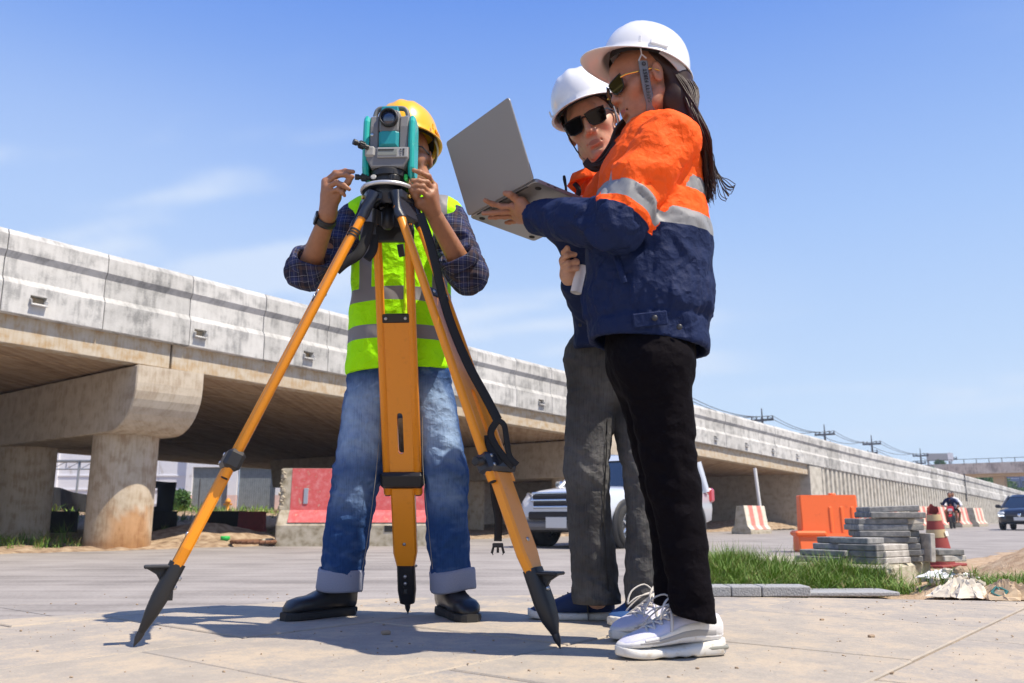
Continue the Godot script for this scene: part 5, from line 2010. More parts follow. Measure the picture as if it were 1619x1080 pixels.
	for k in 3:
		var a := 1.15 + TAU * k / 3
		s = mb()
		var prof := [[0.0, 0.010], [0.017, 0.010], [0.0185, 0.013], [0.0185, 0.026], [0.017, 0.029], [0.009, 0.030], [0.009, 0.034], [0.013, 0.034], [0.013, 0.046], [0, 0.047]]
		lathe(s, prof, Transform3D(Basis(), Vector3(cos(a) * 0.050, 0, sin(a) * 0.050)), 14, 1, true)
		for i in 14:
			at_box(s, Vector3(cos(a) * 0.050, 0.0195, sin(a) * 0.050) + Vector3(cos(TAU * i / 14), 0, sin(TAU * i / 14)) * 0.0185, Vector3(0.003, 0.014, 0.003), Vector3(0, -TAU * i / 14, 0), 0.0006)
		part("foot_screw", s, M.black_plastic, o)
	s = mb()
	lathe(s, [[0.009, 0], [0.009, 0.003], [0.007, 0.004], [0, 0.004]], Transform3D(Basis(Vector3.RIGHT, 1.2), Vector3(-0.042, 0.022, 0.055)), 18, 1, true)
	part("circular_level", s, M.inst_light, o)
	s = mb()
	at_box(s, Vector3(0.057, 0.030, 0.03), Vector3(0.012, 0.02, 0.014), Vector3.ZERO, 0.003)
	part("lock_lever", s, M.green_plastic, o)
	# base block with the display
	s = mb()
	prism(s, v2([-0.052, 0.055, 0.052, 0.055, 0.068, 0.085, 0.068, 0.124, -0.068, 0.124, -0.068, 0.085]), 0.112, Transform3D(), 0.004)
	part("base_block", s, M.inst_grey, o)
	s = mb()
	at_box(s, Vector3(0.016, 0.104, 0.0575), Vector3(0.098, 0.036, 0.006), Vector3(-0.08, 0, 0), 0.002)
	part("key_panel", s, M.inst_light, o)
	s = mb()
	at_box(s, Vector3(0.0, 0.1035, 0.061), Vector3(0.062, 0.022, 0.003), Vector3(-0.08, 0, 0), 0.0008)
	part("display", s, M.lcd, o)
	s = mb()
	at_box(s, Vector3(-0.004, 0.1115, 0.0625), Vector3(0.05, 0.004, 0.002), Vector3(-0.08, 0, 0))
	part("display_line", s, M.rubber, o)
	for i in 4:
		for x in [0.043, 0.052]:
			s = mb()
			at_box(s, Vector3(x, 0.1135 - i * 0.0066, 0.0605), Vector3(0.006, 0.0042, 0.004), Vector3(-0.08, 0, 0), 0.001)
			part("key", s, M.inst_grey if x < 0.05 else M.black_plastic, o)
	s = mb()
	at_box(s, Vector3(-0.056, 0.108, 0.052), Vector3(0.032, 0.036, 0.022), Vector3.ZERO, 0.006)
	part("knob_housing", s, M.inst_light, o)
	for kn in [[Vector3(-0.06, 0.118, 0.064), Vector3(-0.042, 0.008, 0.030), 0.0105, "tangent_screw"], [Vector3(-0.055, 0.034, 0.02), Vector3(-0.052, 0.0, 0.010), 0.0105, "tangent_screw"]]:
		s = mb()
		var d: Vector3 = kn[1]
		var b := frame_for(d)
		var len := d.length()
		lathe(s, [[0.0, 0], [kn[2] * 0.75, 0], [kn[2] * 0.75, len * 0.25], [kn[2] * 1.1, len * 0.28], [kn[2] * 1.1, len * 0.62], [kn[2] * 0.7, len * 0.66], [kn[2] * 0.7, len * 0.74], [kn[2] * 0.9, len * 0.76], [kn[2] * 0.9, len], [0, len]], Transform3D(b, kn[0]), 18, 1, true)
		for i in 12:
			var q := TAU * i / 12
			box(s, Vector3(0.003, len * 0.3, 0.003), Transform3D(b, kn[0] + b * Vector3(cos(q) * kn[2] * 1.1, len * 0.45, sin(q) * kn[2] * 1.1)), 0.0006)
		part(kn[3], s, M.black_plastic, o)
	# yoke and teal side covers
	for sx in [-1.0, 1.0]:
		s = mb()
		prism(s, v2([-0.042, 0.0, 0.042, 0.0, 0.042, 0.075, 0.034, 0.112, 0.024, 0.118, -0.024, 0.118, -0.034, 0.112, -0.042, 0.075]), 0.030, Transform3D(Basis(Vector3(0, 0, -1), Vector3.UP, Vector3(1, 0, 0)), Vector3(sx * 0.048, 0.126, 0)), 0.004)
		part("yoke", s, M.inst_grey, o)
		s = mb()
		prism(s, v2([-0.03, 0.0, 0.03, 0.0, 0.046, 0.03, 0.05, 0.12, 0.046, 0.19, 0.034, 0.212, -0.034, 0.212, -0.046, 0.19, -0.05, 0.12, -0.046, 0.03]), 0.020, Transform3D(Basis(Vector3(0, 0, -1), Vector3.UP, Vector3(1, 0, 0)), Vector3(sx * 0.0735, 0.030, 0)), 0.007)
		part("side_cover", s, M.teal, o)
	s = mb()
	lathe(s, [[0.006, 0], [0.006, 0.002], [0.004, 0.003], [0, 0.003]], Transform3D(Basis(Vector3.RIGHT, PI / 2), Vector3(-0.054, 0.172, 0.042)), 12)
	part("screw", s, M.steel, o)
	# telescope
	s = mb()
	prism(s, rounded_rect(0.062, 0.075, 0.008), 0.105, Transform3D(Basis(), Vector3(0.001, 0.216, 0.0)), 0.004)
	part("telescope_body", s, M.inst_grey, o)
	s = mb()
	prism(s, v2([-0.029, -0.008, 0.029, -0.008, 0.026, 0.013, -0.026, 0.013]), 0.09, Transform3D(Basis(), Vector3(0.001, 0.258, 0.0)), 0.003)
	part("telescope_top", s, M.teal_dark, o)
	s = mb()
	prism(s, v2([-0.0315, 0.0, 0.0315, 0.0, 0.0325, 0.05, 0.026, 0.06, -0.026, 0.06, -0.0325, 0.05]), 0.100, Transform3D(Basis(), Vector3(0.001, 0.127, 0.004)), 0.009)
	part("battery_drum", s, M.teal_dark, o)
	s = mb()
	lathe(s, [[0.0295, -0.01], [0.0305, 0.012], [0.0300, 0.018], [0.0262, 0.020], [0.0245, 0.018], [0.0240, 0.006]], Transform3D(Basis(Vector3.RIGHT, PI / 2), Vector3(0.001, 0.222, 0.052)), 40)
	part("lens_ring", s, M.black_plastic, o)
	s = mb()
	lathe(s, [[0.0242, 0.007], [0.018, 0.0105], [0.009, 0.0125], [0, 0.013]], Transform3D(Basis(Vector3.RIGHT, PI / 2), Vector3(0.001, 0.222, 0.052)), 32)
	part("lens", s, M.lens, o)
	s = mb()
	tube(s, [Vector3(0.001, 0.222, -0.05), Vector3(0.001, 0.222, -0.085), Vector3(0.001, 0.222, -0.10)], [0.016, 0.014, 0.017], 18)
	part("eyepiece", s, M.black_plastic, o)
	# carrying handle
	s = mb()
	tube(s, smooth_path([Vector3(-0.056, 0.240, 0), Vector3(-0.053, 0.262, 0), Vector3(-0.046, 0.278, 0), Vector3(-0.03, 0.284, 0), Vector3(0.03, 0.284, 0), Vector3(0.046, 0.278, 0), Vector3(0.053, 0.262, 0), Vector3(0.056, 0.240, 0)], 4), 0.0075, 12, true, 1, 1.5, Vector3(0, 0, 1))
	part("handle", s, M.inst_grey, o)
	s = mb()
	for x in [-0.056, 0.056]:
		lathe(s, [[0.009, 0], [0.009, 0.006], [0.006, 0.008], [0, 0.008]], Transform3D(Basis(), Vector3(x * 0.93, 0.242, 0.012)), 12, 1, true)
	part("handle_screw", s, M.steel, o)

	# ---- laptop, open, held from below
	var A := Vector3(-0.131, 1.235, -2.50)
	var B := Vector3(0.063, 1.235, -2.21)
	var hx := (B - A).normalized()
	var dz := Vector3(0.210, -0.034, -0.150)
	dz = (dz - hx * dz.dot(hx)).normalized()
	var nb := hx.cross(dz).normalized()
	if nb.y < 0:
		nb = -nb
	var lap := thing("laptop", "open silver laptop held from below by the woman in the orange jacket", "laptop", (A + B) / 2)
	var bb := Basis(hx, nb, hx.cross(nb))
	var zs := signf(bb.z.dot(dz))
	s = mb()
	prism(s, rounded_rect(0.349, 0.245, 0.012), 0.013, Transform3D(Basis(hx, bb.z, hx.cross(bb.z)), dz * 0.1225 + nb * 0.0065), 0.002)
	part("base", s, M.alu, lap)
	s = mb()
	for c in [[-0.148, 0.03], [0.148, 0.03], [-0.148, 0.218], [0.148, 0.218]]:
		lathe(s, [[0.0, -0.0022], [0.0085, -0.002], [0.0095, 0.0]], Transform3D(bb, hx * c[0] + dz * c[1]), 18)
	part("rubber_foot", s, M.rubber, lap)
	s = mb()
	box(s, Vector3(0.27, 0.005, 0.006), Transform3D(bb, dz * 0.004 + nb * 0.001), 0.0015)
	part("hinge", s, M.rubber, lap)
	s = mb()
	for z in [0.045, 0.068]:
		box(s, Vector3(0.002, 0.003, 0.009), Transform3D(bb, hx * 0.1745 + dz * z + nb * 0.007), 0.0006)
	part("port", s, M.rubber, lap)
	var up := Vector3(-0.040, 0.222, 0.088)
	up = (up - hx * up.dot(hx)).normalized()
	var sn := hx.cross(up).normalized()
	if sn.dot(dz) < 0:
		sn = -sn     # the screen side
	s = mb()
	prism(s, rounded_rect(0.349, 0.238, 0.010), 0.0055, Transform3D(look_basis(hx, up), up * 0.1205 + nb * 0.003 - dz * 0.003), 0.0015)
	part("lid", s, M.alu, lap)
	s = mb()
	prism(s, rounded_rect(0.338, 0.226, 0.006), 0.001, Transform3D(look_basis(hx, up), up * 0.1215 + nb * 0.003 - dz * 0.003 + sn * 0.0034))
	part("screen", s, M.screen_black, lap)
	s = mb()
	box(s, Vector3(0.28, 0.001, 0.105), Transform3D(bb, dz * 0.085 + nb * 0.0138))
	part("keyboard", s, M.keys, lap)
	s = mb()
	box(s, Vector3(0.13, 0.001, 0.08), Transform3D(bb, dz * 0.19 + nb * 0.0136))
	part("touchpad", s, M.alu_bright, lap)


# ---------------------------------------------------------------- soft shapes: a distance field and its skin
class Geo:
	var v := PackedVector3Array()
	var n := PackedVector3Array()
	var c := PackedColorArray()
	var t := PackedInt32Array()

	func mesh() -> ArrayMesh:
		var a := []
		a.resize(Mesh.ARRAY_MAX)
		a[Mesh.ARRAY_VERTEX] = v
		a[Mesh.ARRAY_NORMAL] = n
		if c.size() == v.size():
			a[Mesh.ARRAY_COLOR] = c
		a[Mesh.ARRAY_INDEX] = t
		var m := ArrayMesh.new()
		m.add_surface_from_arrays(Mesh.PRIMITIVE_TRIANGLES, a)
		return m

	func add(o: Geo, xf := Transform3D()) -> void:
		var at := v.size()
		var nb := xf.basis.orthonormalized()
		for i in o.v.size():
			v.append(xf * o.v[i])
			n.append(nb * o.n[i])
		for i in o.t:
			t.append(i + at)

	func tint(f: Callable) -> void:
		c.resize(v.size())
		for i in v.size():
			c[i] = f.call(v[i], n[i])

	# cuts along f = 0; returns [where f < 0, where f >= 0]
	func split(f: Callable) -> Array:
		var val := PackedFloat32Array()
		val.resize(v.size())
		for i in v.size():
			val[i] = f.call(v[i])
		var out := [Geo.new(), Geo.new()]
		var maps := [{}, {}]
		var put := func(side: int, key: Variant, p: Vector3, q: Vector3) -> int:
			if maps[side].has(key):
				return maps[side][key]
			var g: Geo = out[side]
			maps[side][key] = g.v.size()
			g.v.append(p)
			g.n.append(q)
			return g.v.size() - 1
		for i in range(0, t.size(), 3):
			var ia := [t[i], t[i + 1], t[i + 2]]
			var sg := [val[ia[0]] >= 0, val[ia[1]] >= 0, val[ia[2]] >= 0]
			if sg[0] == sg[1] and sg[1] == sg[2]:
				var s := 1 if sg[0] else 0
				for k in ia:
					out[s].t.append(put.call(s, k, v[k], n[k]))
				continue
			for s in 2:
				var poly := []
				for e in 3:
					var x: int = ia[e]
					var y: int = ia[(e + 1) % 3]
					if sg[e] == (s == 1):
						poly.append(put.call(s, x, v[x], n[x]))
					if sg[e] != sg[(e + 1) % 3]:
						var w := val[x] / (val[x] - val[y])
						poly.append(put.call(s, Vector2i(mini(x, y), maxi(x, y)), v[x].lerp(v[y], w), n[x].lerp(n[y], w).normalized()))
				for e in range(1, poly.size() - 1):
					out[s].t.append_array([poly[0], poly[e], poly[e + 1]])
		return out


class Sdf:
	var o: Vector3
	var c: float
	var nx: int
	var ny: int
	var nz: int
	var bx: int
	var by: int
	var bz: int
	var d := PackedFloat32Array()
	var act := PackedByteArray()

	func _init(lo: Vector3, hi: Vector3, cell: float) -> void:
		o = lo
		c = cell
		bx = int(ceil((hi.x - lo.x) / cell / 4.0)) + 1
		by = int(ceil((hi.y - lo.y) / cell / 4.0)) + 1
		bz = int(ceil((hi.z - lo.z) / cell / 4.0)) + 1
		nx = bx * 4
		ny = by * 4
		nz = bz * 4
		d.resize(nx * ny * nz)
		d.fill(1.0)
		act.resize(bx * by * bz)

	# tapered capsule; thin along ax by the factor sq; mode 0 joins, 1 carves
	func cap(a: Vector3, b: Vector3, ra: float, rb: float, k := 0.02, ax := Vector3.ZERO, sq := 1.0, mode := 0) -> void:
		var rm := maxf(ra, rb) + k + 3.0 * c
		var lo := Vector3(minf(a.x, b.x) - rm, minf(a.y, b.y) - rm, minf(a.z, b.z) - rm)
		var hi := Vector3(maxf(a.x, b.x) + rm, maxf(a.y, b.y) + rm, maxf(a.z, b.z) + rm)
		var f := ax * (sq - 1.0)
		var bb := b - a
		bb += f * bb.dot(ax)
		var l2 := maxf(bb.length_squared(), 1e-12)
		var dr := rb - ra
		var near := (c * 3.6) * maxf(1.0, sq) + k + 2.0 * c
		for z in range(maxi(0, int((lo.z - o.z) / c / 4)), mini(bz - 1, int((hi.z - o.z) / c / 4)) + 1):
			for y in range(maxi(0, int((lo.y - o.y) / c / 4)), mini(by - 1, int((hi.y - o.y) / c / 4)) + 1):
				for x in range(maxi(0, int((lo.x - o.x) / c / 4)), mini(bx - 1, int((hi.x - o.x) / c / 4)) + 1):
					var p := o + Vector3(x * 4 + 1.5, y * 4 + 1.5, z * 4 + 1.5) * c - a
					p += f * p.dot(ax)
					var h := clampf(p.dot(bb) / l2, 0.0, 1.0)
					var d0 := (p - bb * h).length() - ra - dr * h
					if d0 > near:
						continue
					var deep := d0 < -near
					if deep and mode == 0:
						for kk in 4:
							for jj in 4:
								var at0 := ((z * 4 + kk) * ny + y * 4 + jj) * nx + x * 4
								for ii in 4:
									if d[at0 + ii] > d0:
										d[at0 + ii] = d0
						continue
					act[(z * by + y) * bx + x] = 1
					for kk in 4:
						for jj in 4:
							var at := ((z * 4 + kk) * ny + y * 4 + jj) * nx + x * 4
							var q := o + Vector3(x * 4, y * 4 + jj, z * 4 + kk) * c - a
							for ii in 4:
								var w := q + f * q.dot(ax)
								var g := clampf(w.dot(bb) / l2, 0.0, 1.0)
								var e := (w - bb * g).length() - ra - dr * g
								var old := d[at]
								if mode == 0:
									var m := maxf(k - absf(old - e), 0.0) / k
									d[at] = minf(old, e) - m * m * k * 0.25
								else:
									var m := maxf(k - absf(old + e), 0.0) / k
									d[at] = maxf(old, -e) + m * m * k * 0.25
								at += 1
								q.x += c

	func ball(p: Vector3, r: float, k := 0.02, mode := 0) -> void:
		cap(p, p, r, r, k, Vector3.ZERO, 1.0, mode)

	func path(pts: Array, rad: Array, k := 0.02, ax := Vector3.ZERO, sq := 1.0) -> void:
		for i in pts.size() - 1:
			cap(pts[i], pts[i + 1], rad[i], rad[i + 1], k, ax, sq)

	func ell(p: Vector3, b: Basis, r: Vector3, k := 0.02, mode := 0) -> void:
		var rm := maxf(r.x, maxf(r.y, r.z)) + k + 3.0 * c
		var near := c * 6.0 + k + 2 * c
		var inv := b.transposed()
		for z in range(maxi(0, int((p.z - rm - o.z) / c / 4)), mini(bz - 1, int((p.z + rm - o.z) / c / 4)) + 1):
			for y in range(maxi(0, int((p.y - rm - o.y) / c / 4)), mini(by - 1, int((p.y + rm - o.y) / c / 4)) + 1):
				for x in range(maxi(0, int((p.x - rm - o.x) / c / 4)), mini(bx - 1, int((p.x + rm - o.x) / c / 4)) + 1):
					var q0 := inv * (o + Vector3(x * 4 + 1.5, y * 4 + 1.5, z * 4 + 1.5) * c - p)
					var k0 := (q0 / r).length()
					var d0 := k0 * (k0 - 1.0) / maxf((q0 / (r * r)).length(), 1e-6)
					if d0 > near:
						continue
					act[(z * by + y) * bx + x] = 1
					for kk in 4:
						for jj in 4:
							var at := ((z * 4 + kk) * ny + y * 4 + jj) * nx + x * 4
							for ii in 4:
								var q := inv * (o + Vector3(x * 4 + ii, y * 4 + jj, z * 4 + kk) * c - p)
								var l := (q / r).length()
								var e := l * (l - 1.0) / maxf((q / (r * r)).length(), 1e-6)
								var old := d[at]
								if mode == 0:
									var m := maxf(k - absf(old - e), 0.0) / k
									d[at] = minf(old, e) - m * m * k * 0.25
								else:
									var m := maxf(k - absf(old + e), 0.0) / k
									d[at] = maxf(old, -e) + m * m * k * 0.25
								at += 1

	# f(point, distance) gives what is added near the skin
	func each(f: Callable, band := 3.0) -> void:
		for z in nz:
			for y in ny:
				for xb in bx:
					if not act[((z >> 2) * by + (y >> 2)) * bx + xb]:
						continue
					var at := (z * ny + y) * nx + xb * 4
					for ii in 4:
						if absf(d[at]) < band * c:
							d[at] = f.call(o + Vector3(xb * 4 + ii, y, z) * c, d[at])
						at += 1

	func cut(p: Vector3, nrm: Vector3) -> void:   # takes away what lies on nrm's side
		each(func(q: Vector3, e: float) -> float: return maxf(e, (q - p).dot(nrm)), 200.0)

	func skin() -> Geo:
		var g := Geo.new()
		var vid := PackedInt32Array()
		vid.resize(d.size())
		vid.fill(-1)
		var cells := PackedInt32Array()
		var sy := nx
		var sz := nx * ny
		var offs := [0, 1, sy, sy + 1, sz, sz + 1, sz + sy, sz + sy + 1]
		for z in nz - 1:
			for y in ny - 1:
				for xb in bx:
					if not act[((z >> 2) * by + (y >> 2)) * bx + xb]:
						continue
					for ii in 4:
						var x := xb * 4 + ii
						if x >= nx - 1:
							continue
						var at := z * sz + y * sy + x
						var s0 := d[at] < 0.0
						if (d[at + 1] < 0.0) == s0 and (d[at + sy] < 0.0) == s0 and (d[at + sy + 1] < 0.0) == s0 and (d[at + sz] < 0.0) == s0 and (d[at + sz + 1] < 0.0) == s0 and (d[at + sz + sy] < 0.0) == s0 and (d[at + sz + sy + 1] < 0.0) == s0:
							continue
						var sum := Vector3.ZERO
						var cnt := 0
						for e in [[0, 1], [2, 3], [4, 5], [6, 7], [0, 2], [1, 3], [4, 6], [5, 7], [0, 4], [1, 5], [2, 6], [3, 7]]:
							var i0: int = e[0]
							var i1: int = e[1]
							var a := d[at + offs[i0]]
							var b := d[at + offs[i1]]
							if (a < 0.0) != (b < 0.0):
								var w := a / (a - b)
								sum += Vector3(i0 & 1, (i0 >> 1) & 1, i0 >> 2).lerp(Vector3(i1 & 1, (i1 >> 1) & 1, i1 >> 2), w)
								cnt += 1
						vid[at] = g.v.size()
						cells.append(at)
						g.v.append(o + (Vector3(x, y, z) + sum / cnt) * c)
		g.n.resize(g.v.size())
		for at in cells:
			var s0 := d[at] < 0.0
			for ax in 3:
				var st: int = [1, sy, sz][ax]
				if (d[at + st] < 0.0) == s0:
					continue
				var p: int = [sy, sz, 1][ax]
				var q: int = [sz, 1, sy][ax]
				if at - p - q < 0:
					continue
				var i0 := vid[at - p - q]
				var i1 := vid[at - q]
				var i2 := vid[at]
				var i3 := vid[at - p]
				if i0 < 0 or i1 < 0 or i2 < 0 or i3 < 0:
					continue
				# inside at the low end: outside lies along +axis
				if s0:
					g.t.append_array([i0, i2, i1, i0, i3, i2])
				else:
					g.t.append_array([i0, i1, i2, i0, i2, i3])
		for i in range(0, g.t.size(), 3):
			var fn := (g.v[g.t[i + 2]] - g.v[g.t[i]]).cross(g.v[g.t[i + 1]] - g.v[g.t[i]])
			for k in 3:
				g.n[g.t[i + k]] += fn
		for i in g.n.size():
			g.n[i] = g.n[i].normalized()
		return g


var wr := FastNoiseLite.new()


# ---------------------------------------------------------------- heads and hands
# origin between the ears, y up, z to the face
func head_geo(s: float, female: bool) -> Array:
	var f := Sdf.new(Vector3(-0.11, -0.215, -0.14), Vector3(0.11, 0.15, 0.145), 0.0029)
	var I := Basis()
	f.ell(Vector3(0, 0.035, -0.018), I, Vector3(0.074, 0.094, 0.097), 0.01)
	f.ell(Vector3(0, -0.028, 0.030), I, Vector3(0.059, 0.082, 0.064), 0.03)
	for x in [-1.0, 1.0]:
		f.cap(Vector3(x * 0.055, -0.055, -0.005), Vector3(x * 0.047, -0.078, 0.018), 0.018, 0.018 if female else 0.021, 0.03)
		f.cap(Vector3(x * 0.047, -0.078, 0.018), Vector3(x * 0.012, -0.107, 0.068), 0.017 if female else 0.02, 0.015, 0.03)
		f.ball(Vector3(x * 0.044, -0.022, 0.056), 0.021, 0.025)
		f.cap(Vector3(x * 0.058, -0.01, 0.04), Vector3(x * 0.065, -0.005, 0.0), 0.012, 0.012, 0.02)
	f.cap(Vector3(-0.036, 0.024, 0.079), Vector3(0.036, 0.024, 0.079), 0.012, 0.012, 0.02)
	f.ball(Vector3(0, 0.05, 0.06), 0.03, 0.03)
	f.ball(Vector3(0, -0.106, 0.076), 0.014 if female else 0.017, 0.02)
	for x in [-1.0, 1.0]:
		f.ell(Vector3(x * 0.031, 0.001, 0.096), I, Vector3(0.019, 0.012, 0.014), 0.016, 1)
		f.ell(Vector3(x * 0.031, 0.0, 0.079), I, Vector3(0.0135, 0.0105, 0.0125), 0.004)
	var up := 0.004 if female else 0.0
	f.cap(Vector3(0, 0.014, 0.086), Vector3(0, -0.030 + up, 0.108 - up), 0.0085, 0.0095, 0.012)
	f.ball(Vector3(0, -0.034 + up, 0.108 - up), 0.0105, 0.008)
	for x in [-1.0, 1.0]:
		f.ball(Vector3(x * 0.0125, -0.038 + up, 0.096), 0.0085, 0.008)
		f.ball(Vector3(x * 0.0065, -0.0455 + up, 0.104), 0.0032, 0.003, 1)
	f.ell(Vector3(0, -0.068, 0.072), I, Vector3(0.031, 0.024, 0.021), 0.025)
	f.cap(Vector3(-0.019, -0.0675, 0.083), Vector3(0, -0.0648, 0.0895), 0.0045, 0.0055, 0.008)
	f.cap(Vector3(0.019, -0.0675, 0.083), Vector3(0, -0.0648, 0.0895), 0.0045, 0.0055, 0.008)
	f.cap(Vector3(-0.013, -0.0758, 0.0855), Vector3(0.013, -0.0758, 0.0855), 0.0058, 0.0058, 0.008)
	f.cap(Vector3(-0.023, -0.0708, 0.0875), Vector3(0.023, -0.0708, 0.0875), 0.0026, 0.0026, 0.003, Vector3.ZERO, 1.0, 1)
	f.cap(Vector3(-0.010, -0.090, 0.090), Vector3(0.010, -0.090, 0.090), 0.005, 0.005, 0.01, Vector3.ZERO, 1.0, 1)
	for x in [-1.0, 1.0]:
		var eb := Basis.from_euler(Vector3(-0.25, x * 0.35, 0))
		f.ell(Vector3(x * 0.079, -0.004, -0.012), eb, Vector3(0.0085, 0.032, 0.019), 0.006)
		f.ell(Vector3(x * 0.089, 0.002, -0.008), eb, Vector3(0.0075, 0.019, 0.011), 0.004, 1)
		f.cap(Vector3(x * 0.087, -0.012, -0.002), Vector3(x * 0.085, 0.0, 0.004), 0.004, 0.003, 0.004)
	f.cap(Vector3(0, -0.06, -0.03), Vector3(0, -0.2, -0.045), 0.047 if female else 0.055, 0.05 if female else 0.060, 0.03)
	f.cut(Vector3(0, -0.20, 0), Vector3(0, -1, 0))
	var g := f.skin()
	var sp := g.split(func(p: Vector3) -> float: return (pow(p.x / 0.0195, 2) + pow((p.y + 0.0705) / 0.0075, 2) - 1.0) if p.z > 0.075 else 1.0)
	for q in sp:
		for i in q.v.size():
			q.v[i] *= s
	return [sp[1], sp[0]]


func hand_geo(lo: Vector3, hi: Vector3, palm: Array, fingers: Array, wrist: Array) -> Geo:
	var f := Sdf.new(lo - Vector3.ONE * 0.03, hi + Vector3.ONE * 0.03, 0.0032)
	for i in palm.size() - 1:
		f.cap(palm[i][0], palm[i + 1][0], palm[i][1], palm[i + 1][1], 0.016)
	for i in wrist.size() - 1:
		f.cap(wrist[i][0], wrist[i + 1][0], wrist[i][1], wrist[i + 1][1], 0.02)
	for g in fingers:
		var pts: Array = g[0]
		var r: float = g[1]
		for i in pts.size() - 1:
			var r0 := r * (1.08 - 0.11 * i)
			f.cap(pts[i], pts[i + 1], r0, r * (1.08 - 0.11 * (i + 1)), 0.005)
			if i > 0:
				f.ball(pts[i], r0 * 1.04, 0.004)
	return f.skin()


func bounds(pts: Array) -> AABB:
	var b := AABB(pts[0], Vector3.ZERO)
	for p in pts:
		b = b.expand(p)
	return b


# fingers: arrays of 3-4 points from knuckle to tip; palm joins the wrist to each knuckle
func hand(wrist: Vector3, elbow: Vector3, fingers: Array, r := 0.0085) -> Geo:
	var all := [wrist]
	for g in fingers:
		all.append_array(g)
	var b := bounds(all)
	var fg := []
	for i in fingers.size():
		fg.append([fingers[i], r * [1.22, 1.0, 1.02, 0.98, 0.86][i]])
	# palm: from the wrist to the four knuckles
	var geo_palm := []
	var f := Sdf.new(b.position - Vector3.ONE * 0.045, b.end + Vector3.ONE * 0.045, 0.0033)
	f.cap(wrist + (elbow - wrist).normalized() * 0.05, wrist, 0.0285, 0.0265, 0.01)
	for i in range(1, 5):
		f.cap(wrist.lerp(fingers[i][0], 0.12), fingers[i][0], 0.0215, 0.0132 if i < 4 else 0.0122, 0.014)
	f.cap(wrist.lerp(fingers[0][0], 0.1), fingers[0][0], 0.020, 0.0155, 0.014)
	f.cap(fingers[0][0], wrist.lerp((fingers[1][0] + fingers[2][0]) / 2, 0.6), 0.015, 0.014, 0.014)
	for g in fg:
		var pts: Array = g[0]
		var rr: float = g[1]
		for i in pts.size() - 1:
			var r0 := rr * (1.12 - 0.1 * i)
			f.cap(pts[i], pts[i + 1], r0, rr * (1.12 - 0.1 * (i + 1)), 0.005)
			if i > 0:
				f.ball(pts[i], r0 * 1.05, 0.004)
	return f.skin()


# ---------------------------------------------------------------- headgear, shoes
func helmet_shell(visor: float, peak_ridge := true) -> SurfaceTool:
	# rim at y 0; z to the front
	var st := mb()
	var n := 64
	var rings := []
	var shell := func(e: float, k: float, thick: float) -> PackedVector3Array:
		var ring := PackedVector3Array()
		for j in n:
			var a := TAU * j / n
			var fx := sin(a)
			var fz := cos(a)
			var rx := 0.108
			var rz := 0.133 if fz > 0 else 0.136
			var c := pow(cos(e), 0.82)
			var y := 0.128 * pow(sin(e), 0.92)
			var bump := 0.0
			if peak_ridge:
				bump = 0.006 * exp(-pow(fx * c * rx / 0.016, 2)) * smoothstep(0.25, 0.8, e) + 0.004 * (exp(-pow((fx * c * rx - 0.042) / 0.010, 2)) + exp(-pow((fx * c * rx + 0.042) / 0.010, 2))) * smoothstep(0.35, 0.9, e)
			ring.append(Vector3(fx * (rx - thick) * c * k, y - thick * sin(e) + bump * (1.0 if thick == 0.0 else 0.7), fz * (rz - thick) * c * k))
		return ring
	var brim := func(out: float, drop: float) -> PackedVector3Array:
		var ring := PackedVector3Array()
		for j in n:
			var a := TAU * j / n
			var fx := sin(a)
			var fz := cos(a)
			var v := visor * pow(maxf(0.0, fz), 1.6)
			var o := 0.012 + v
			var rz := 0.133 if fz > 0 else 0.136
			ring.append(Vector3(fx * (0.108 + 0.012 * out + v * 0.25 * out), drop - 0.20 * v * out - 0.006 * out - 0.012 * maxf(0, -fz), fz * (rz + o * out)))
		return ring
	for i in range(14, -1, -1):
		rings.append(shell.call(0.001 + (PI / 2 - 0.012) * i / 14.0, 1.0, 0.0))
	for q in [[0.15, -0.003], [0.6, -0.005], [1.0, -0.005], [1.03, -0.0075], [0.98, -0.009], [0.5, -0.009], [0.05, -0.007]]:
		rings.append(brim.call(q[0], q[1]))
	for i in 15:
		rings.append(shell.call(0.001 + (PI / 2 - 0.012) * i / 14.0, 1.0, 0.004))
	loft(st, rings, 1, true, true, false)
	return st


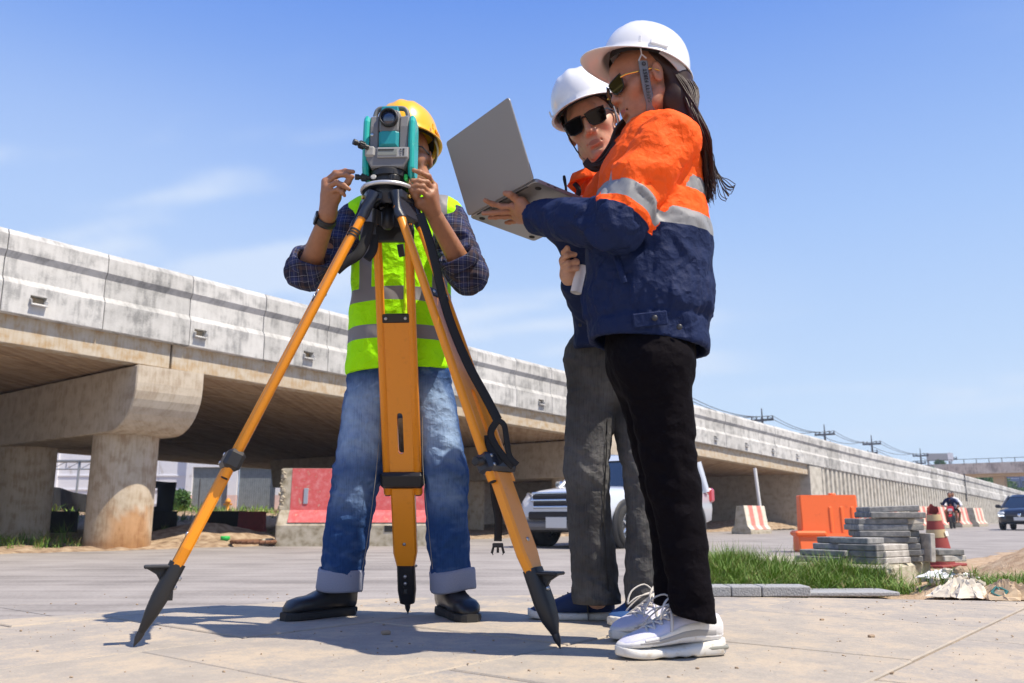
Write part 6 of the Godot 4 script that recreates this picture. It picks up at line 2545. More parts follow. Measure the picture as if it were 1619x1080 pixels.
func helmet(parent: Node3D, m: Material, xf: Transform3D, visor: float, sc := 1.0) -> Node3D:
	var o := Node3D.new()
	o.name = "helmet"
	parent.add_child(o, true)
	o.transform = Transform3D(xf.basis.scaled_local(Vector3.ONE * sc), xf.origin)
	part("shell", helmet_shell(visor), m, o)
	var s := mb()
	for x in [-1.0, 1.0]:
		s = mb()
		at_box(s, Vector3(x * 0.109, 0.014, 0.004), Vector3(0.006, 0.012, 0.055), Vector3(0, 0, x * 0.1), 0.002)
		at_box(s, Vector3(x * 0.106, 0.014, 0.062), Vector3(0.005, 0.02, 0.008), Vector3(0, x * -0.4, 0), 0.0015)
		part("slot_boss", s, m, o)
	# inside: head band and ratchet
	s = mb()
	var ring := []
	for k in 2:
		var r := PackedVector3Array()
		for j in 40:
			var a := TAU * j / 40
			var back := maxf(0, -cos(a))
			r.append(Vector3(sin(a) * 0.092, [-0.006 - 0.035 * back, 0.022][k], cos(a) * 0.110))
		ring.append(r)
	loft(s, ring, 1, false)
	part("head_band", s, M.harness_dark, o)
	s = mb()
	for x in [-1.0, 1.0]:
		var pts := [Vector3(x * 0.096, 0.006, -0.01), Vector3(x * 0.098, -0.012, -0.045), Vector3(x * 0.082, -0.036, -0.090), Vector3(x * 0.045, -0.050, -0.122), Vector3(x * 0.01, -0.053, -0.132)]
		tube(s, smooth_path(pts, 4), 0.016, 8, true, 1, 0.2, Vector3(x, 0, 0))
	part("nape_band", s, M.harness_grey, o)
	s = mb()
	lathe(s, [[0.017, -0.006], [0.019, 0.0], [0.019, 0.012], [0.015, 0.016], [0, 0.017]], Transform3D(Basis(Vector3.RIGHT, -PI / 2), Vector3(0, -0.052, -0.128)), 16, 1, true)
	part("ratchet_knob", s, M.black_plastic, o)
	return o


func glasses(parent: Node3D, xf: Transform3D, lens: Material, temple: Material, wide := 1.0, bow := 0.012) -> void:
	var o := Node3D.new()
	o.name = "sunglasses"
	parent.add_child(o, true)
	o.transform = xf
	for x in [-1.0, 1.0]:
		var shape := PackedVector2Array()
		for p in [[-0.029, 0.016], [-0.014, 0.0185], [0.014, 0.0190], [0.030, 0.018], [0.030, 0.002], [0.025, -0.018], [0.012, -0.023], [-0.012, -0.022], [-0.023, -0.013]]:
			shape.append(Vector2(p[0] * x * wide, p[1]))
		var b := Basis.from_euler(Vector3(0.12, x * 0.28, 0))
		var s := mb()
		prism(s, shape, 0.0025, Transform3D(b, Vector3(x * 0.0335 * wide, 0.001, 0.103 - bow * 0.5)), 0.0008)
		part("lens", s, lens, o)
		s = mb()
		var rim := []
		for p in shape:
			rim.append(Transform3D(b, Vector3(x * 0.0335 * wide, 0.001, 0.103 - bow * 0.5)) * Vector3(p.x, p.y, 0.0))
		rim.append(rim[0])
		tube(s, rim, 0.0022, 6)
		part("rim", s, M.shades_frame, o)
		s = mb()
		tube(s, [Vector3(x * 0.062 * wide, 0.009, 0.092), Vector3(x * 0.073, 0.010, 0.078), Vector3(x * 0.080, 0.008, 0.0), Vector3(x * 0.082, -0.006, -0.02)], [0.003, 0.0028, 0.0022, 0.002], 6)
		part("temple", s, temple, o)
	var s2 := mb()
	tube(s2, [Vector3(-0.012, 0.008, 0.103), Vector3(0, 0.011, 0.108), Vector3(0.012, 0.008, 0.103)], 0.0026, 6)
	part("bridge", s2, M.shades_frame, o)


# foot frame: origin under the heel on the ground, z to the toe
func shoe_ring(z: float, w: float, y0: float, y1: float, n := 20, sharp := 0.75) -> PackedVector3Array:
	var r := PackedVector3Array()
	for j in n:
		var a := TAU * j / n
		var cx := cos(a)
		var cy := sin(a)
		r.append(Vector3(signf(cx) * pow(absf(cx), sharp) * w, (y0 + y1) / 2 + signf(cy) * pow(absf(cy), sharp) * (y1 - y0) / 2, z))
	return r


func shoe_frame(heel: Vector3, toe: Vector3) -> Transform3D:
	var z := (toe - heel)
	z.y = 0
	z = z.normalized()
	return Transform3D(Basis(Vector3.UP.cross(z), Vector3.UP, z), Vector3(heel.x, 0, heel.z))


func boot(parent: Node3D, heel: Vector3, toe: Vector3) -> void:
	var o := Node3D.new()
	o.name = "boot"
	parent.add_child(o, true)
	o.transform = shoe_frame(heel, toe).scaled_local(Vector3.ONE * 0.93)
	var s := mb()
	loft(s, [shoe_ring(0.0, 0.020, 0.030, 0.075), shoe_ring(0.01, 0.038, 0.022, 0.135), shoe_ring(0.06, 0.044, 0.022, 0.15), shoe_ring(0.11, 0.043, 0.022, 0.128), shoe_ring(0.15, 0.044, 0.020, 0.100), shoe_ring(0.195, 0.048, 0.020, 0.082), shoe_ring(0.235, 0.049, 0.020, 0.078), shoe_ring(0.268, 0.043, 0.020, 0.070), shoe_ring(0.288, 0.028, 0.022, 0.050), shoe_ring(0.296, 0.010, 0.026, 0.040)], 1, true, true, false)
	part("upper", s, M.leather, o)
	s = mb()
	for q in [[0.0, 0.105, 0.040], [0.105, 0.302, 0.051]]:
		var lo := 0.0 if true else 0.0
		var rings := []
		for t in [0.0, 0.06, 0.2, 0.5, 0.8, 0.94, 1.0]:
			var zz: float = lerpf(q[0], q[1], t)
			var full: float = 0.042 if zz < 0.14 else lerpf(0.042, 0.052, clampf((zz - 0.14) / 0.06, 0, 1))
			var endk := sqrt(clampf(1.0 - pow(maxf(0, (zz - 0.25) / 0.056), 2.0), 0.02, 1)) * sqrt(clampf(1.0 - pow(maxf(0, (0.03 - zz) / 0.034), 2.0), 0.05, 1))
			rings.append(shoe_ring(zz, full * endk, lo, 0.030, 16, 0.4))
		loft(s, rings, -1)
	loft(s, [shoe_ring(0.005, 0.034, 0.012, 0.032, 16, 0.4), shoe_ring(0.15, 0.040, 0.012, 0.032, 16, 0.4), shoe_ring(0.24, 0.046, 0.012, 0.032, 16, 0.4)], -1)
	part("sole", s, M.boot_sole, o)
	s = mb()
	for i in 4:
		var z := 0.172 - i * 0.022
		var y := 0.082 + i * 0.0115
		tube(s, [Vector3(-0.020, y - 0.002, z), Vector3(0, y + 0.004, z + 0.003), Vector3(0.020, y - 0.002, z - 0.006)], 0.0028, 6)
	tube(s, smooth_path([Vector3(0, 0.118, 0.112), Vector3(-0.025, 0.125, 0.13), Vector3(-0.035, 0.10, 0.14), Vector3(-0.01, 0.112, 0.118)], 4), 0.0025, 6)
	tube(s, smooth_path([Vector3(0, 0.118, 0.112), Vector3(0.025, 0.12, 0.125), Vector3(0.04, 0.07, 0.14)], 4), 0.0025, 6)
	part("lace", s, M.rubber, o)
	s = mb()
	for i in 3:
		for x in [-0.022, 0.022]:
			lathe(s, [[0.004, 0], [0.004, 0.002], [0.002, 0.002]], Transform3D(Basis(Vector3.FORWARD, -x * 20), Vector3(x, 0.083 + i * 0.0125, 0.168 - i * 0.022)), 8)
	part("eyelet", s, M.steel, o)


func slip_on(parent: Node3D, heel: Vector3, toe: Vector3, m: Material) -> void:
	var o := Node3D.new()
	o.name = "shoe"
	parent.add_child(o, true)
	o.transform = shoe_frame(heel, toe)
	var s := mb()
	loft(s, [shoe_ring(0.0, 0.018, 0.03, 0.07), shoe_ring(0.012, 0.034, 0.02, 0.088), shoe_ring(0.06, 0.038, 0.02, 0.092), shoe_ring(0.11, 0.041, 0.02, 0.096), shoe_ring(0.15, 0.045, 0.02, 0.084), shoe_ring(0.20, 0.048, 0.02, 0.062), shoe_ring(0.24, 0.044, 0.02, 0.050), shoe_ring(0.265, 0.034, 0.02, 0.042), shoe_ring(0.28, 0.012, 0.022, 0.034)], 1, true, true, false)
	part("upper", s, m, o)
	s = mb()
	var rings := []
	for t in [[-0.004, 0.02, 0.004, 0.028], [0.004, 0.034, 0.0, 0.030], [0.05, 0.041, 0.0, 0.026], [0.12, 0.044, 0.0, 0.024], [0.19, 0.051, 0.0, 0.026], [0.24, 0.047, 0.002, 0.029], [0.27, 0.036, 0.005, 0.033], [0.287, 0.014, 0.010, 0.036]]:
		rings.append(shoe_ring(t[0], t[1], t[2], t[3], 18, 0.45))
	loft(s, rings, 1, true, true, false)
	part("sole", s, M.shoe_sole, o)
	s = mb()
	for i in 3:
		tube(s, [Vector3(-0.026, 0.083 - i * 0.008, 0.135 + i * 0.016), Vector3(0, 0.095 - i * 0.010, 0.138 + i * 0.016), Vector3(0.026, 0.083 - i * 0.008, 0.128 + i * 0.016)], 0.0028, 6)
	part("lace", s, M.print_black, o)


func sneaker(parent: Node3D, heel: Vector3, toe: Vector3, side: float) -> void:
	var o := Node3D.new()
	o.name = "sneaker"
	parent.add_child(o, true)
	o.transform = shoe_frame(heel, toe)
	var s := mb()
	var up := [[0.0, 0.016, 0.045, 0.085], [0.010, 0.030, 0.034, 0.098], [0.045, 0.036, 0.03, 0.102], [0.085, 0.038, 0.03, 0.108], [0.12, 0.039, 0.03, 0.104], [0.155, 0.041, 0.028, 0.088], [0.19, 0.043, 0.026, 0.072], [0.225, 0.041, 0.026, 0.060], [0.25, 0.034, 0.026, 0.050], [0.266, 0.022, 0.027, 0.042], [0.274, 0.006, 0.029, 0.035]]
	var rings := []
	for u in up:
		rings.append(shoe_ring(u[0], u[1], u[2], u[3], 24, 0.8))
	loft(s, rings, 1, true, true, false)
	part("upper", s, M.shoe_lilac, o)
	# layered side panels that follow the upper, each a little proud
	var layer := func(lo: float, hi: float, m: Material, called: String, e: float, z0: float, z1: float) -> void:
		for sx in [-1.0, 1.0]:
			var q := mb()
			var strips := []
			var zz := steps(z0, z1, 0.012)
			for z in zz:
				var i := 0
				while i < up.size() - 2 and up[i + 1][0] < z:
					i += 1
				var t: float = clampf((z - up[i][0]) / (up[i + 1][0] - up[i][0]), 0, 1)
				var w: float = lerpf(up[i][1], up[i + 1][1], t)
				var y0: float = lerpf(up[i][2], up[i + 1][2], t)
				var y1: float = lerpf(up[i][3], up[i + 1][3], t)
				var ring := PackedVector3Array()
				for k in 6:
					var h: float = lerpf(lo, hi + 0.05 * sin(z * 26.0), k / 5.0)
					var yy: float = y0 + (y1 - y0) * clampf(h, 0.0, 1.0)
					var cc := pow(maxf(0.0, 1.0 - pow(absf(2.0 * h - 1.0), 2.5)), 0.4)
					var ed: float = e * (0.3 if k in [0, 5] else 1.0)
					ring.append(Vector3(sx * (w * cc + ed), yy, z))
				strips.append(ring)
			loft(q, strips, 5, false, false)
			part(called, q, m, o)
	layer.call(0.0, 0.26, M.shoe_white, "mudguard", 0.0055, 0.004, 0.266)
	layer.call(0.2, 0.46, M.shoe_panel, "side_panel", 0.0040, 0.03, 0.235)
	layer.call(0.40, 0.62, M.shoe_white, "side_panel", 0.0030, 0.02, 0.222)
	layer.call(0.05, 0.9, M.shoe_white, "heel_counter", 0.0035, 0.002, 0.075)
	s = mb()
	rings = []
	for u in [[0.205, 0.0435, 0.024, 0.056], [0.228, 0.043, 0.024, 0.052], [0.25, 0.0365, 0.024, 0.046], [0.268, 0.0235, 0.025, 0.040], [0.278, 0.008, 0.028, 0.034]]:
		rings.append(shoe_ring(u[0], u[1], u[2], u[3], 24, 0.8))
	loft(s, rings, 1, true, true, false)
	part("toe_cap", s, M.shoe_white, o)
	# midsole with a wavy underside and an air window at the heel
	s = mb()
	rings = []
	for t in steps(0.0, 1.0, 0.04):
		var z: float = lerpf(-0.008, 0.281, t)
		var w := 0.041 + 0.008 * sin(clampf(t, 0, 1) * PI * 1.15 - 0.4)
		w *= sqrt(clampf(1.0 - pow(maxf(0, (t - 0.80) / 0.20), 2.4), 0.03, 1)) * sqrt(clampf(1.0 - pow(maxf(0, (0.10 - t) / 0.10), 2.4), 0.10, 1))
		var y0 := 0.0 + 0.010 * pow(maxf(0, (t - 0.75) / 0.25), 2) + 0.004 * pow(maxf(0, (0.1 - t) / 0.1), 2) + (0.004 * absf(sin(t * 22.0)) if t > 0.35 and t < 0.72 else 0.0)
		var y1 := lerpf(0.040, 0.025, smoothstep(0.1, 0.55, t)) + 0.006 * smoothstep(0.8, 1.0, t)
		rings.append(shoe_ring(z, w, y0, y1, 22, 0.5))
	loft(s, rings, 1, true, true, false)
	part("midsole", s, M.shoe_sole, o)
	s = mb()
	for sx in [-1.0, 1.0]:
		var rg := []
		for t in [0.0, 0.25, 0.6, 0.9, 1.0]:
			var z := lerpf(-0.002, 0.078, t)
			var hh: float = 0.0085 * sqrt(maxf(0.02, 1 - pow(t, 2.5))) * (0.7 if t == 0.0 else 1.0)
			var w0: float = lerpf(0.0345, 0.0415, smoothstep(0, 0.5, t))
			rg.append(PackedVector3Array([Vector3(sx * (w0 - 0.004), 0.021 - hh, z), Vector3(sx * (w0 + 0.0018), 0.021 - hh * 0.5, z), Vector3(sx * (w0 + 0.0026), 0.021, z), Vector3(sx * (w0 + 0.0018), 0.021 + hh * 0.5, z), Vector3(sx * (w0 - 0.004), 0.021 + hh, z)]))
		loft(s, rg, 1)
	part("air_window", s, M.shoe_window, o)
	s = mb()
	loft(s, [shoe_ring(0.094, 0.024, 0.100, 0.112, 14, 0.6), shoe_ring(0.110, 0.026, 0.110, 0.126, 14, 0.6), shoe_ring(0.098, 0.022, 0.132, 0.146, 14, 0.6), shoe_ring(0.090, 0.014, 0.142, 0.150, 14, 0.6)], 1, true, true, false)
	part("tongue", s, M.shoe_white, o)
	s = mb()
	for i in 5:
		var z := 0.208 - i * 0.019
		var y := 0.066 + i * 0.0098
		for e in [[-1, 1], [1, -1]]:
			tube(s, smooth_path([Vector3(e[0] * 0.026, y - 0.006, z), Vector3(e[0] * 0.010, y + 0.004, z - 0.004), Vector3(e[1] * 0.010, y + 0.007, z - 0.012), Vector3(e[1] * 0.026, y + 0.003, z - 0.019)], 3), 0.0030, 6)
	var ky := 0.122
	for e in [[[0, 0], [-0.02, 0.022, 0.02], [-0.036, 0.004, 0.055], [-0.034, -0.03, 0.072], [-0.020, -0.012, 0.05], [0, 0, 0.006]], [[0, 0], [0.022, 0.022, 0.018], [0.038, 0.006, 0.05], [0.036, -0.03, 0.060], [0.022, -0.010, 0.04], [0, 0, 0.006]], [[0, 0], [0.014, -0.006, 0.02], [0.036, -0.03, 0.03], [0.044, -0.058, 0.036]], [[0, 0], [-0.014, -0.004, 0.024], [-0.035, -0.028, 0.05], [-0.044, -0.05, 0.07]]]:
		var pts := []
		for p in e:
			pts.append(Vector3(p[0], ky + p[1], 0.118 + (p[2] if p.size() > 2 else 0.0)))
		tube(s, smooth_path(pts, 4), 0.0036, 6, true, 1, 0.6)
	part("lace", s, M.lace, o)


func person(label: String) -> Node3D:
	return thing("person", label, "person")


func text_on(parent: Node3D, words: String, size: float, xf: Transform3D, m: Material) -> void:
	var t := TextMesh.new()
	t.text = words
	var f := SystemFont.new()
	f.font_names = PackedStringArray(["Droid Sans"])
	f.font_weight = 700
	t.font = f
	t.font_size = 32
	t.pixel_size = size / 32.0
	t.depth = 0.0006
	var o := part("lettering", t, m, parent)
	o.transform = xf


func fold(p: Vector3) -> float:   # rounded ridges with sharp creases between
	var n := absf(wr.get_noise_3dv(p))
	var m := absf(wr.get_noise_3dv(p * 1.35 + Vector3(11.3, 4.1, 7.7)))
	return 1.0 - n * 2.2 - 0.55 * smoothstep(0.11, 0.0, m)


func trousers(bones: Array, crotch: Array, lo: Vector3, hi: Vector3, amp: float, sd: int, waist: Array, cuts: Array) -> Geo:
	var f := Sdf.new(lo, hi, 0.0072)
	for b in bones:
		f.path(b[0], b[1], 0.012)
	f.path(waist[0], waist[1], 0.04, waist[2], waist[3])
	for c in crotch:
		f.cap(c[0], c[1], c[2], c[2], 0.05)
	wr.seed = sd
	wr.frequency = 1.0
	wr.fractal_octaves = 2
	f.each(func(q: Vector3, e: float) -> float:
		var low := smoothstep(0.42, 0.06, q.y)
		var knee := exp(-pow((q.y - 0.48) / 0.13, 2))
		var hip := smoothstep(0.62, 0.8, q.y)
		var a := amp * (0.35 + 1.1 * low + 0.9 * knee + 0.7 * hip)
		var r := fold(Vector3(q.x * 6.0, q.y * 11.0 + q.x * 5.0, q.z * 6.0))
		return e - a * (r - 0.3) - 0.004 * wr.get_noise_3d(q.x * 3.0 + 7.0, q.y * 4.0, q.z * 3.0))
	for c in cuts:
		f.cut(c[0], c[1])
	return f.skin()


func tag_mesh(called: String, g: Geo, m: Material, o: Node3D) -> MeshInstance3D:
	return part(called, g.mesh(), m, o)


func cuff(o: Node3D, a: Vector3, b: Vector3, ra: float, rb: float, m: Material, called := "turned_up_cuff") -> void:
	var s := mb()
	var d := (b - a)
	var fb := frame_for(-d)
	var rings := []
	for q in [[0.0, -0.004], [0.0, 0.003], [0.12, 0.006], [0.5, 0.005], [0.9, 0.006], [1.0, 0.003], [1.0, -0.004], [0.5, -0.006]]:
		var ring := PackedVector3Array()
		for j in 40:
			var t := TAU * j / 40
			var r: float = lerpf(ra, rb, q[0]) + q[1] + 0.0025 * sin(3 * t + 1.0)
			ring.append(a + d * (q[0] + 0.06 * sin(t * 2.0 + 0.5)) + fb.x * cos(t) * r + fb.z * sin(t) * r)
		rings.append(ring)
	rings.append(rings[0])
	loft(s, rings, 1, false)
	part(called, s, m, o)


func seam(o: Node3D, pts: Array, m: Material, r := 0.0013) -> void:
	var s := mb()
	tube(s, smooth_path(pts, 6), r, 5)
	part("seam", s, m, o)


# ---------------------------------------------------------------- the surveyor
func surveyor() -> void:
	var o := person("man in yellow helmet and lime reflective vest working the survey instrument with both hands")
	var hl := Vector3(-0.483, 0.831, -2.985)
	var hr := Vector3(-0.317, 0.831, -2.985)
	var kl := Vector3(-0.537, 0.481, -2.985)
	var kr := Vector3(-0.229, 0.481, -2.985)
	var al := Vector3(-0.583, 0.093, -3.04)
	var ar := Vector3(-0.201, 0.093, -3.04)
	var pel := Vector3(-0.401, 0.898, -2.98)
	var chest := Vector3(-0.399, 1.329, -2.945)
	var sl := Vector3(-0.557, 1.375, -2.94)
	var sr := Vector3(-0.237, 1.375, -2.94)
	var el := Vector3(-0.692, 1.151, -2.79)
	var er := Vector3(-0.157, 1.148, -2.81)
	var wl := Vector3(-0.595, 1.285, -2.62)
	var wrr := Vector3(-0.261, 1.308, -2.64)
	var hc := Vector3(-0.378, 1.588, -2.87)
	var hx := Transform3D(Basis.from_euler(Vector3(0.10, -0.12, 0.06)), hc)
	# body: one skin, coarse under the clothes, with finer head and hands
	var f := Sdf.new(Vector3(-0.98, 0.02, -3.2), Vector3(-0.02, 1.6, -2.5), 0.012)
	f.path([hl, kl, kl.lerp(al, 0.82)], [0.075, 0.05, 0.04], 0.03)
	f.path([hr, kr, kr.lerp(ar, 0.82)], [0.075, 0.05, 0.04], 0.03)
	f.path([pel, chest], [0.13, 0.14], 0.04, Vector3(0, 0, 1), 1.5)
	f.cap(sl, sr, 0.06, 0.06, 0.04)
	f.path([sl, el, wl], [0.04, 0.040, 0.0275], 0.01)
	f.path([sr, er, wrr], [0.04, 0.040, 0.0275], 0.01)
	f.cap(chest + Vector3(0, 0.06, 0), hc + Vector3(0, -0.10, -0.03), 0.06, 0.055, 0.03)
	var body := f.skin()
	var hg := head_geo(1.05, false)
	body.add(hg[0], hx)
	# his right hand (left in view) turns the side knob
	body.add(hand(wl, el, [
		[Vector3(-0.567, 1.34, -2.6), Vector3(-0.542, 1.356, -2.575), Vector3(-0.522, 1.376, -2.56), Vector3(-0.512, 1.389, -2.556)],
		[Vector3(-0.603, 1.394, -2.6), Vector3(-0.567, 1.413, -2.575), Vector3(-0.532, 1.413, -2.56), Vector3(-0.506, 1.409, -2.555)],
		[Vector3(-0.595, 1.384, -2.59), Vector3(-0.556, 1.402, -2.565), Vector3(-0.527, 1.396, -2.55), Vector3(-0.506, 1.389, -2.548)],
		[Vector3(-0.594, 1.367, -2.585), Vector3(-0.558, 1.375, -2.56), Vector3(-0.534, 1.362, -2.55), Vector3(-0.516, 1.349, -2.552)],
		[Vector3(-0.585, 1.352, -2.585), Vector3(-0.554, 1.353, -2.565), Vector3(-0.539, 1.342, -2.56), Vector3(-0.532, 1.333, -2.565)]]))
	# his left hand steadies the other side
	body.add(hand(wrr, er, [
		[Vector3(-0.296, 1.319, -2.6), Vector3(-0.308, 1.335, -2.575), Vector3(-0.319, 1.35, -2.565), Vector3(-0.326, 1.363, -2.56)],
		[Vector3(-0.253, 1.383, -2.61), Vector3(-0.269, 1.406, -2.585), Vector3(-0.294, 1.411, -2.565), Vector3(-0.314, 1.416, -2.56)],
		[Vector3(-0.252, 1.364, -2.6), Vector3(-0.272, 1.381, -2.575), Vector3(-0.297, 1.38, -2.56), Vector3(-0.316, 1.379, -2.555)],
		[Vector3(-0.259, 1.347, -2.59), Vector3(-0.284, 1.365, -2.57), Vector3(-0.303, 1.365, -2.56), Vector3(-0.315, 1.361, -2.558)],
		[Vector3(-0.268, 1.335, -2.585), Vector3(-0.287, 1.348, -2.57), Vector3(-0.301, 1.35, -2.565), Vector3(-0.311, 1.347, -2.562)]]))
	part("body", body.mesh(), M.skin_brown, o)
	tag_mesh("lips", hg[1], M.lips_pale, o).transform = hx
	# jeans
	var j := trousers([[[hl, kl, Vector3(-0.568, 0.263, -3.01), Vector3(-0.587, 0.093, -3.03)], [0.094, 0.082, 0.076, 0.067]], [[hr, kr, Vector3(-0.223, 0.263, -3.01), Vector3(-0.2, 0.093, -3.03)], [0.094, 0.075, 0.072, 0.066]]], [[hl + Vector3(0, 0.02, 0), hr + Vector3(0, 0.02, 0), 0.082]], Vector3(-0.82, 0.0, -3.2), Vector3(-0.06, 0.98, -2.72), 0.0055, 3, [[Vector3(-0.398, 0.829, -2.975), Vector3(-0.404, 0.943, -2.975)], [0.150, 0.146], Vector3(0, 0, 1), 1.40], [[Vector3(-0.588, 0.11, -3.03) + Vector3(0, -0.004, 0), Vector3(0, -1, 0)], [Vector3(0, 0.93, 0), Vector3(0, 1, 0)]])
	j.tint(func(p: Vector3, n: Vector3) -> Color:
		var fade := smoothstep(0.44, 0.60, p.y) * smoothstep(0.84, 0.71, p.y) * smoothstep(0.1, 0.8, n.z)
		fade = maxf(fade * 0.78, 0.42 * smoothstep(0.55, 0.40, p.y) * smoothstep(0.30, 0.42, p.y) * smoothstep(0.3, 0.9, n.z))
		var whisk := smoothstep(0.35, 0.7, wr.get_noise_3d(p.x * 9.0, p.y * 34.0 + absf(p.x + 0.4) * 20.0, 0)) * smoothstep(0.7, 0.78, p.y) * 0.25
		var edge := 0.25 * smoothstep(0.1, 0.4, wr.get_noise_3d(p.x * 8.0, p.y * 20.0, p.z * 8.0))
		return Color(0.028, 0.075, 0.21).lerp(Color(0.36, 0.49, 0.68), clampf(fade + whisk + edge * 0.35, 0, 1)))
	var jm := part("jeans", j.mesh(), M.denim, o)
	seam(jm, [Vector3(-0.448, 0.707, -2.9), Vector3(-0.454, 0.536, -2.905), Vector3(-0.47, 0.368, -2.92), Vector3(-0.487, 0.244, -2.94), Vector3(-0.503, 0.15, -2.955)], M.thread, 0.001)
	seam(jm, [Vector3(-0.305, 0.664, -2.9), Vector3(-0.3, 0.494, -2.905), Vector3(-0.283, 0.327, -2.925), Vector3(-0.266, 0.161, -2.955)], M.thread, 0.001)
	cuff(o, Vector3(-0.583, 0.156, -3.03), Vector3(-0.589, 0.085, -3.03), 0.0735, 0.074, M.denim_back)
	cuff(o, Vector3(-0.207, 0.156, -3.03), Vector3(-0.202, 0.085, -3.03), 0.0735, 0.074, M.denim_back)
	boot(o, Vector3(-0.553, 0, -3.098), Vector3(-0.73, 0, -2.907))
	boot(o, Vector3(-0.242, 0, -3.108), Vector3(-0.115, 0, -2.824))
	# shirt
	var s := Sdf.new(Vector3(-0.98, 0.82, -3.16), Vector3(0.02, 1.54, -2.62), 0.0075)
	s.path([Vector3(-0.4, 0.896, -2.97), Vector3(-0.397, 1.102, -2.96), chest], [0.158, 0.160, 0.162], 0.012, Vector3(0, 0, 1), 1.40)
	s.cap(sl, sr, 0.072, 0.072, 0.05)
	s.cap(chest + Vector3(0, 0.05, 0), hc + Vector3(0, -0.155, -0.045), 0.10, 0.066, 0.04)
	s.path([sl, sl.lerp(el, 0.55), el + Vector3(-0.008, -0.004, 0)], [0.073, 0.070, 0.067], 0.012)
	s.path([sr, sr.lerp(er, 0.55), er + Vector3(0.006, -0.004, 0)], [0.073, 0.071, 0.068], 0.012)
	s.cap(el, el.lerp(wl, 0.16), 0.064, 0.062, 0.02)
	s.cap(er, er.lerp(wrr, 0.20), 0.064, 0.061, 0.02)
	wr.seed = 15
	s.each(func(q: Vector3, e: float) -> float:
		var r := fold(Vector3(q.x * 7.0 + q.y * 4.0, q.y * 9.0, q.z * 8.0))
		return e - 0.008 * (r - 0.25))
	# the rolled ends: cut square to the forearm and hollowed round it
	var cl := el.lerp(wl, 0.26)
	var cr := er.lerp(wrr, 0.30)
	var dl := (wl - el).normalized()
	var dr := (wrr - er).normalized()
	s.each(func(q: Vector3, e: float) -> float:
		var a := (q - cl).dot(dl)
		if (q - cl).length() < 0.11:
			e = maxf(e, a)
		var b := (q - cr).dot(dr)
		if (q - cr).length() < 0.11:
			e = maxf(e, b)
		return e, 8.0)
	s.cap(cl - dl * 0.02, cl + dl * 0.06, 0.049, 0.049, 0.008, Vector3.ZERO, 1.0, 1)
	s.cap(cr - dr * 0.02, cr + dr * 0.06, 0.048, 0.048, 0.008, Vector3.ZERO, 1.0, 1)
	s.ball(hc + Vector3(0, -0.115, 0.0), 0.062, 0.01, 1)
	var shirt := part("plaid_shirt", s.skin().mesh(), M.plaid, o)
	for q in [[cl, dl, 0.0635], [cr, dr, 0.0625]]:
		var m := mb()
		var fb: Basis = frame_for(q[1])
		var rings := []
		for e in [[-0.042, 0.004], [-0.040, 0.0075], [-0.02, 0.008], [0.002, 0.006], [0.006, 0.0], [0.002, -0.008], [-0.02, -0.010]]:
			var ring := PackedVector3Array()
			for jx in 40:
				var t := TAU * jx / 40
				var r: float = q[2] + e[1] + 0.003 * sin(2 * t + 1) + 0.0015 * sin(5 * t)
				ring.append(q[0] + q[1] * (e[0] + 0.010 * sin(t + 0.5)) + fb.x * cos(t) * r + fb.z * sin(t) * r)
			rings.append(ring)
		loft(m, rings, 1, false)
		part("rolled_cuff", m, M.plaid, shirt)
	# vest
	var v := Sdf.new(Vector3(-0.66, 0.80, -3.18), Vector3(-0.12, 1.53, -2.70), 0.0068)
	v.path([Vector3(-0.403, 0.862, -2.97), Vector3(-0.399, 1.078, -2.96), Vector3(-0.399, 1.299, -2.95)], [0.182, 0.176, 0.176], 0.012, Vector3(0, 0, 1), 1.34)
	v.cap(Vector3(-0.526, 1.384, -2.945), Vector3(-0.267, 1.384, -2.945), 0.092, 0.092, 0.05, Vector3(0, 0, 1), 1.0)
	v.cap(chest + Vector3(0, 0.05, 0), hc + Vector3(0, -0.16, -0.06), 0.11, 0.066, 0.04)
	wr.seed = 23
	v.each(func(q: Vector3, e: float) -> float:
		return e - 0.006 * (0.8 - absf(wr.get_noise_3d(q.x * 5.0, q.y * 6.0 + q.x * 4.0, q.z * 5.0)) * 2.0) - 0.005 * wr.get_noise_3d(q.x * 9.0, q.y * 2.0, q.z * 6.0))
	var hem := Vector3(-0.387, 0.848, -2.85).y
	v.cut(Vector3(0, hem, 0), Vector3(0.05, -1, 0.0).normalized())
	v.ball(hc + Vector3(0, -0.13, 0.06), 0.080, 0.012, 1)
	v.cap(Vector3(-0.40, hem - 0.05, -2.97), Vector3(-0.40, hem + 0.05, -2.97), 0.160, 0.160, 0.01, Vector3(0, 0, 1), 1.36, 1)
	# arm holes
	for q in [[sl, -1.0], [sr, 1.0]]:
		v.cap(q[0] + Vector3(q[1] * 0.088, -0.02, 0), q[0] + Vector3(q[1] * 0.085, -0.09, 0.03), 0.070, 0.055, 0.012, Vector3.ZERO, 1.0, 1)
	var y1 := Vector3(-0.392, 1.084, -2.84).y
	var y2 := Vector3(-0.389, 0.953, -2.84).y
	var xc := Vector3(-0.381, 1.093, -2.84).x
	var sp := v.skin().split(func(p: Vector3) -> float: return minf(minf(absf(p.y - y1) - 0.024, absf(p.y - y2) - 0.024), maxf(absf(absf(p.x - xc) - 0.128) - 0.024, y1 - p.y)))
	var vest := part("reflective_vest", sp[1].mesh(), M.vest_lime, o)
	tag_mesh("reflective_band", sp[0], M.reflective, vest)
	var m := mb()
	tube(m, smooth_path([Vector3(-0.367, 1.228, -2.8), Vector3(-0.364, 1.131, -2.815), Vector3(-0.365, 1.001, -2.83), Vector3(-0.365, 0.851, -2.845)], 4), 0.006, 6, true, 1, 0.5)
	part("front_edge", m, M.vest_yellow, vest)
	m = mb()
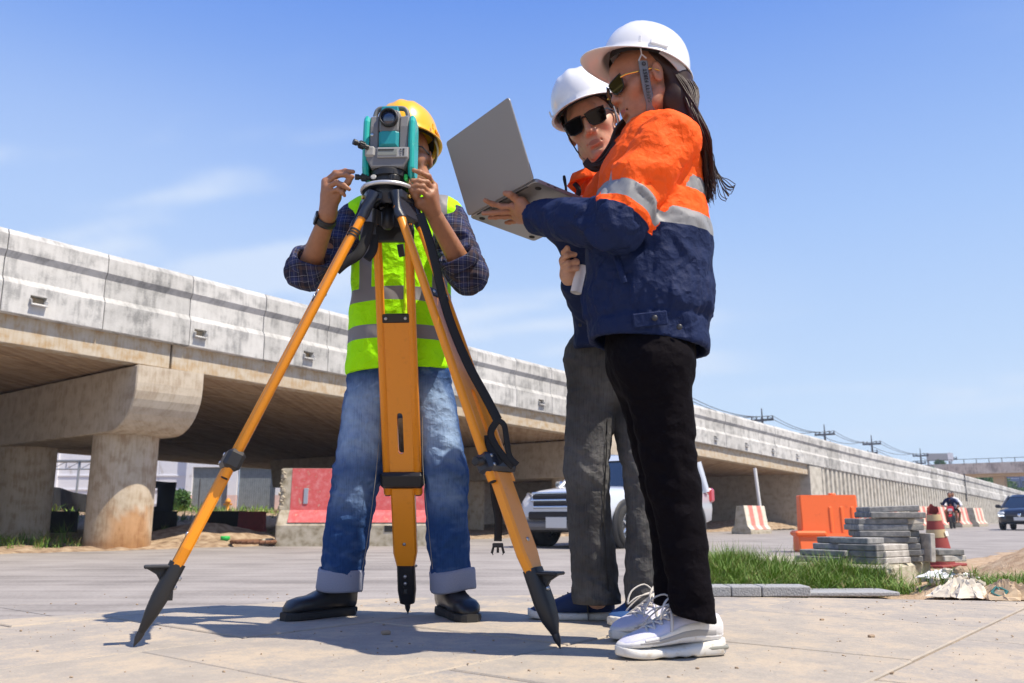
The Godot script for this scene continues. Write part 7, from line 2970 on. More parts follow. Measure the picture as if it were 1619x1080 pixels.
	at_box(m, Vector3(-0.377, 1.219, -2.78), Vector3(0.022, 0.045, 0.006), Vector3(0, 0, 0.2), 0.002)
	part("clip", m, M.black_plastic, vest)
	# watch
	var w := Node3D.new()
	w.name = "wrist_watch"
	o.add_child(w)
	m = mb()
	var fb2 := frame_for((wl - el))
	lathe(m, [[0.0295, -0.012], [0.0325, -0.011], [0.0330, 0.0], [0.0325, 0.011], [0.0295, 0.012]], Transform3D(fb2, wl + (el - wl).normalized() * 0.020), 32)
	part("band", m, M.black_plastic, w)
	m = mb()
	var out := Vector3(-0.85, 0.2, 0.5)
	out = (out - fb2.y * out.dot(fb2.y)).normalized()
	box(m, Vector3(0.034, 0.040, 0.010), Transform3D(Basis(fb2.y.cross(out), fb2.y, out), wl + (el - wl).normalized() * 0.020 + out * 0.033), 0.004)
	part("case", m, M.screen_black, w)
	# ring
	m = mb()
	var rp := Vector3(-0.263, 1.391, -2.592)
	lathe(m, [[0.0092, -0.002], [0.0102, 0.0], [0.0092, 0.002]], Transform3D(frame_for(Vector3(-0.269, 1.406, -2.585) - Vector3(-0.253, 1.383, -2.61)), rp), 20)
	part("ring", m, M.gold, o)
	var hh := helmet(o, M.helmet_yellow, Transform3D(Basis.from_euler(Vector3(0.02, -0.12, 0.05)), hc + Vector3(-0.002, 0.070, 0.0)), 0.05, 1.06)
	glasses(o, hx * Transform3D(Basis().scaled(Vector3.ONE * 1.05), Vector3.ZERO), M.shades_blue, M.shades_frame)


# ---------------------------------------------------------------- the man in the white helmet
func engineer() -> void:
	var o := person("man in white helmet and dark sunglasses, grey jeans, standing between the laptop and the woman")
	var hl := Vector3(0.266, 0.832, -2.8)
	var hr := Vector3(0.388, 0.843, -2.86)
	var kl := Vector3(0.244, 0.469, -2.83)
	var kr := Vector3(0.426, 0.423, -2.8)
	var al := Vector3(0.278, 0.074, -2.9)
	var ar := Vector3(0.406, 0.113, -2.78)
	var pel := Vector3(0.332, 0.903, -2.83)
	var chest := Vector3(0.333, 1.28, -2.67)
	var hc := Vector3(0.254, 1.542, -2.5)
	var hx := Transform3D(Basis.from_euler(Vector3(0.30, -0.34, 0.30)), hc)
	var sl := Vector3(0.244, 1.27, -2.6)
	var sr := Vector3(0.442, 1.327, -2.76)
	var el := Vector3(0.266, 0.966, -2.68)
	var wl := Vector3(0.172, 1.05, -2.5)
	var er := Vector3(0.495, 1.105, -2.8)
	var w2 := Vector3(0.384, 1.118, -2.62)
	var f := Sdf.new(Vector3(0.02, 0.02, -3.05), Vector3(0.62, 1.62, -2.38), 0.012)
	f.path([hl, kl, al], [0.07, 0.047, 0.038], 0.03)
	f.path([hr, kr, ar], [0.07, 0.047, 0.038], 0.03)
	var across := (sr - sl).normalized()
	var deep := across.cross(Vector3.UP)
	f.path([pel, chest], [0.12, 0.13], 0.04, deep, 1.4)
	f.cap(sl, sr, 0.05, 0.05, 0.04)
	f.path([sl, el, wl], [0.045, 0.04, 0.027], 0.02)
	f.path([sr, er, w2], [0.045, 0.04, 0.027], 0.02)
	f.cap(chest + Vector3(0, 0.08, 0), hc + Vector3(0.02, -0.10, -0.02), 0.06, 0.054, 0.03)
	var body := f.skin()
	var hg := head_geo(0.97, false)
	body.add(hg[0], hx)
	# fist round the paper roll: fingers wrap across it towards the left edge
	body.add(hand(wl, el, [
		[Vector3(0.16, 1.093, -2.485), Vector3(0.171, 1.112, -2.468), Vector3(0.187, 1.122, -2.462), Vector3(0.203, 1.119, -2.466)],
		[Vector3(0.215, 1.126, -2.5), Vector3(0.194, 1.131, -2.465), Vector3(0.168, 1.125, -2.458), Vector3(0.154, 1.116, -2.475)],
		[Vector3(0.217, 1.106, -2.5), Vector3(0.193, 1.106, -2.46), Vector3(0.166, 1.1, -2.455), Vector3(0.15, 1.092, -2.475)],
		[Vector3(0.215, 1.086, -2.5), Vector3(0.192, 1.082, -2.46), Vector3(0.168, 1.077, -2.457), Vector3(0.152, 1.073, -2.478)],
		[Vector3(0.211, 1.068, -2.5), Vector3(0.192, 1.063, -2.463), Vector3(0.171, 1.061, -2.462), Vector3(0.157, 1.06, -2.48)]], 0.0088))
	part("body", body.mesh(), M.skin_light, o)
	tag_mesh("lips", hg[1], M.lips_pale, o).transform = hx
	# stubble and hair under the helmet
	var hf := Sdf.new(hc - Vector3.ONE * 0.16, hc + Vector3.ONE * 0.16, 0.006)
	hf.ell(hx * Vector3(0, 0.035, -0.022), hx.basis, Vector3(0.081, 0.097, 0.101), 0.01)
	hf.cut(hx * Vector3(0, 0.0, -0.035), hx.basis * Vector3(0, -0.75, 0.66).normalized())
	hf.cut(hx * Vector3(0, 0.03, 0.05), hx.basis.z)
	part("hair", hf.skin().mesh(), M.hair_brown, o)
	# jeans
	var j := trousers([[[hl, kl, Vector3(0.262, 0.246, -2.87), Vector3(0.279, 0.024, -2.9)], [0.083, 0.072, 0.072, 0.076]], [[hr, kr, Vector3(0.422, 0.249, -2.78), Vector3(0.413, 0.075, -2.78)], [0.080, 0.060, 0.058, 0.064]]], [[hl + Vector3(0, 0.02, 0), hr + Vector3(0, 0.02, 0), 0.085]], Vector3(0.02, 0.0, -3.06), Vector3(0.64, 1.0, -2.45), 0.0046, 9, [[Vector3(0.337, 0.827, -2.83), Vector3(0.342, 0.935, -2.83)], [0.132, 0.135], deep, 1.3], [[Vector3(0.28, 0.056, -2.9), Vector3(0, -1, 0)], [Vector3(0, 0.94, 0), Vector3(0, 1, 0)]])
	j.tint(func(p: Vector3, n: Vector3) -> Color:
		var k := 0.5 + 0.5 * wr.get_noise_3d(p.x * 7.0, p.y * 9.0, p.z * 7.0)
		return Color(0.062, 0.060, 0.060).lerp(Color(0.17, 0.168, 0.166), clampf(k * 0.6 + 0.4 * smoothstep(0.35, 0.5, p.y) * smoothstep(0.65, 0.5, p.y), 0, 1)))
	var jm := part("jeans", j.mesh(), M.grey_denim, o)
	seam(jm, [Vector3(0.311, 0.732, -2.765), Vector3(0.305, 0.567, -2.76), Vector3(0.295, 0.367, -2.785), Vector3(0.299, 0.209, -2.8), Vector3(0.307, 0.09, -2.825)], M.print_black, 0.0022)
	slip_on(o, Vector3(0.339, 0, -2.941), Vector3(0.068, 0, -2.959), M.shoe_navy)
	slip_on(o, Vector3(0.511, 0, -2.924), Vector3(0.238, 0, -2.657), M.shoe_blue)
	# jacket: orange above, navy below
	var s := Sdf.new(Vector3(0.0, 0.80, -3.02), Vector3(0.62, 1.50, -2.40), 0.008)
	s.path([Vector3(0.335, 0.889, -2.76), Vector3(0.339, 1.104, -2.72), chest], [0.146, 0.150, 0.152], 0.04, deep, 1.35)
	s.cap(sl, sr, 0.070, 0.070, 0.05)
	s.cap(chest + Vector3(0, 0.06, 0), hc + Vector3(0.03, -0.185, -0.03), 0.09, 0.068, 0.04)
	s.path([sl, el, el.lerp(wl, 0.75)], [0.066, 0.060, 0.045], 0.012)
	s.path([sr, er, er.lerp(w2, 0.75)], [0.066, 0.060, 0.045], 0.03)
	wr.seed = 31
	s.each(func(q: Vector3, e: float) -> float: return e - 0.008 * (0.7 - absf(wr.get_noise_3d(q.x * 7.0, q.y * 7.0 + q.x * 4.0, q.z * 7.0)) * 2.0))
	s.ball(hc + Vector3(0.015, -0.10, 0.015), 0.078, 0.012, 1)
	s.cut(Vector3(0.279, 0.868, -2.73), Vector3(0, -1, 0))
	var line := Vector3(0.216, 1.258, -2.5).y
	var sp := s.skin().split(func(p: Vector3) -> float: return p.y - line)
	var jk := part("jacket", sp[0].mesh(), M.navy_cloth, o)
	tag_mesh("orange_yoke", sp[1], M.hivis_orange, jk)
	var m := mb()
	ribbon(m, [hc + Vector3(-0.070, -0.185, 0.02), hc + Vector3(-0.02, -0.185, 0.065), hc + Vector3(0.05, -0.185, 0.05)], 0.022, 0.005, Vector3(0, 0.3, 1))
	ribbon(m, [Vector3(0.183, 1.323, -2.49), Vector3(0.203, 1.346, -2.47), Vector3(0.234, 1.366, -2.46)], 0.02, 0.006, Vector3(0, 0.3, 1))
	part("collar", m, M.hivis_orange, jk)
	m = mb()
	at_box(m, Vector3(0.222, 1.288, -2.475), Vector3(0.055, 0.022, 0.004), Vector3(-0.2, -0.3, -0.1), 0.0015)
	part("name_patch", m, M.paper, jk)
	m = mb()
	ribbon(m, [Vector3(0.191, 1.333, -2.465), Vector3(0.204, 1.311, -2.46), Vector3(0.196, 1.28, -2.465)], 0.008, 0.003)
	part("radio_strap", m, M.webbing, jk)
	m = mb()
	lathe(m, [[0.006, 0], [0.006, 0.002], [0.003, 0.003], [0, 0.003]], Transform3D(Basis(Vector3.RIGHT, PI / 2), Vector3(0.211, 0.916, -2.585)), 10)
	part("snap", m, M.dark_steel, jk)
	# helmet, glasses, strap
	helmet(o, M.helmet_white, Transform3D(Basis.from_euler(Vector3(0.22, -0.34, 0.30)), hx * Vector3(0.0, 0.058, -0.002)), 0.045, 0.955)
	glasses(o, hx * Transform3D(Basis().scaled(Vector3(0.99, 1.10, 0.98)), Vector3.ZERO), M.shades, M.shades_frame, 1.06)
	m = mb()
	var st := [hx * Vector3(0.086, 0.05, 0.012), hx * Vector3(0.0835, 0.0, 0.020), hx * Vector3(0.076, -0.05, 0.028), hx * Vector3(0.060, -0.088, 0.036)]
	ribbon(m, st, 0.009, 0.002, hx.basis.x)
	var strap := part("chin_strap", m, M.strap_grey, o)
	m = mb()
	tube(m, smooth_path([hx * Vector3(0.060, -0.088, 0.036), hx * Vector3(0.03, -0.120, 0.05), hx * Vector3(0, -0.135, 0.052), hx * Vector3(-0.04, -0.112, 0.045), hx * Vector3(-0.070, -0.06, 0.035), hx * Vector3(-0.084, 0.045, 0.02)], 4), 0.0022, 6)
	part("cord", m, M.webbing, strap)
	var along: Vector3 = (st[1] - st[2]).normalized()
	var face := hx.basis.x.normalized()
	var tb := Basis(along, face.cross(along), face)
	text_on(strap, "SAFETY", 0.0105, Transform3D(tb, (hx * Vector3(0.0800, -0.024, 0.024)) + face * 0.0042), M.print_black)
	# things he carries
	m = mb()
	var pa := Vector3(0.224, 1.134, -2.488)
	var pb := Vector3(0.191, 0.991, -2.478)
	tube(m, [pa, pb], 0.0165, 20, false)
	tube(m, [pa, pb + (pb - pa) * 0.005], 0.0140, 20, false)
	single("paper_roll", m, M.paper, "rolled white paper held in the fist of the man in the white helmet", "paper roll")
	var rd := thing("two_way_radio", "black two way radio with upright antenna behind the laptop", "radio", Vector3(0.169, 1.225, -2.475))
	m = mb()
	at_box(m, Vector3(0, 0, 0), Vector3(0.052, 0.10, 0.03), Vector3(0, -0.4, 0.05), 0.006)
	part("case", m, M.black_plastic, rd)
	m = mb()
	tube(m, [Vector3(0.169, 1.255, -2.475) - Vector3(0.169, 1.225, -2.475), Vector3(0.165, 1.323, -2.47) - Vector3(0.169, 1.225, -2.475), Vector3(0.161, 1.35, -2.47) - Vector3(0.169, 1.225, -2.475), Vector3(0.16, 1.36, -2.47) - Vector3(0.169, 1.225, -2.475)], [0.0045, 0.004, 0.0055, 0.004], 10)
	part("antenna", m, M.rubber, rd)


# ---------------------------------------------------------------- the woman
func woman() -> void:
	var o := person("woman in white helmet and orange and navy jacket, black trousers, holding the open laptop")
	var hc := Vector3(0.372, 1.520, -2.20)
	var hx := Transform3D(Basis.from_euler(Vector3(0.31, deg_to_rad(-81.0), 0.0)), hc)
	var hl := Vector3(0.364, 0.699, -2.14)
	var hr := Vector3(0.363, 0.729, -2.32)
	var kl := Vector3(0.402, 0.414, -2.16)
	var kr := Vector3(0.415, 0.421, -2.36)
	var al := Vector3(0.438, 0.127, -2.15)
	var ar := Vector3(0.437, 0.121, -2.38)
	var pel := Vector3(0.37, 0.82, -2.22)
	var chest := Vector3(0.385, 1.22, -2.20)
	var sn := Vector3(0.409, 1.292, -2.07)
	var sf := Vector3(0.37, 1.37, -2.36)
	var en := Vector3(0.25, 1.053, -2.03)
	var wn := Vector3(0.065, 1.166, -2.3)
	var ef := Vector3(0.22, 1.14, -2.50)
	var wf := Vector3(0.07, 1.275, -2.47)
	var f := Sdf.new(Vector3(-0.02, 0.02, -2.62), Vector3(0.66, 1.56, -1.94), 0.012)
	f.path([hl, kl, al], [0.075, 0.048, 0.036], 0.03)
	f.path([hr, kr, ar], [0.075, 0.048, 0.036], 0.03)
	f.path([pel, chest], [0.11, 0.11], 0.04, Vector3(1, 0, 0), 1.1)
	f.cap(sn, sf, 0.048, 0.048, 0.04)
	f.path([sn, en, wn], [0.043, 0.037, 0.024], 0.02)
	f.path([sf, ef, wf], [0.043, 0.037, 0.024], 0.02)
	f.cap(chest + Vector3(0, 0.1, 0), hc + Vector3(0.02, -0.10, 0), 0.05, 0.046, 0.03)
	var body := f.skin()
	var hg := head_geo(0.96, true)
	body.add(hg[0], hx)
	body.add(hand(wn, en, [
		[Vector3(0.026, 1.208, -2.302), Vector3(0.006, 1.221, -2.292), Vector3(-0.006, 1.226, -2.281), Vector3(-0.019, 1.229, -2.28)],
		[Vector3(0.005, 1.212, -2.338), Vector3(-0.03, 1.221, -2.364), Vector3(-0.058, 1.226, -2.356), Vector3(-0.078, 1.231, -2.341)],
		[Vector3(0.005, 1.208, -2.368), Vector3(-0.027, 1.217, -2.398), Vector3(-0.058, 1.222, -2.42), Vector3(-0.086, 1.225, -2.434)],
		[Vector3(0.008, 1.205, -2.403), Vector3(-0.022, 1.214, -2.431), Vector3(-0.049, 1.219, -2.449), Vector3(-0.068, 1.221, -2.461)],
		[Vector3(0.022, 1.201, -2.427), Vector3(0.007, 1.208, -2.456), Vector3(-0.007, 1.211, -2.474), Vector3(-0.018, 1.213, -2.484)]], 0.0082))
	body.add(hand(wf, ef, [
		[wf + Vector3(-0.02, 0.0, 0.04), wf + Vector3(-0.04, -0.01, 0.055), wf + Vector3(-0.06, -0.015, 0.06)],
		[wf + Vector3(-0.07, 0.01, 0.03), wf + Vector3(-0.10, 0.0, 0.035), wf + Vector3(-0.12, -0.012, 0.037)],
		[wf + Vector3(-0.075, 0.01, 0.01), wf + Vector3(-0.11, 0.0, 0.01), wf + Vector3(-0.13, -0.012, 0.01)],
		[wf + Vector3(-0.072, 0.008, -0.01), wf + Vector3(-0.10, 0.0, -0.012), wf + Vector3(-0.12, -0.012, -0.013)],
		[wf + Vector3(-0.065, 0.005, -0.028), wf + Vector3(-0.085, 0.0, -0.032), wf + Vector3(-0.1, -0.01, -0.034)]], 0.0078))
	part("body", body.mesh(), M.skin_tan, o)
	tag_mesh("lips", hg[1], M.lips, o).transform = hx
	# trousers: black, a little flared, gathered over the shoe
	var j := trousers([[[hl, kl, Vector3(0.424, 0.253, -2.16), Vector3(0.44, 0.073, -2.15)], [0.088, 0.064, 0.055, 0.053]], [[hr, kr, Vector3(0.433, 0.245, -2.37), Vector3(0.434, 0.088, -2.38)], [0.088, 0.060, 0.053, 0.052]]], [[hl + Vector3(0, 0.02, 0), hr + Vector3(0, 0.02, 0), 0.088]], Vector3(0.10, 0.0, -2.56), Vector3(0.68, 0.94, -1.98), 0.0042, 5, [[Vector3(0.366, 0.74, -2.22), Vector3(0.366, 0.86, -2.22)], [0.118, 0.118], Vector3(0, 0, 1), 1.0], [[Vector3(0.45, 0.088, 0), Vector3(-0.22, -1, 0).normalized()], [Vector3(0, 0.89, 0), Vector3(0, 1, 0)]])
	part("trousers", j.mesh(), M.black_cloth, o)
	sneaker(o, Vector3(0.518, 0, -2.23), Vector3(0.258, 0, -2.153), 1.0)
	sneaker(o, Vector3(0.504, 0, -2.588), Vector3(0.259, 0, -2.424), 1.0)
	# jacket
	var s := Sdf.new(Vector3(0.0, 0.74, -2.62), Vector3(0.62, 1.52, -1.90), 0.0068)
	s.path([Vector3(0.362, 0.78, -2.215), Vector3(0.364, 0.90, -2.215), Vector3(0.370, 1.06, -2.205), Vector3(0.383, 1.24, -2.205), Vector3(0.402, 1.325, -2.20)], [0.158, 0.170, 0.164, 0.138, 0.104], 0.014)
	s.cap(sn + Vector3(0.005, -0.005, -0.01), sf, 0.074, 0.074, 0.05)
	s.cap(Vector3(0.405, 1.33, -2.2), hc + Vector3(0.055, -0.145, 0), 0.10, 0.070, 0.03)
	var el2 := en + Vector3(0.012, -0.008, 0)
	s.path([sn, sn.lerp(en, 0.5), el2], [0.077, 0.076, 0.068], 0.014)
	s.path([el2, el2.lerp(wn, 0.5), el2.lerp(wn, 0.98)], [0.067, 0.059, 0.047], 0.014)
	s.path([sf, sf.lerp(ef, 0.5), ef], [0.08, 0.076, 0.066], 0.035)
	s.path([ef, ef.lerp(wf, 0.95)], [0.062, 0.045], 0.025)
	wr.seed = 42
	var arm := (en - sn).normalized()
	s.each(func(q: Vector3, e: float) -> float:
		var near := smoothstep(-2.19, -2.10, q.z)
		var elbow := exp(-pow((q - en).length() / 0.13, 2))
		var r := fold(Vector3(q.x * 5.0 + q.y * 4.5, q.y * 5.0 - q.x * 3.0, q.z * 6.0))
		e -= (0.0065 + 0.009 * elbow) * (r - 0.3)
		if q.z > -2.16:
			var sl := (q - sn).dot(arm)
			for g in [0.012, 0.198, 0.246, 0.268]:
				e += 0.0028 * exp(-pow((sl - g) / 0.0042, 2)) * smoothstep(0.13, 0.10, (q - sn - arm * sl).length())
		for g in [1.0565, 1.1035, 1.168, 1.208]:
			e += 0.0024 * exp(-pow((q.y - g) / 0.0042, 2)) * smoothstep(0.40, 0.44, q.x)
		var ang := atan2(q.z + 2.215, q.x - 0.364)
		var low := smoothstep(1.0, 0.87, q.y) * smoothstep(0.835, 0.85, q.y)
		e -= 0.0045 * low * (sin(ang * 17.0 + 6.0 * wr.get_noise_2d(ang * 3.0, q.y * 4.0)))
		e += 0.006 * exp(-pow((q.y - 0.838) / 0.006, 2)) * smoothstep(0.30, 0.12, absf(q.x - 0.36)) * (1.0 if q.y < 0.9 else 0.0)
		if q.y < 1.03 and q.z > -2.2:
			e += 0.004 * exp(-pow((q.x - 0.352) / 0.005, 2))
		return e)
	s.cut(Vector3(0.2, 0.792, 0), Vector3(-0.13, -1, 0).normalized())
	s.cap(Vector3(0.362, 0.70, -2.215), Vector3(0.362, 0.86, -2.215), 0.148, 0.135, 0.01, Vector3.ZERO, 1.0, 1)
	var cw := el2.lerp(wn, 0.985)
	var cd := (wn - en).normalized()
	s.each(func(q: Vector3, e: float) -> float: return maxf(e, (q - cw).dot(cd)) if (q - cw).length() < 0.1 else e, 8.0)
	s.cap(cw - cd * 0.025, cw + cd * 0.06, 0.036, 0.036, 0.008, Vector3.ZERO, 1.0, 1)
	s.cap(hc + Vector3(0.04, -0.17, 0), hc + Vector3(0.01, -0.05, 0), 0.056, 0.075, 0.012, Vector3.ZERO, 1.0, 1)
	# which cloth: near sleeve, far sleeve and trunk each have their own orange edge
	var ta := sn.distance_to(en)
	var jg := s.skin()
	var on_arm := func(p: Vector3) -> float:   # < 0 on the near sleeve
		var h := clampf((p - sn).dot(arm) / ta, 0.0, 1.6)
		var up := (p - sn - arm * h * ta).length() - 0.098
		var h2 := clampf((p - en).dot(wn - en) / (wn - en).length_squared(), 0.0, 1.2)
		var fo := (p - en - (wn - en) * h2).length() - 0.105
		var d := minf(up, fo)
		return (minf(d, -0.01) if p.x < 0.19 and p.z > -2.43 else d) if p.z > -2.17 or p.x < 0.25 else 0.1
	var far_arm := func(p: Vector3) -> float: return -0.01 if p.z < -2.37 or (p.x < 0.2 and p.z < -2.2) else 0.1
	# along the sleeve: negative is still orange
	var sleeve := func(p: Vector3) -> float: return (p - sn).dot((arm + Vector3(0.10, 0, 0)).normalized())
	var y1 := 1.080
	var y2 := 1.188
	var orange := func(p: Vector3) -> float:
		if on_arm.call(p) < 0.0:
			return sleeve.call(p) - 0.268 + 0.25 * smoothstep(0.06, 0.35, (p - en).dot(wn - en) / (wn - en).length_squared()) * smoothstep(0.13, 0.2, (p - sn).dot(arm))
		if far_arm.call(p) < 0.0:
			return 1.20 - p.y
		return y1 - 0.0225 - p.y
	var a := jg.split(orange)
	var band := func(p: Vector3) -> float:
		if on_arm.call(p) < 0.0:
			return absf(sleeve.call(p) + 0.25 * smoothstep(0.06, 0.35, (p - en).dot(wn - en) / (wn - en).length_squared()) * smoothstep(0.13, 0.2, (p - sn).dot(arm)) - 0.222) - 0.024
		if far_arm.call(p) < 0.0:
			return 0.05
		return minf(absf(p.y - y1) - 0.0235, absf(p.y - y2) - 0.020)
	var b: Array = a[0].split(band)
	var jk := part("jacket", a[1].mesh(), M.navy_cloth, o)
	tag_mesh("orange_yoke", b[1], M.hivis_orange, jk)
	tag_mesh("reflective_band", b[0], M.reflective_pale, jk)
	var m := mb()
	at_box(m, Vector3(0.34, 0.809, -2.046), Vector3(0.085, 0.036, 0.006), Vector3(0.12, -0.05, 0.10), 0.003)
	part("waist_tab", m, M.navy_cloth, jk)
	m = mb()
	for q in [Vector3(0.35, 0.811, -2.04), Vector3(0.412, 0.791, -2.052)]:
		lathe(m, [[0.0075, 0], [0.0075, 0.002], [0.005, 0.0035], [0, 0.0035]], Transform3D(Basis(Vector3.RIGHT, PI / 2), q), 12)
	part("snap", m, M.dark_steel, jk)
	m = mb()
	ribbon(m, [Vector3(0.262, 0.976, -2.062), Vector3(0.269, 0.939, -2.05), Vector3(0.279, 0.903, -2.048)], 0.008, 0.003)
	part("pocket_welt", m, M.navy_cloth, jk)
	m = mb()   # collar standing round the neck
	var ring0 := PackedVector3Array()
	var rings := []
	for e in [[0.0, 0.0], [0.0, 0.030], [0.008, 0.030], [0.008, 0.0]]:
		var ring := PackedVector3Array()
		for k in 32:
			var t := TAU * k / 32
			var r: float = 0.066 - e[0]
			ring.append(hc + Vector3(0.046 + cos(t) * r * 1.08, -0.135 + e[1] - 0.02 * (0.5 - 0.5 * cos(t)) * 1.0, sin(t) * r))
		rings.append(ring)
	rings.append(rings[0])
	loft(m, rings, 1, false)
	part("collar", m, M.hivis_orange, jk)
	# hair
	var hf := Sdf.new(hc - Vector3(0.17, 0.36, 0.17), hc + Vector3(0.24, 0.17, 0.17), 0.006)
	hf.ell(hx * Vector3(0, 0.030, -0.028), hx.basis, Vector3(0.076, 0.090, 0.096), 0.01)
	hf.cap(hx * Vector3(0.035, -0.02, -0.07), hx * Vector3(0.03, -0.11, -0.066), 0.042, 0.038, 0.03)
	hf.cap(hx * Vector3(-0.035, -0.02, -0.07), hx * Vector3(-0.03, -0.11, -0.066), 0.042, 0.038, 0.03)
	hf.cut(hx * Vector3(0, 0.0, -0.030), hx.basis * Vector3(0, -0.35, 0.93).normalized())
	hf.path([hx * Vector3(0.015, -0.02, -0.075), Vector3(0.452, 1.455, -2.175), Vector3(0.478, 1.385, -2.165), Vector3(0.505, 1.30, -2.16), Vector3(0.518, 1.225, -2.155)], [0.052, 0.046, 0.036, 0.026, 0.008], 0.02)
	var hair := part("hair", hf.skin().mesh(), M.hair_brown, o)
	m = mb()
	var r2 := RandomNumberGenerator.new()
	r2.seed = 5
	for i in 520:   # locks down the back
		var u := r2.randf_range(-1, 1)
		var w := r2.randf()
		var root := hx * Vector3(u * 0.072, -0.005 + 0.02 * w, -0.050 - 0.055 * (1 - u * u) * (0.6 + 0.5 * w))
		var q1 := root + Vector3(0.030 + 0.012 * w + r2.randf_range(-0.008, 0.008), -0.07, u * 0.012 + r2.randf_range(-0.008, 0.008))
		var q2 := Vector3(0.476 + 0.024 * w, 1.385 + r2.randf_range(-0.01, 0.01), -2.165 + u * 0.065)
		var q3 := Vector3(0.503 + 0.020 * w, 1.30, -2.16 + u * 0.06 + r2.randf_range(-0.016, 0.016))
		var q4v := Vector3(0.517 + 0.016 * w + r2.randf_range(-0.006, 0.008), 1.235 + r2.randf_range(-0.03, 0.04), -2.18 + u * 0.06)
		var q5 := q4v + Vector3(r2.randf_range(-0.004, 0.012), -0.035 - 0.02 * r2.randf(), r2.randf_range(-0.01, 0.01))
		tube(m, smooth_path([root, q1, q2, q3, q4v, q5], 4), [0.002, 0.0022, 0.0023, 0.0023, 0.0023, 0.0023, 0.0023, 0.0023, 0.0022, 0.0022, 0.0021, 0.0021, 0.002, 0.0019, 0.0018, 0.0016, 0.0014, 0.0012, 0.001, 0.0007, 0.0004], 5, false)
	for i in 30:   # over the far shoulder to the front
		var w := r2.randf()
		var e := r2.randf_range(-1, 1) * 0.012
		tube(m, smooth_path([hx * Vector3(-0.075, -0.02, -0.03), Vector3(0.324, 1.456, -2.33) + Vector3(e, 0, -e), Vector3(0.299, 1.38, -2.32) + Vector3(e * 1.5, w * 0.02, e), Vector3(0.255, 1.32, -2.3) + Vector3(e, w * 0.03 - 0.01, e), Vector3(0.218, 1.308, -2.29) + Vector3(w * 0.01, w * 0.016, 0), Vector3(0.202, 1.322, -2.29) + Vector3(w * 0.014, w * 0.02, 0)], 4), [0.007, 0.007, 0.007, 0.0068, 0.0066, 0.0064, 0.0062, 0.006, 0.006, 0.0058, 0.0055, 0.005, 0.005, 0.0045, 0.004, 0.0035, 0.003, 0.0025, 0.002, 0.0015, 0.0008], 5, false)
	for i in 14:   # stray wisps
		var w := r2.randf()
		tube(m, smooth_path([Vector3(0.52, 1.33, -2.17 + 0.08 * (w - 0.5)), Vector3(0.545 + 0.01 * w, 1.24, -2.16), Vector3(0.55 + 0.03 * w, 1.17 + 0.05 * r2.randf(), -2.15), Vector3(0.565 + 0.03 * w, 1.15 + 0.05 * w, -2.14)], 4), 0.0011, 4, false)
	part("locks", m, M.hair_brown, hair)
	# helmet, glasses, strap
	helmet(o, M.helmet_white, Transform3D(Basis.from_euler(Vector3(-0.15, deg_to_rad(-76.0), 0.0)), hc + Vector3(0.003, 0.053, 0.0)), 0.052, 0.945)
	glasses(o, hx * Transform3D(Basis().scaled(Vector3.ONE * 0.97), Vector3(0, 0.0, 0.002)), M.shades_yellow, M.gold, 1.05)
	m = mb()
	var p0 := hx * Vector3(0.082, 0.032, 0.022)
	var p1 := hx * Vector3(0.0795, -0.010, 0.030)
	var p2 := hx * Vector3(0.073, -0.050, 0.034)
	var p3 := hx * Vector3(0.058, -0.092, 0.034)
	ribbon(m, [p0, p1, p2, p3, hx * Vector3(0.02, -0.125, 0.04)], 0.0132, 0.002, hx.basis.x)
	var strap := part("chin_strap", m, M.strap_grey, o)
	m = mb()
	tube(m, [hx * Vector3(0.095, 0.062, 0.022), hx * Vector3(0.088, 0.048, 0.022), hx * Vector3(0.083, 0.036, 0.010)], 0.0022, 6)
	tube(m, [hx * Vector3(0.088, 0.048, 0.022), hx * Vector3(0.083, 0.034, 0.034)], 0.0022, 6)
	part("strap_clip", m, M.harness_grey, strap)
	m = mb()
	var face := (hx.basis.x).normalized()
	var al2 := (p0 - p2).normalized()
	face = (face - al2 * face.dot(al2)).normalized()
	var tb := Basis(al2, face.cross(al2), face)
	for k in 16:
		var t := TAU * k / 16
		var t2 := TAU * (k + 1) / 16
		var c := hx * Vector3(0.0818, 0.022, 0.024) + face * 0.0045
		tube(m, [c + tb * Vector3(cos(t), sin(t), 0) * 0.0045, c + tb * Vector3(cos(t2), sin(t2), 0) * 0.0045], 0.0011, 5, false)
	part("ring_mark", m, M.print_black, strap)
	text_on(strap, "SAFETY FIRST", 0.0150, Transform3D(tb, (p1.lerp(p2, 0.62)) + face * 0.0058 - al2 * 0.004), M.print_black)


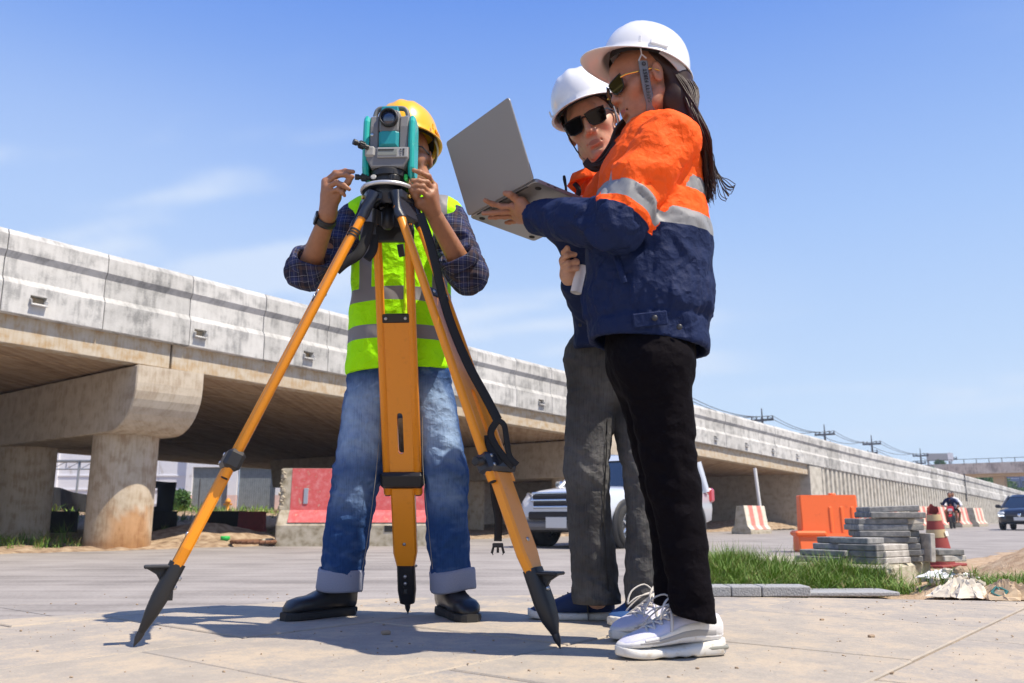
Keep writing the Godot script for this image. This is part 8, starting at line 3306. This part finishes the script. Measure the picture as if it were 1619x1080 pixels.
# ---------------------------------------------------------------- the two on the motorcycle
func rider(label: String, at: Transform3D, back: bool) -> void:
	var o := person(label)
	o.transform = at
	var hip := Vector3(0, 0.86, -0.1)
	var sh := Vector3(0, 1.33, 0.12) if not back else Vector3(0, 1.36, 0.0)
	var hd := sh + Vector3(0, 0.24, 0.06)
	var f := Sdf.new(Vector3(-0.5, -0.02, -0.5), Vector3(0.5, 1.75, 0.7), 0.022)
	f.path([hip, sh], [0.12, 0.13], 0.05)
	f.ell(hd, Basis(), Vector3(0.08, 0.115, 0.095), 0.02)
	f.cap(sh, hd, 0.055, 0.05, 0.03)
	for x in [-1.0, 1.0]:
		var kn := Vector3(x * 0.22, 0.78, 0.28) if not back else Vector3(x * 0.27, 0.75, 0.22)
		var an := Vector3(x * 0.2, 0.34, 0.06)
		f.path([hip + Vector3(x * 0.09, 0, 0), kn, an, an + Vector3(0, -0.05, 0.14)], [0.08, 0.058, 0.042, 0.035], 0.03)
		var ha := Vector3(x * 0.34, 1.03, 0.42) if not back else Vector3(x * 0.16, 0.95, 0.3)
		var eb := Vector3(x * 0.34, 1.12, 0.18)
		f.path([sh + Vector3(x * 0.18, 0, 0), eb, ha], [0.055, 0.045, 0.035], 0.03)
	f.ball(hd + Vector3(0, -0.02, 0.095), 0.018, 0.02)
	part("body", f.skin().mesh(), M.skin_brown, o)
	var s := Sdf.new(Vector3(-0.5, 0.7, -0.4), Vector3(0.5, 1.55, 0.6), 0.02)
	s.path([hip + Vector3(0, 0.05, 0), sh], [0.145, 0.155], 0.05, Vector3(0, 0, 1), 1.2)
	s.cap(sh + Vector3(-0.16, 0, 0), sh + Vector3(0.16, 0, 0), 0.085, 0.085, 0.04)
	for x in [-1.0, 1.0]:
		s.path([sh + Vector3(x * 0.18, 0, 0), Vector3(x * 0.34, 1.12, 0.18), Vector3(x * 0.34, 1.08, 0.30)], [0.078, 0.066, 0.058], 0.03)
	part("shirt", s.skin().mesh(), M.navy_cloth if not back else M.house_white, o)
	var t := Sdf.new(Vector3(-0.4, 0.6, -0.4), Vector3(0.4, 1.05, 0.5), 0.02)
	for x in [-1.0, 1.0]:
		t.cap(hip + Vector3(x * 0.09, 0, 0), Vector3(x * 0.2, 0.80, 0.2), 0.11, 0.085, 0.04)
	part("shorts", t.skin().mesh(), M.black_cloth, o)
	var h := Sdf.new(hd - Vector3.ONE * 0.16, hd + Vector3.ONE * 0.16, 0.015)
	h.ell(hd + Vector3(0, 0.03, -0.02), Basis(), Vector3(0.09, 0.105, 0.1), 0.02)
	h.cut(hd + Vector3(0, 0.03, 0.02), Vector3(0, -0.6, 0.8).normalized())
	part("hair", h.skin().mesh(), M.hair_black, o)


func build_people() -> void:
	surveyor()
	engineer()
	woman()
	var mb_ := Basis(Vector3.UP, deg_to_rad(-33.0))
	rider("motorcycle driver in a dark navy shirt, seen from the front", Transform3D(mb_, Vector3(20.9, ROAD, -41.4)), false)
	rider("passenger in a pale shirt sitting behind the motorcycle driver", Transform3D(mb_, Vector3(20.9, ROAD, -41.4) - mb_.z * 0.46 + mb_.x * 0.06), true)


# ---------------------------------------------------------------- grass, stones, small things
func build_details() -> void:
	var spots := []
	var r := RandomNumberGenerator.new()
	r.seed = 77
	var edge := func(x: float) -> float: return -3.90 if x < 1.5 else -3.90 - (x - 1.5) * 0.12
	while spots.size() < 2600:
		var x := r.randf_range(0.80, 1.98)
		var z := r.randf_range(-5.6, -3.86)
		if z > edge.call(x) or x < 0.72 + (-z - 3.9) * 0.40:
			continue
		var q := Vector3(x, 0, z) - Vector3(1.865, 0, -4.33)
		var qu := q.dot(U)
		var qv := q.dot(V)
		if qu > -0.03 and qu < 0.77 and qv > -0.03 and qv < 0.98:
			continue
		if qu > 0.7 or (qv < 0.0 and qu > -0.02):
			continue
		var dens := 0.42 + 0.8 * terr.get_noise_2d(x * 2.2, z * 2.2)
		if x > 1.50 and z > -4.30:
			dens *= 0.18
		if r.randf() > dens:
			continue
		var s := lerpf(0.5, 1.15, smoothstep(-3.9, -4.5, z)) * r.randf_range(0.6, 1.25)
		spots.append(Transform3D(Basis.from_euler(Vector3(0, r.randf() * TAU, 0)).scaled(Vector3(1, s, 1)), Vector3(x, verge_height(x, z) - 0.004, z)))
	rng.seed = 50
	for k in 3:
		var part_spots := []
		for i in range(k, spots.size(), 3):
			part_spots.append(spots[i])
		scatter("verge_grass", blade_clump(16, 0.15 - 0.02 * k, 0.035, 0.0019, 0.75, 0.08), M.blade, part_spots, "green unmown grass between the kerb stones and the concrete block", "grass")
	spots = []
	for i in 420:
		var x := r.randf_range(2.05, 2.75)
		var z := r.randf_range(-4.9, -4.0)
		if r.randf() < 0.5 + 0.9 * terr.get_noise_2d(x * 3.0, z * 3.0) and x > 2.02 + (-z - 4.0) * 0.35:
			spots.append(Transform3D(Basis.from_euler(Vector3(0, r.randf() * TAU, 0)).scaled(Vector3(1, r.randf_range(0.3, 0.7), 1)), Vector3(x, verge_height(x, z) - 0.004, z)))
	scatter("verge_grass", blade_clump(14, 0.13, 0.035, 0.002, 0.6, 0.1), M.blade, spots, "low green grass on the sand behind the brown sack", "grass")
	# beside the bridge columns
	spots = []
	for i in 260:
		var u := r.randf_range(3.0, 7.2)
		var v := r.randf_range(15.6, 17.2) + (7.2 - u) * 0.30
		spots.append(Transform3D(Basis.from_euler(Vector3(0, r.randf() * TAU, 0)).scaled(Vector3(1, r.randf_range(0.3, 0.9), 1)), W(u, far_side_height(u, v) - 0.01, v)))
	for i in 110:
		var u := r.randf_range(9.0, 13.5)
		var v := r.randf_range(16.6, 20.0)
		spots.append(Transform3D(Basis.from_euler(Vector3(0, r.randf() * TAU, 0)).scaled(Vector3(1, r.randf_range(0.25, 0.6), 1)), W(u, far_side_height(u, v) - 0.01, v)))
	scatter("weeds", blade_clump(12, 0.3, 0.08, 0.006, 0.6, 0.15), M.blade, spots, "sparse green weeds on the dirt under the edge of the bridge", "weeds")
	spots = []
	for i in 260:
		var u := r.randf_range(8.0, 30.0)
		var v := r.randf_range(36.0, 41.0)
		spots.append(Transform3D(Basis.from_euler(Vector3(0, r.randf() * TAU, 0)).scaled(Vector3(2.2, r.randf_range(0.8, 1.6), 2.2)), W(u, far_side_height(u, v) - 0.02, v)))
	scatter("far_grass", blade_clump(14, 0.3, 0.16, 0.012, 0.6, 0.1), M.blade, spots, "sunlit grass strip beyond the far side of the bridge", "grass")
	for q in [[Vector3(-8.743, -0.198, -16.4), 0.42, "tuft of long grass at the foot of the leftmost column"], [Vector3(-8.302, -0.195, -16.3), 0.55, "tallest tuft of long grass left of the near column"]]:
		var tuft := single("grass_tuft", blade_clump(60, q[1], 0.16, 0.006, 0.55, 0.08), M.blade, q[2], "grass tuft")
		tuft.position = Vector3(q[0].x, -0.3, q[0].z)
	# grit on the pavement and on the sand
	var st := mb()
	lathe(st, [[0.0, -0.5], [0.75, -0.35], [1.0, 0.1], [0.7, 0.6], [0.0, 0.75]], Transform3D(), 6, -1)
	st.generate_normals()
	var pm := st.commit()
	spots = []
	for i in 1500:
		var x := r.randf_range(-2.6, 2.4)
		var z := -1.75 - 2.15 * r.randf()
		if -z * 0.62 < absf(x) - 0.2:
			continue
		if terr.get_noise_2d(x * 1.6 + 5, z * 1.6) < r.randf_range(-0.5, 0.35):
			continue
		var s := 0.0011 + 0.0034 * pow(r.randf(), 4.0)
		spots.append(Transform3D(Basis.from_euler(Vector3(r.randf() * 6, r.randf() * 6, 0)).scaled(Vector3(1.3, 0.8, 1) * s), Vector3(x, s * 0.35, z)))
	scatter("grit", pm, M.pebble, spots, "grit and tiny stones scattered over the sandy pavement", "grit")
	for q in [[Vector3(1.012, 0, -2.522), 0.008, "orange brown stone chip on the pavement right of the white sneakers"], [Vector3(-0.365, 0, -2.588), 0.011, "flat brown stone chip in the shadow between the tripod's left foot and the boot"], [Vector3(1.016, 0, -2.924), 0.006, "dark pebble on the pavement in front of the kerb stones"]]:
		var s := mb()
		box(s, Vector3(q[1] * 2.4, q[1], q[1] * 1.5), Transform3D(Basis.from_euler(Vector3(0.1, 0.4, 0.05)), Vector3(0, q[1] * 0.45, 0)), q[1] * 0.25)
		var o := single("stone_chip", s, M.pebble, q[2], "stone chip")
		o.position = q[0]
	spots = []
	for i in 900:
		var x := r.randf_range(2.2, 6.0)
		var z := r.randf_range(-9.0, -3.6)
		var s := 0.004 + 0.022 * pow(r.randf(), 5.0)
		spots.append(Transform3D(Basis.from_euler(Vector3(r.randf() * 6, r.randf() * 6, 0)).scaled(Vector3(1.3, 0.8, 1) * s), Vector3(x, verge_height(x, z) + s * 0.2, z)))
	scatter("gravel", pm, M.pebble, spots, "loose gravel over the sandy verge by the sand heap", "gravel")
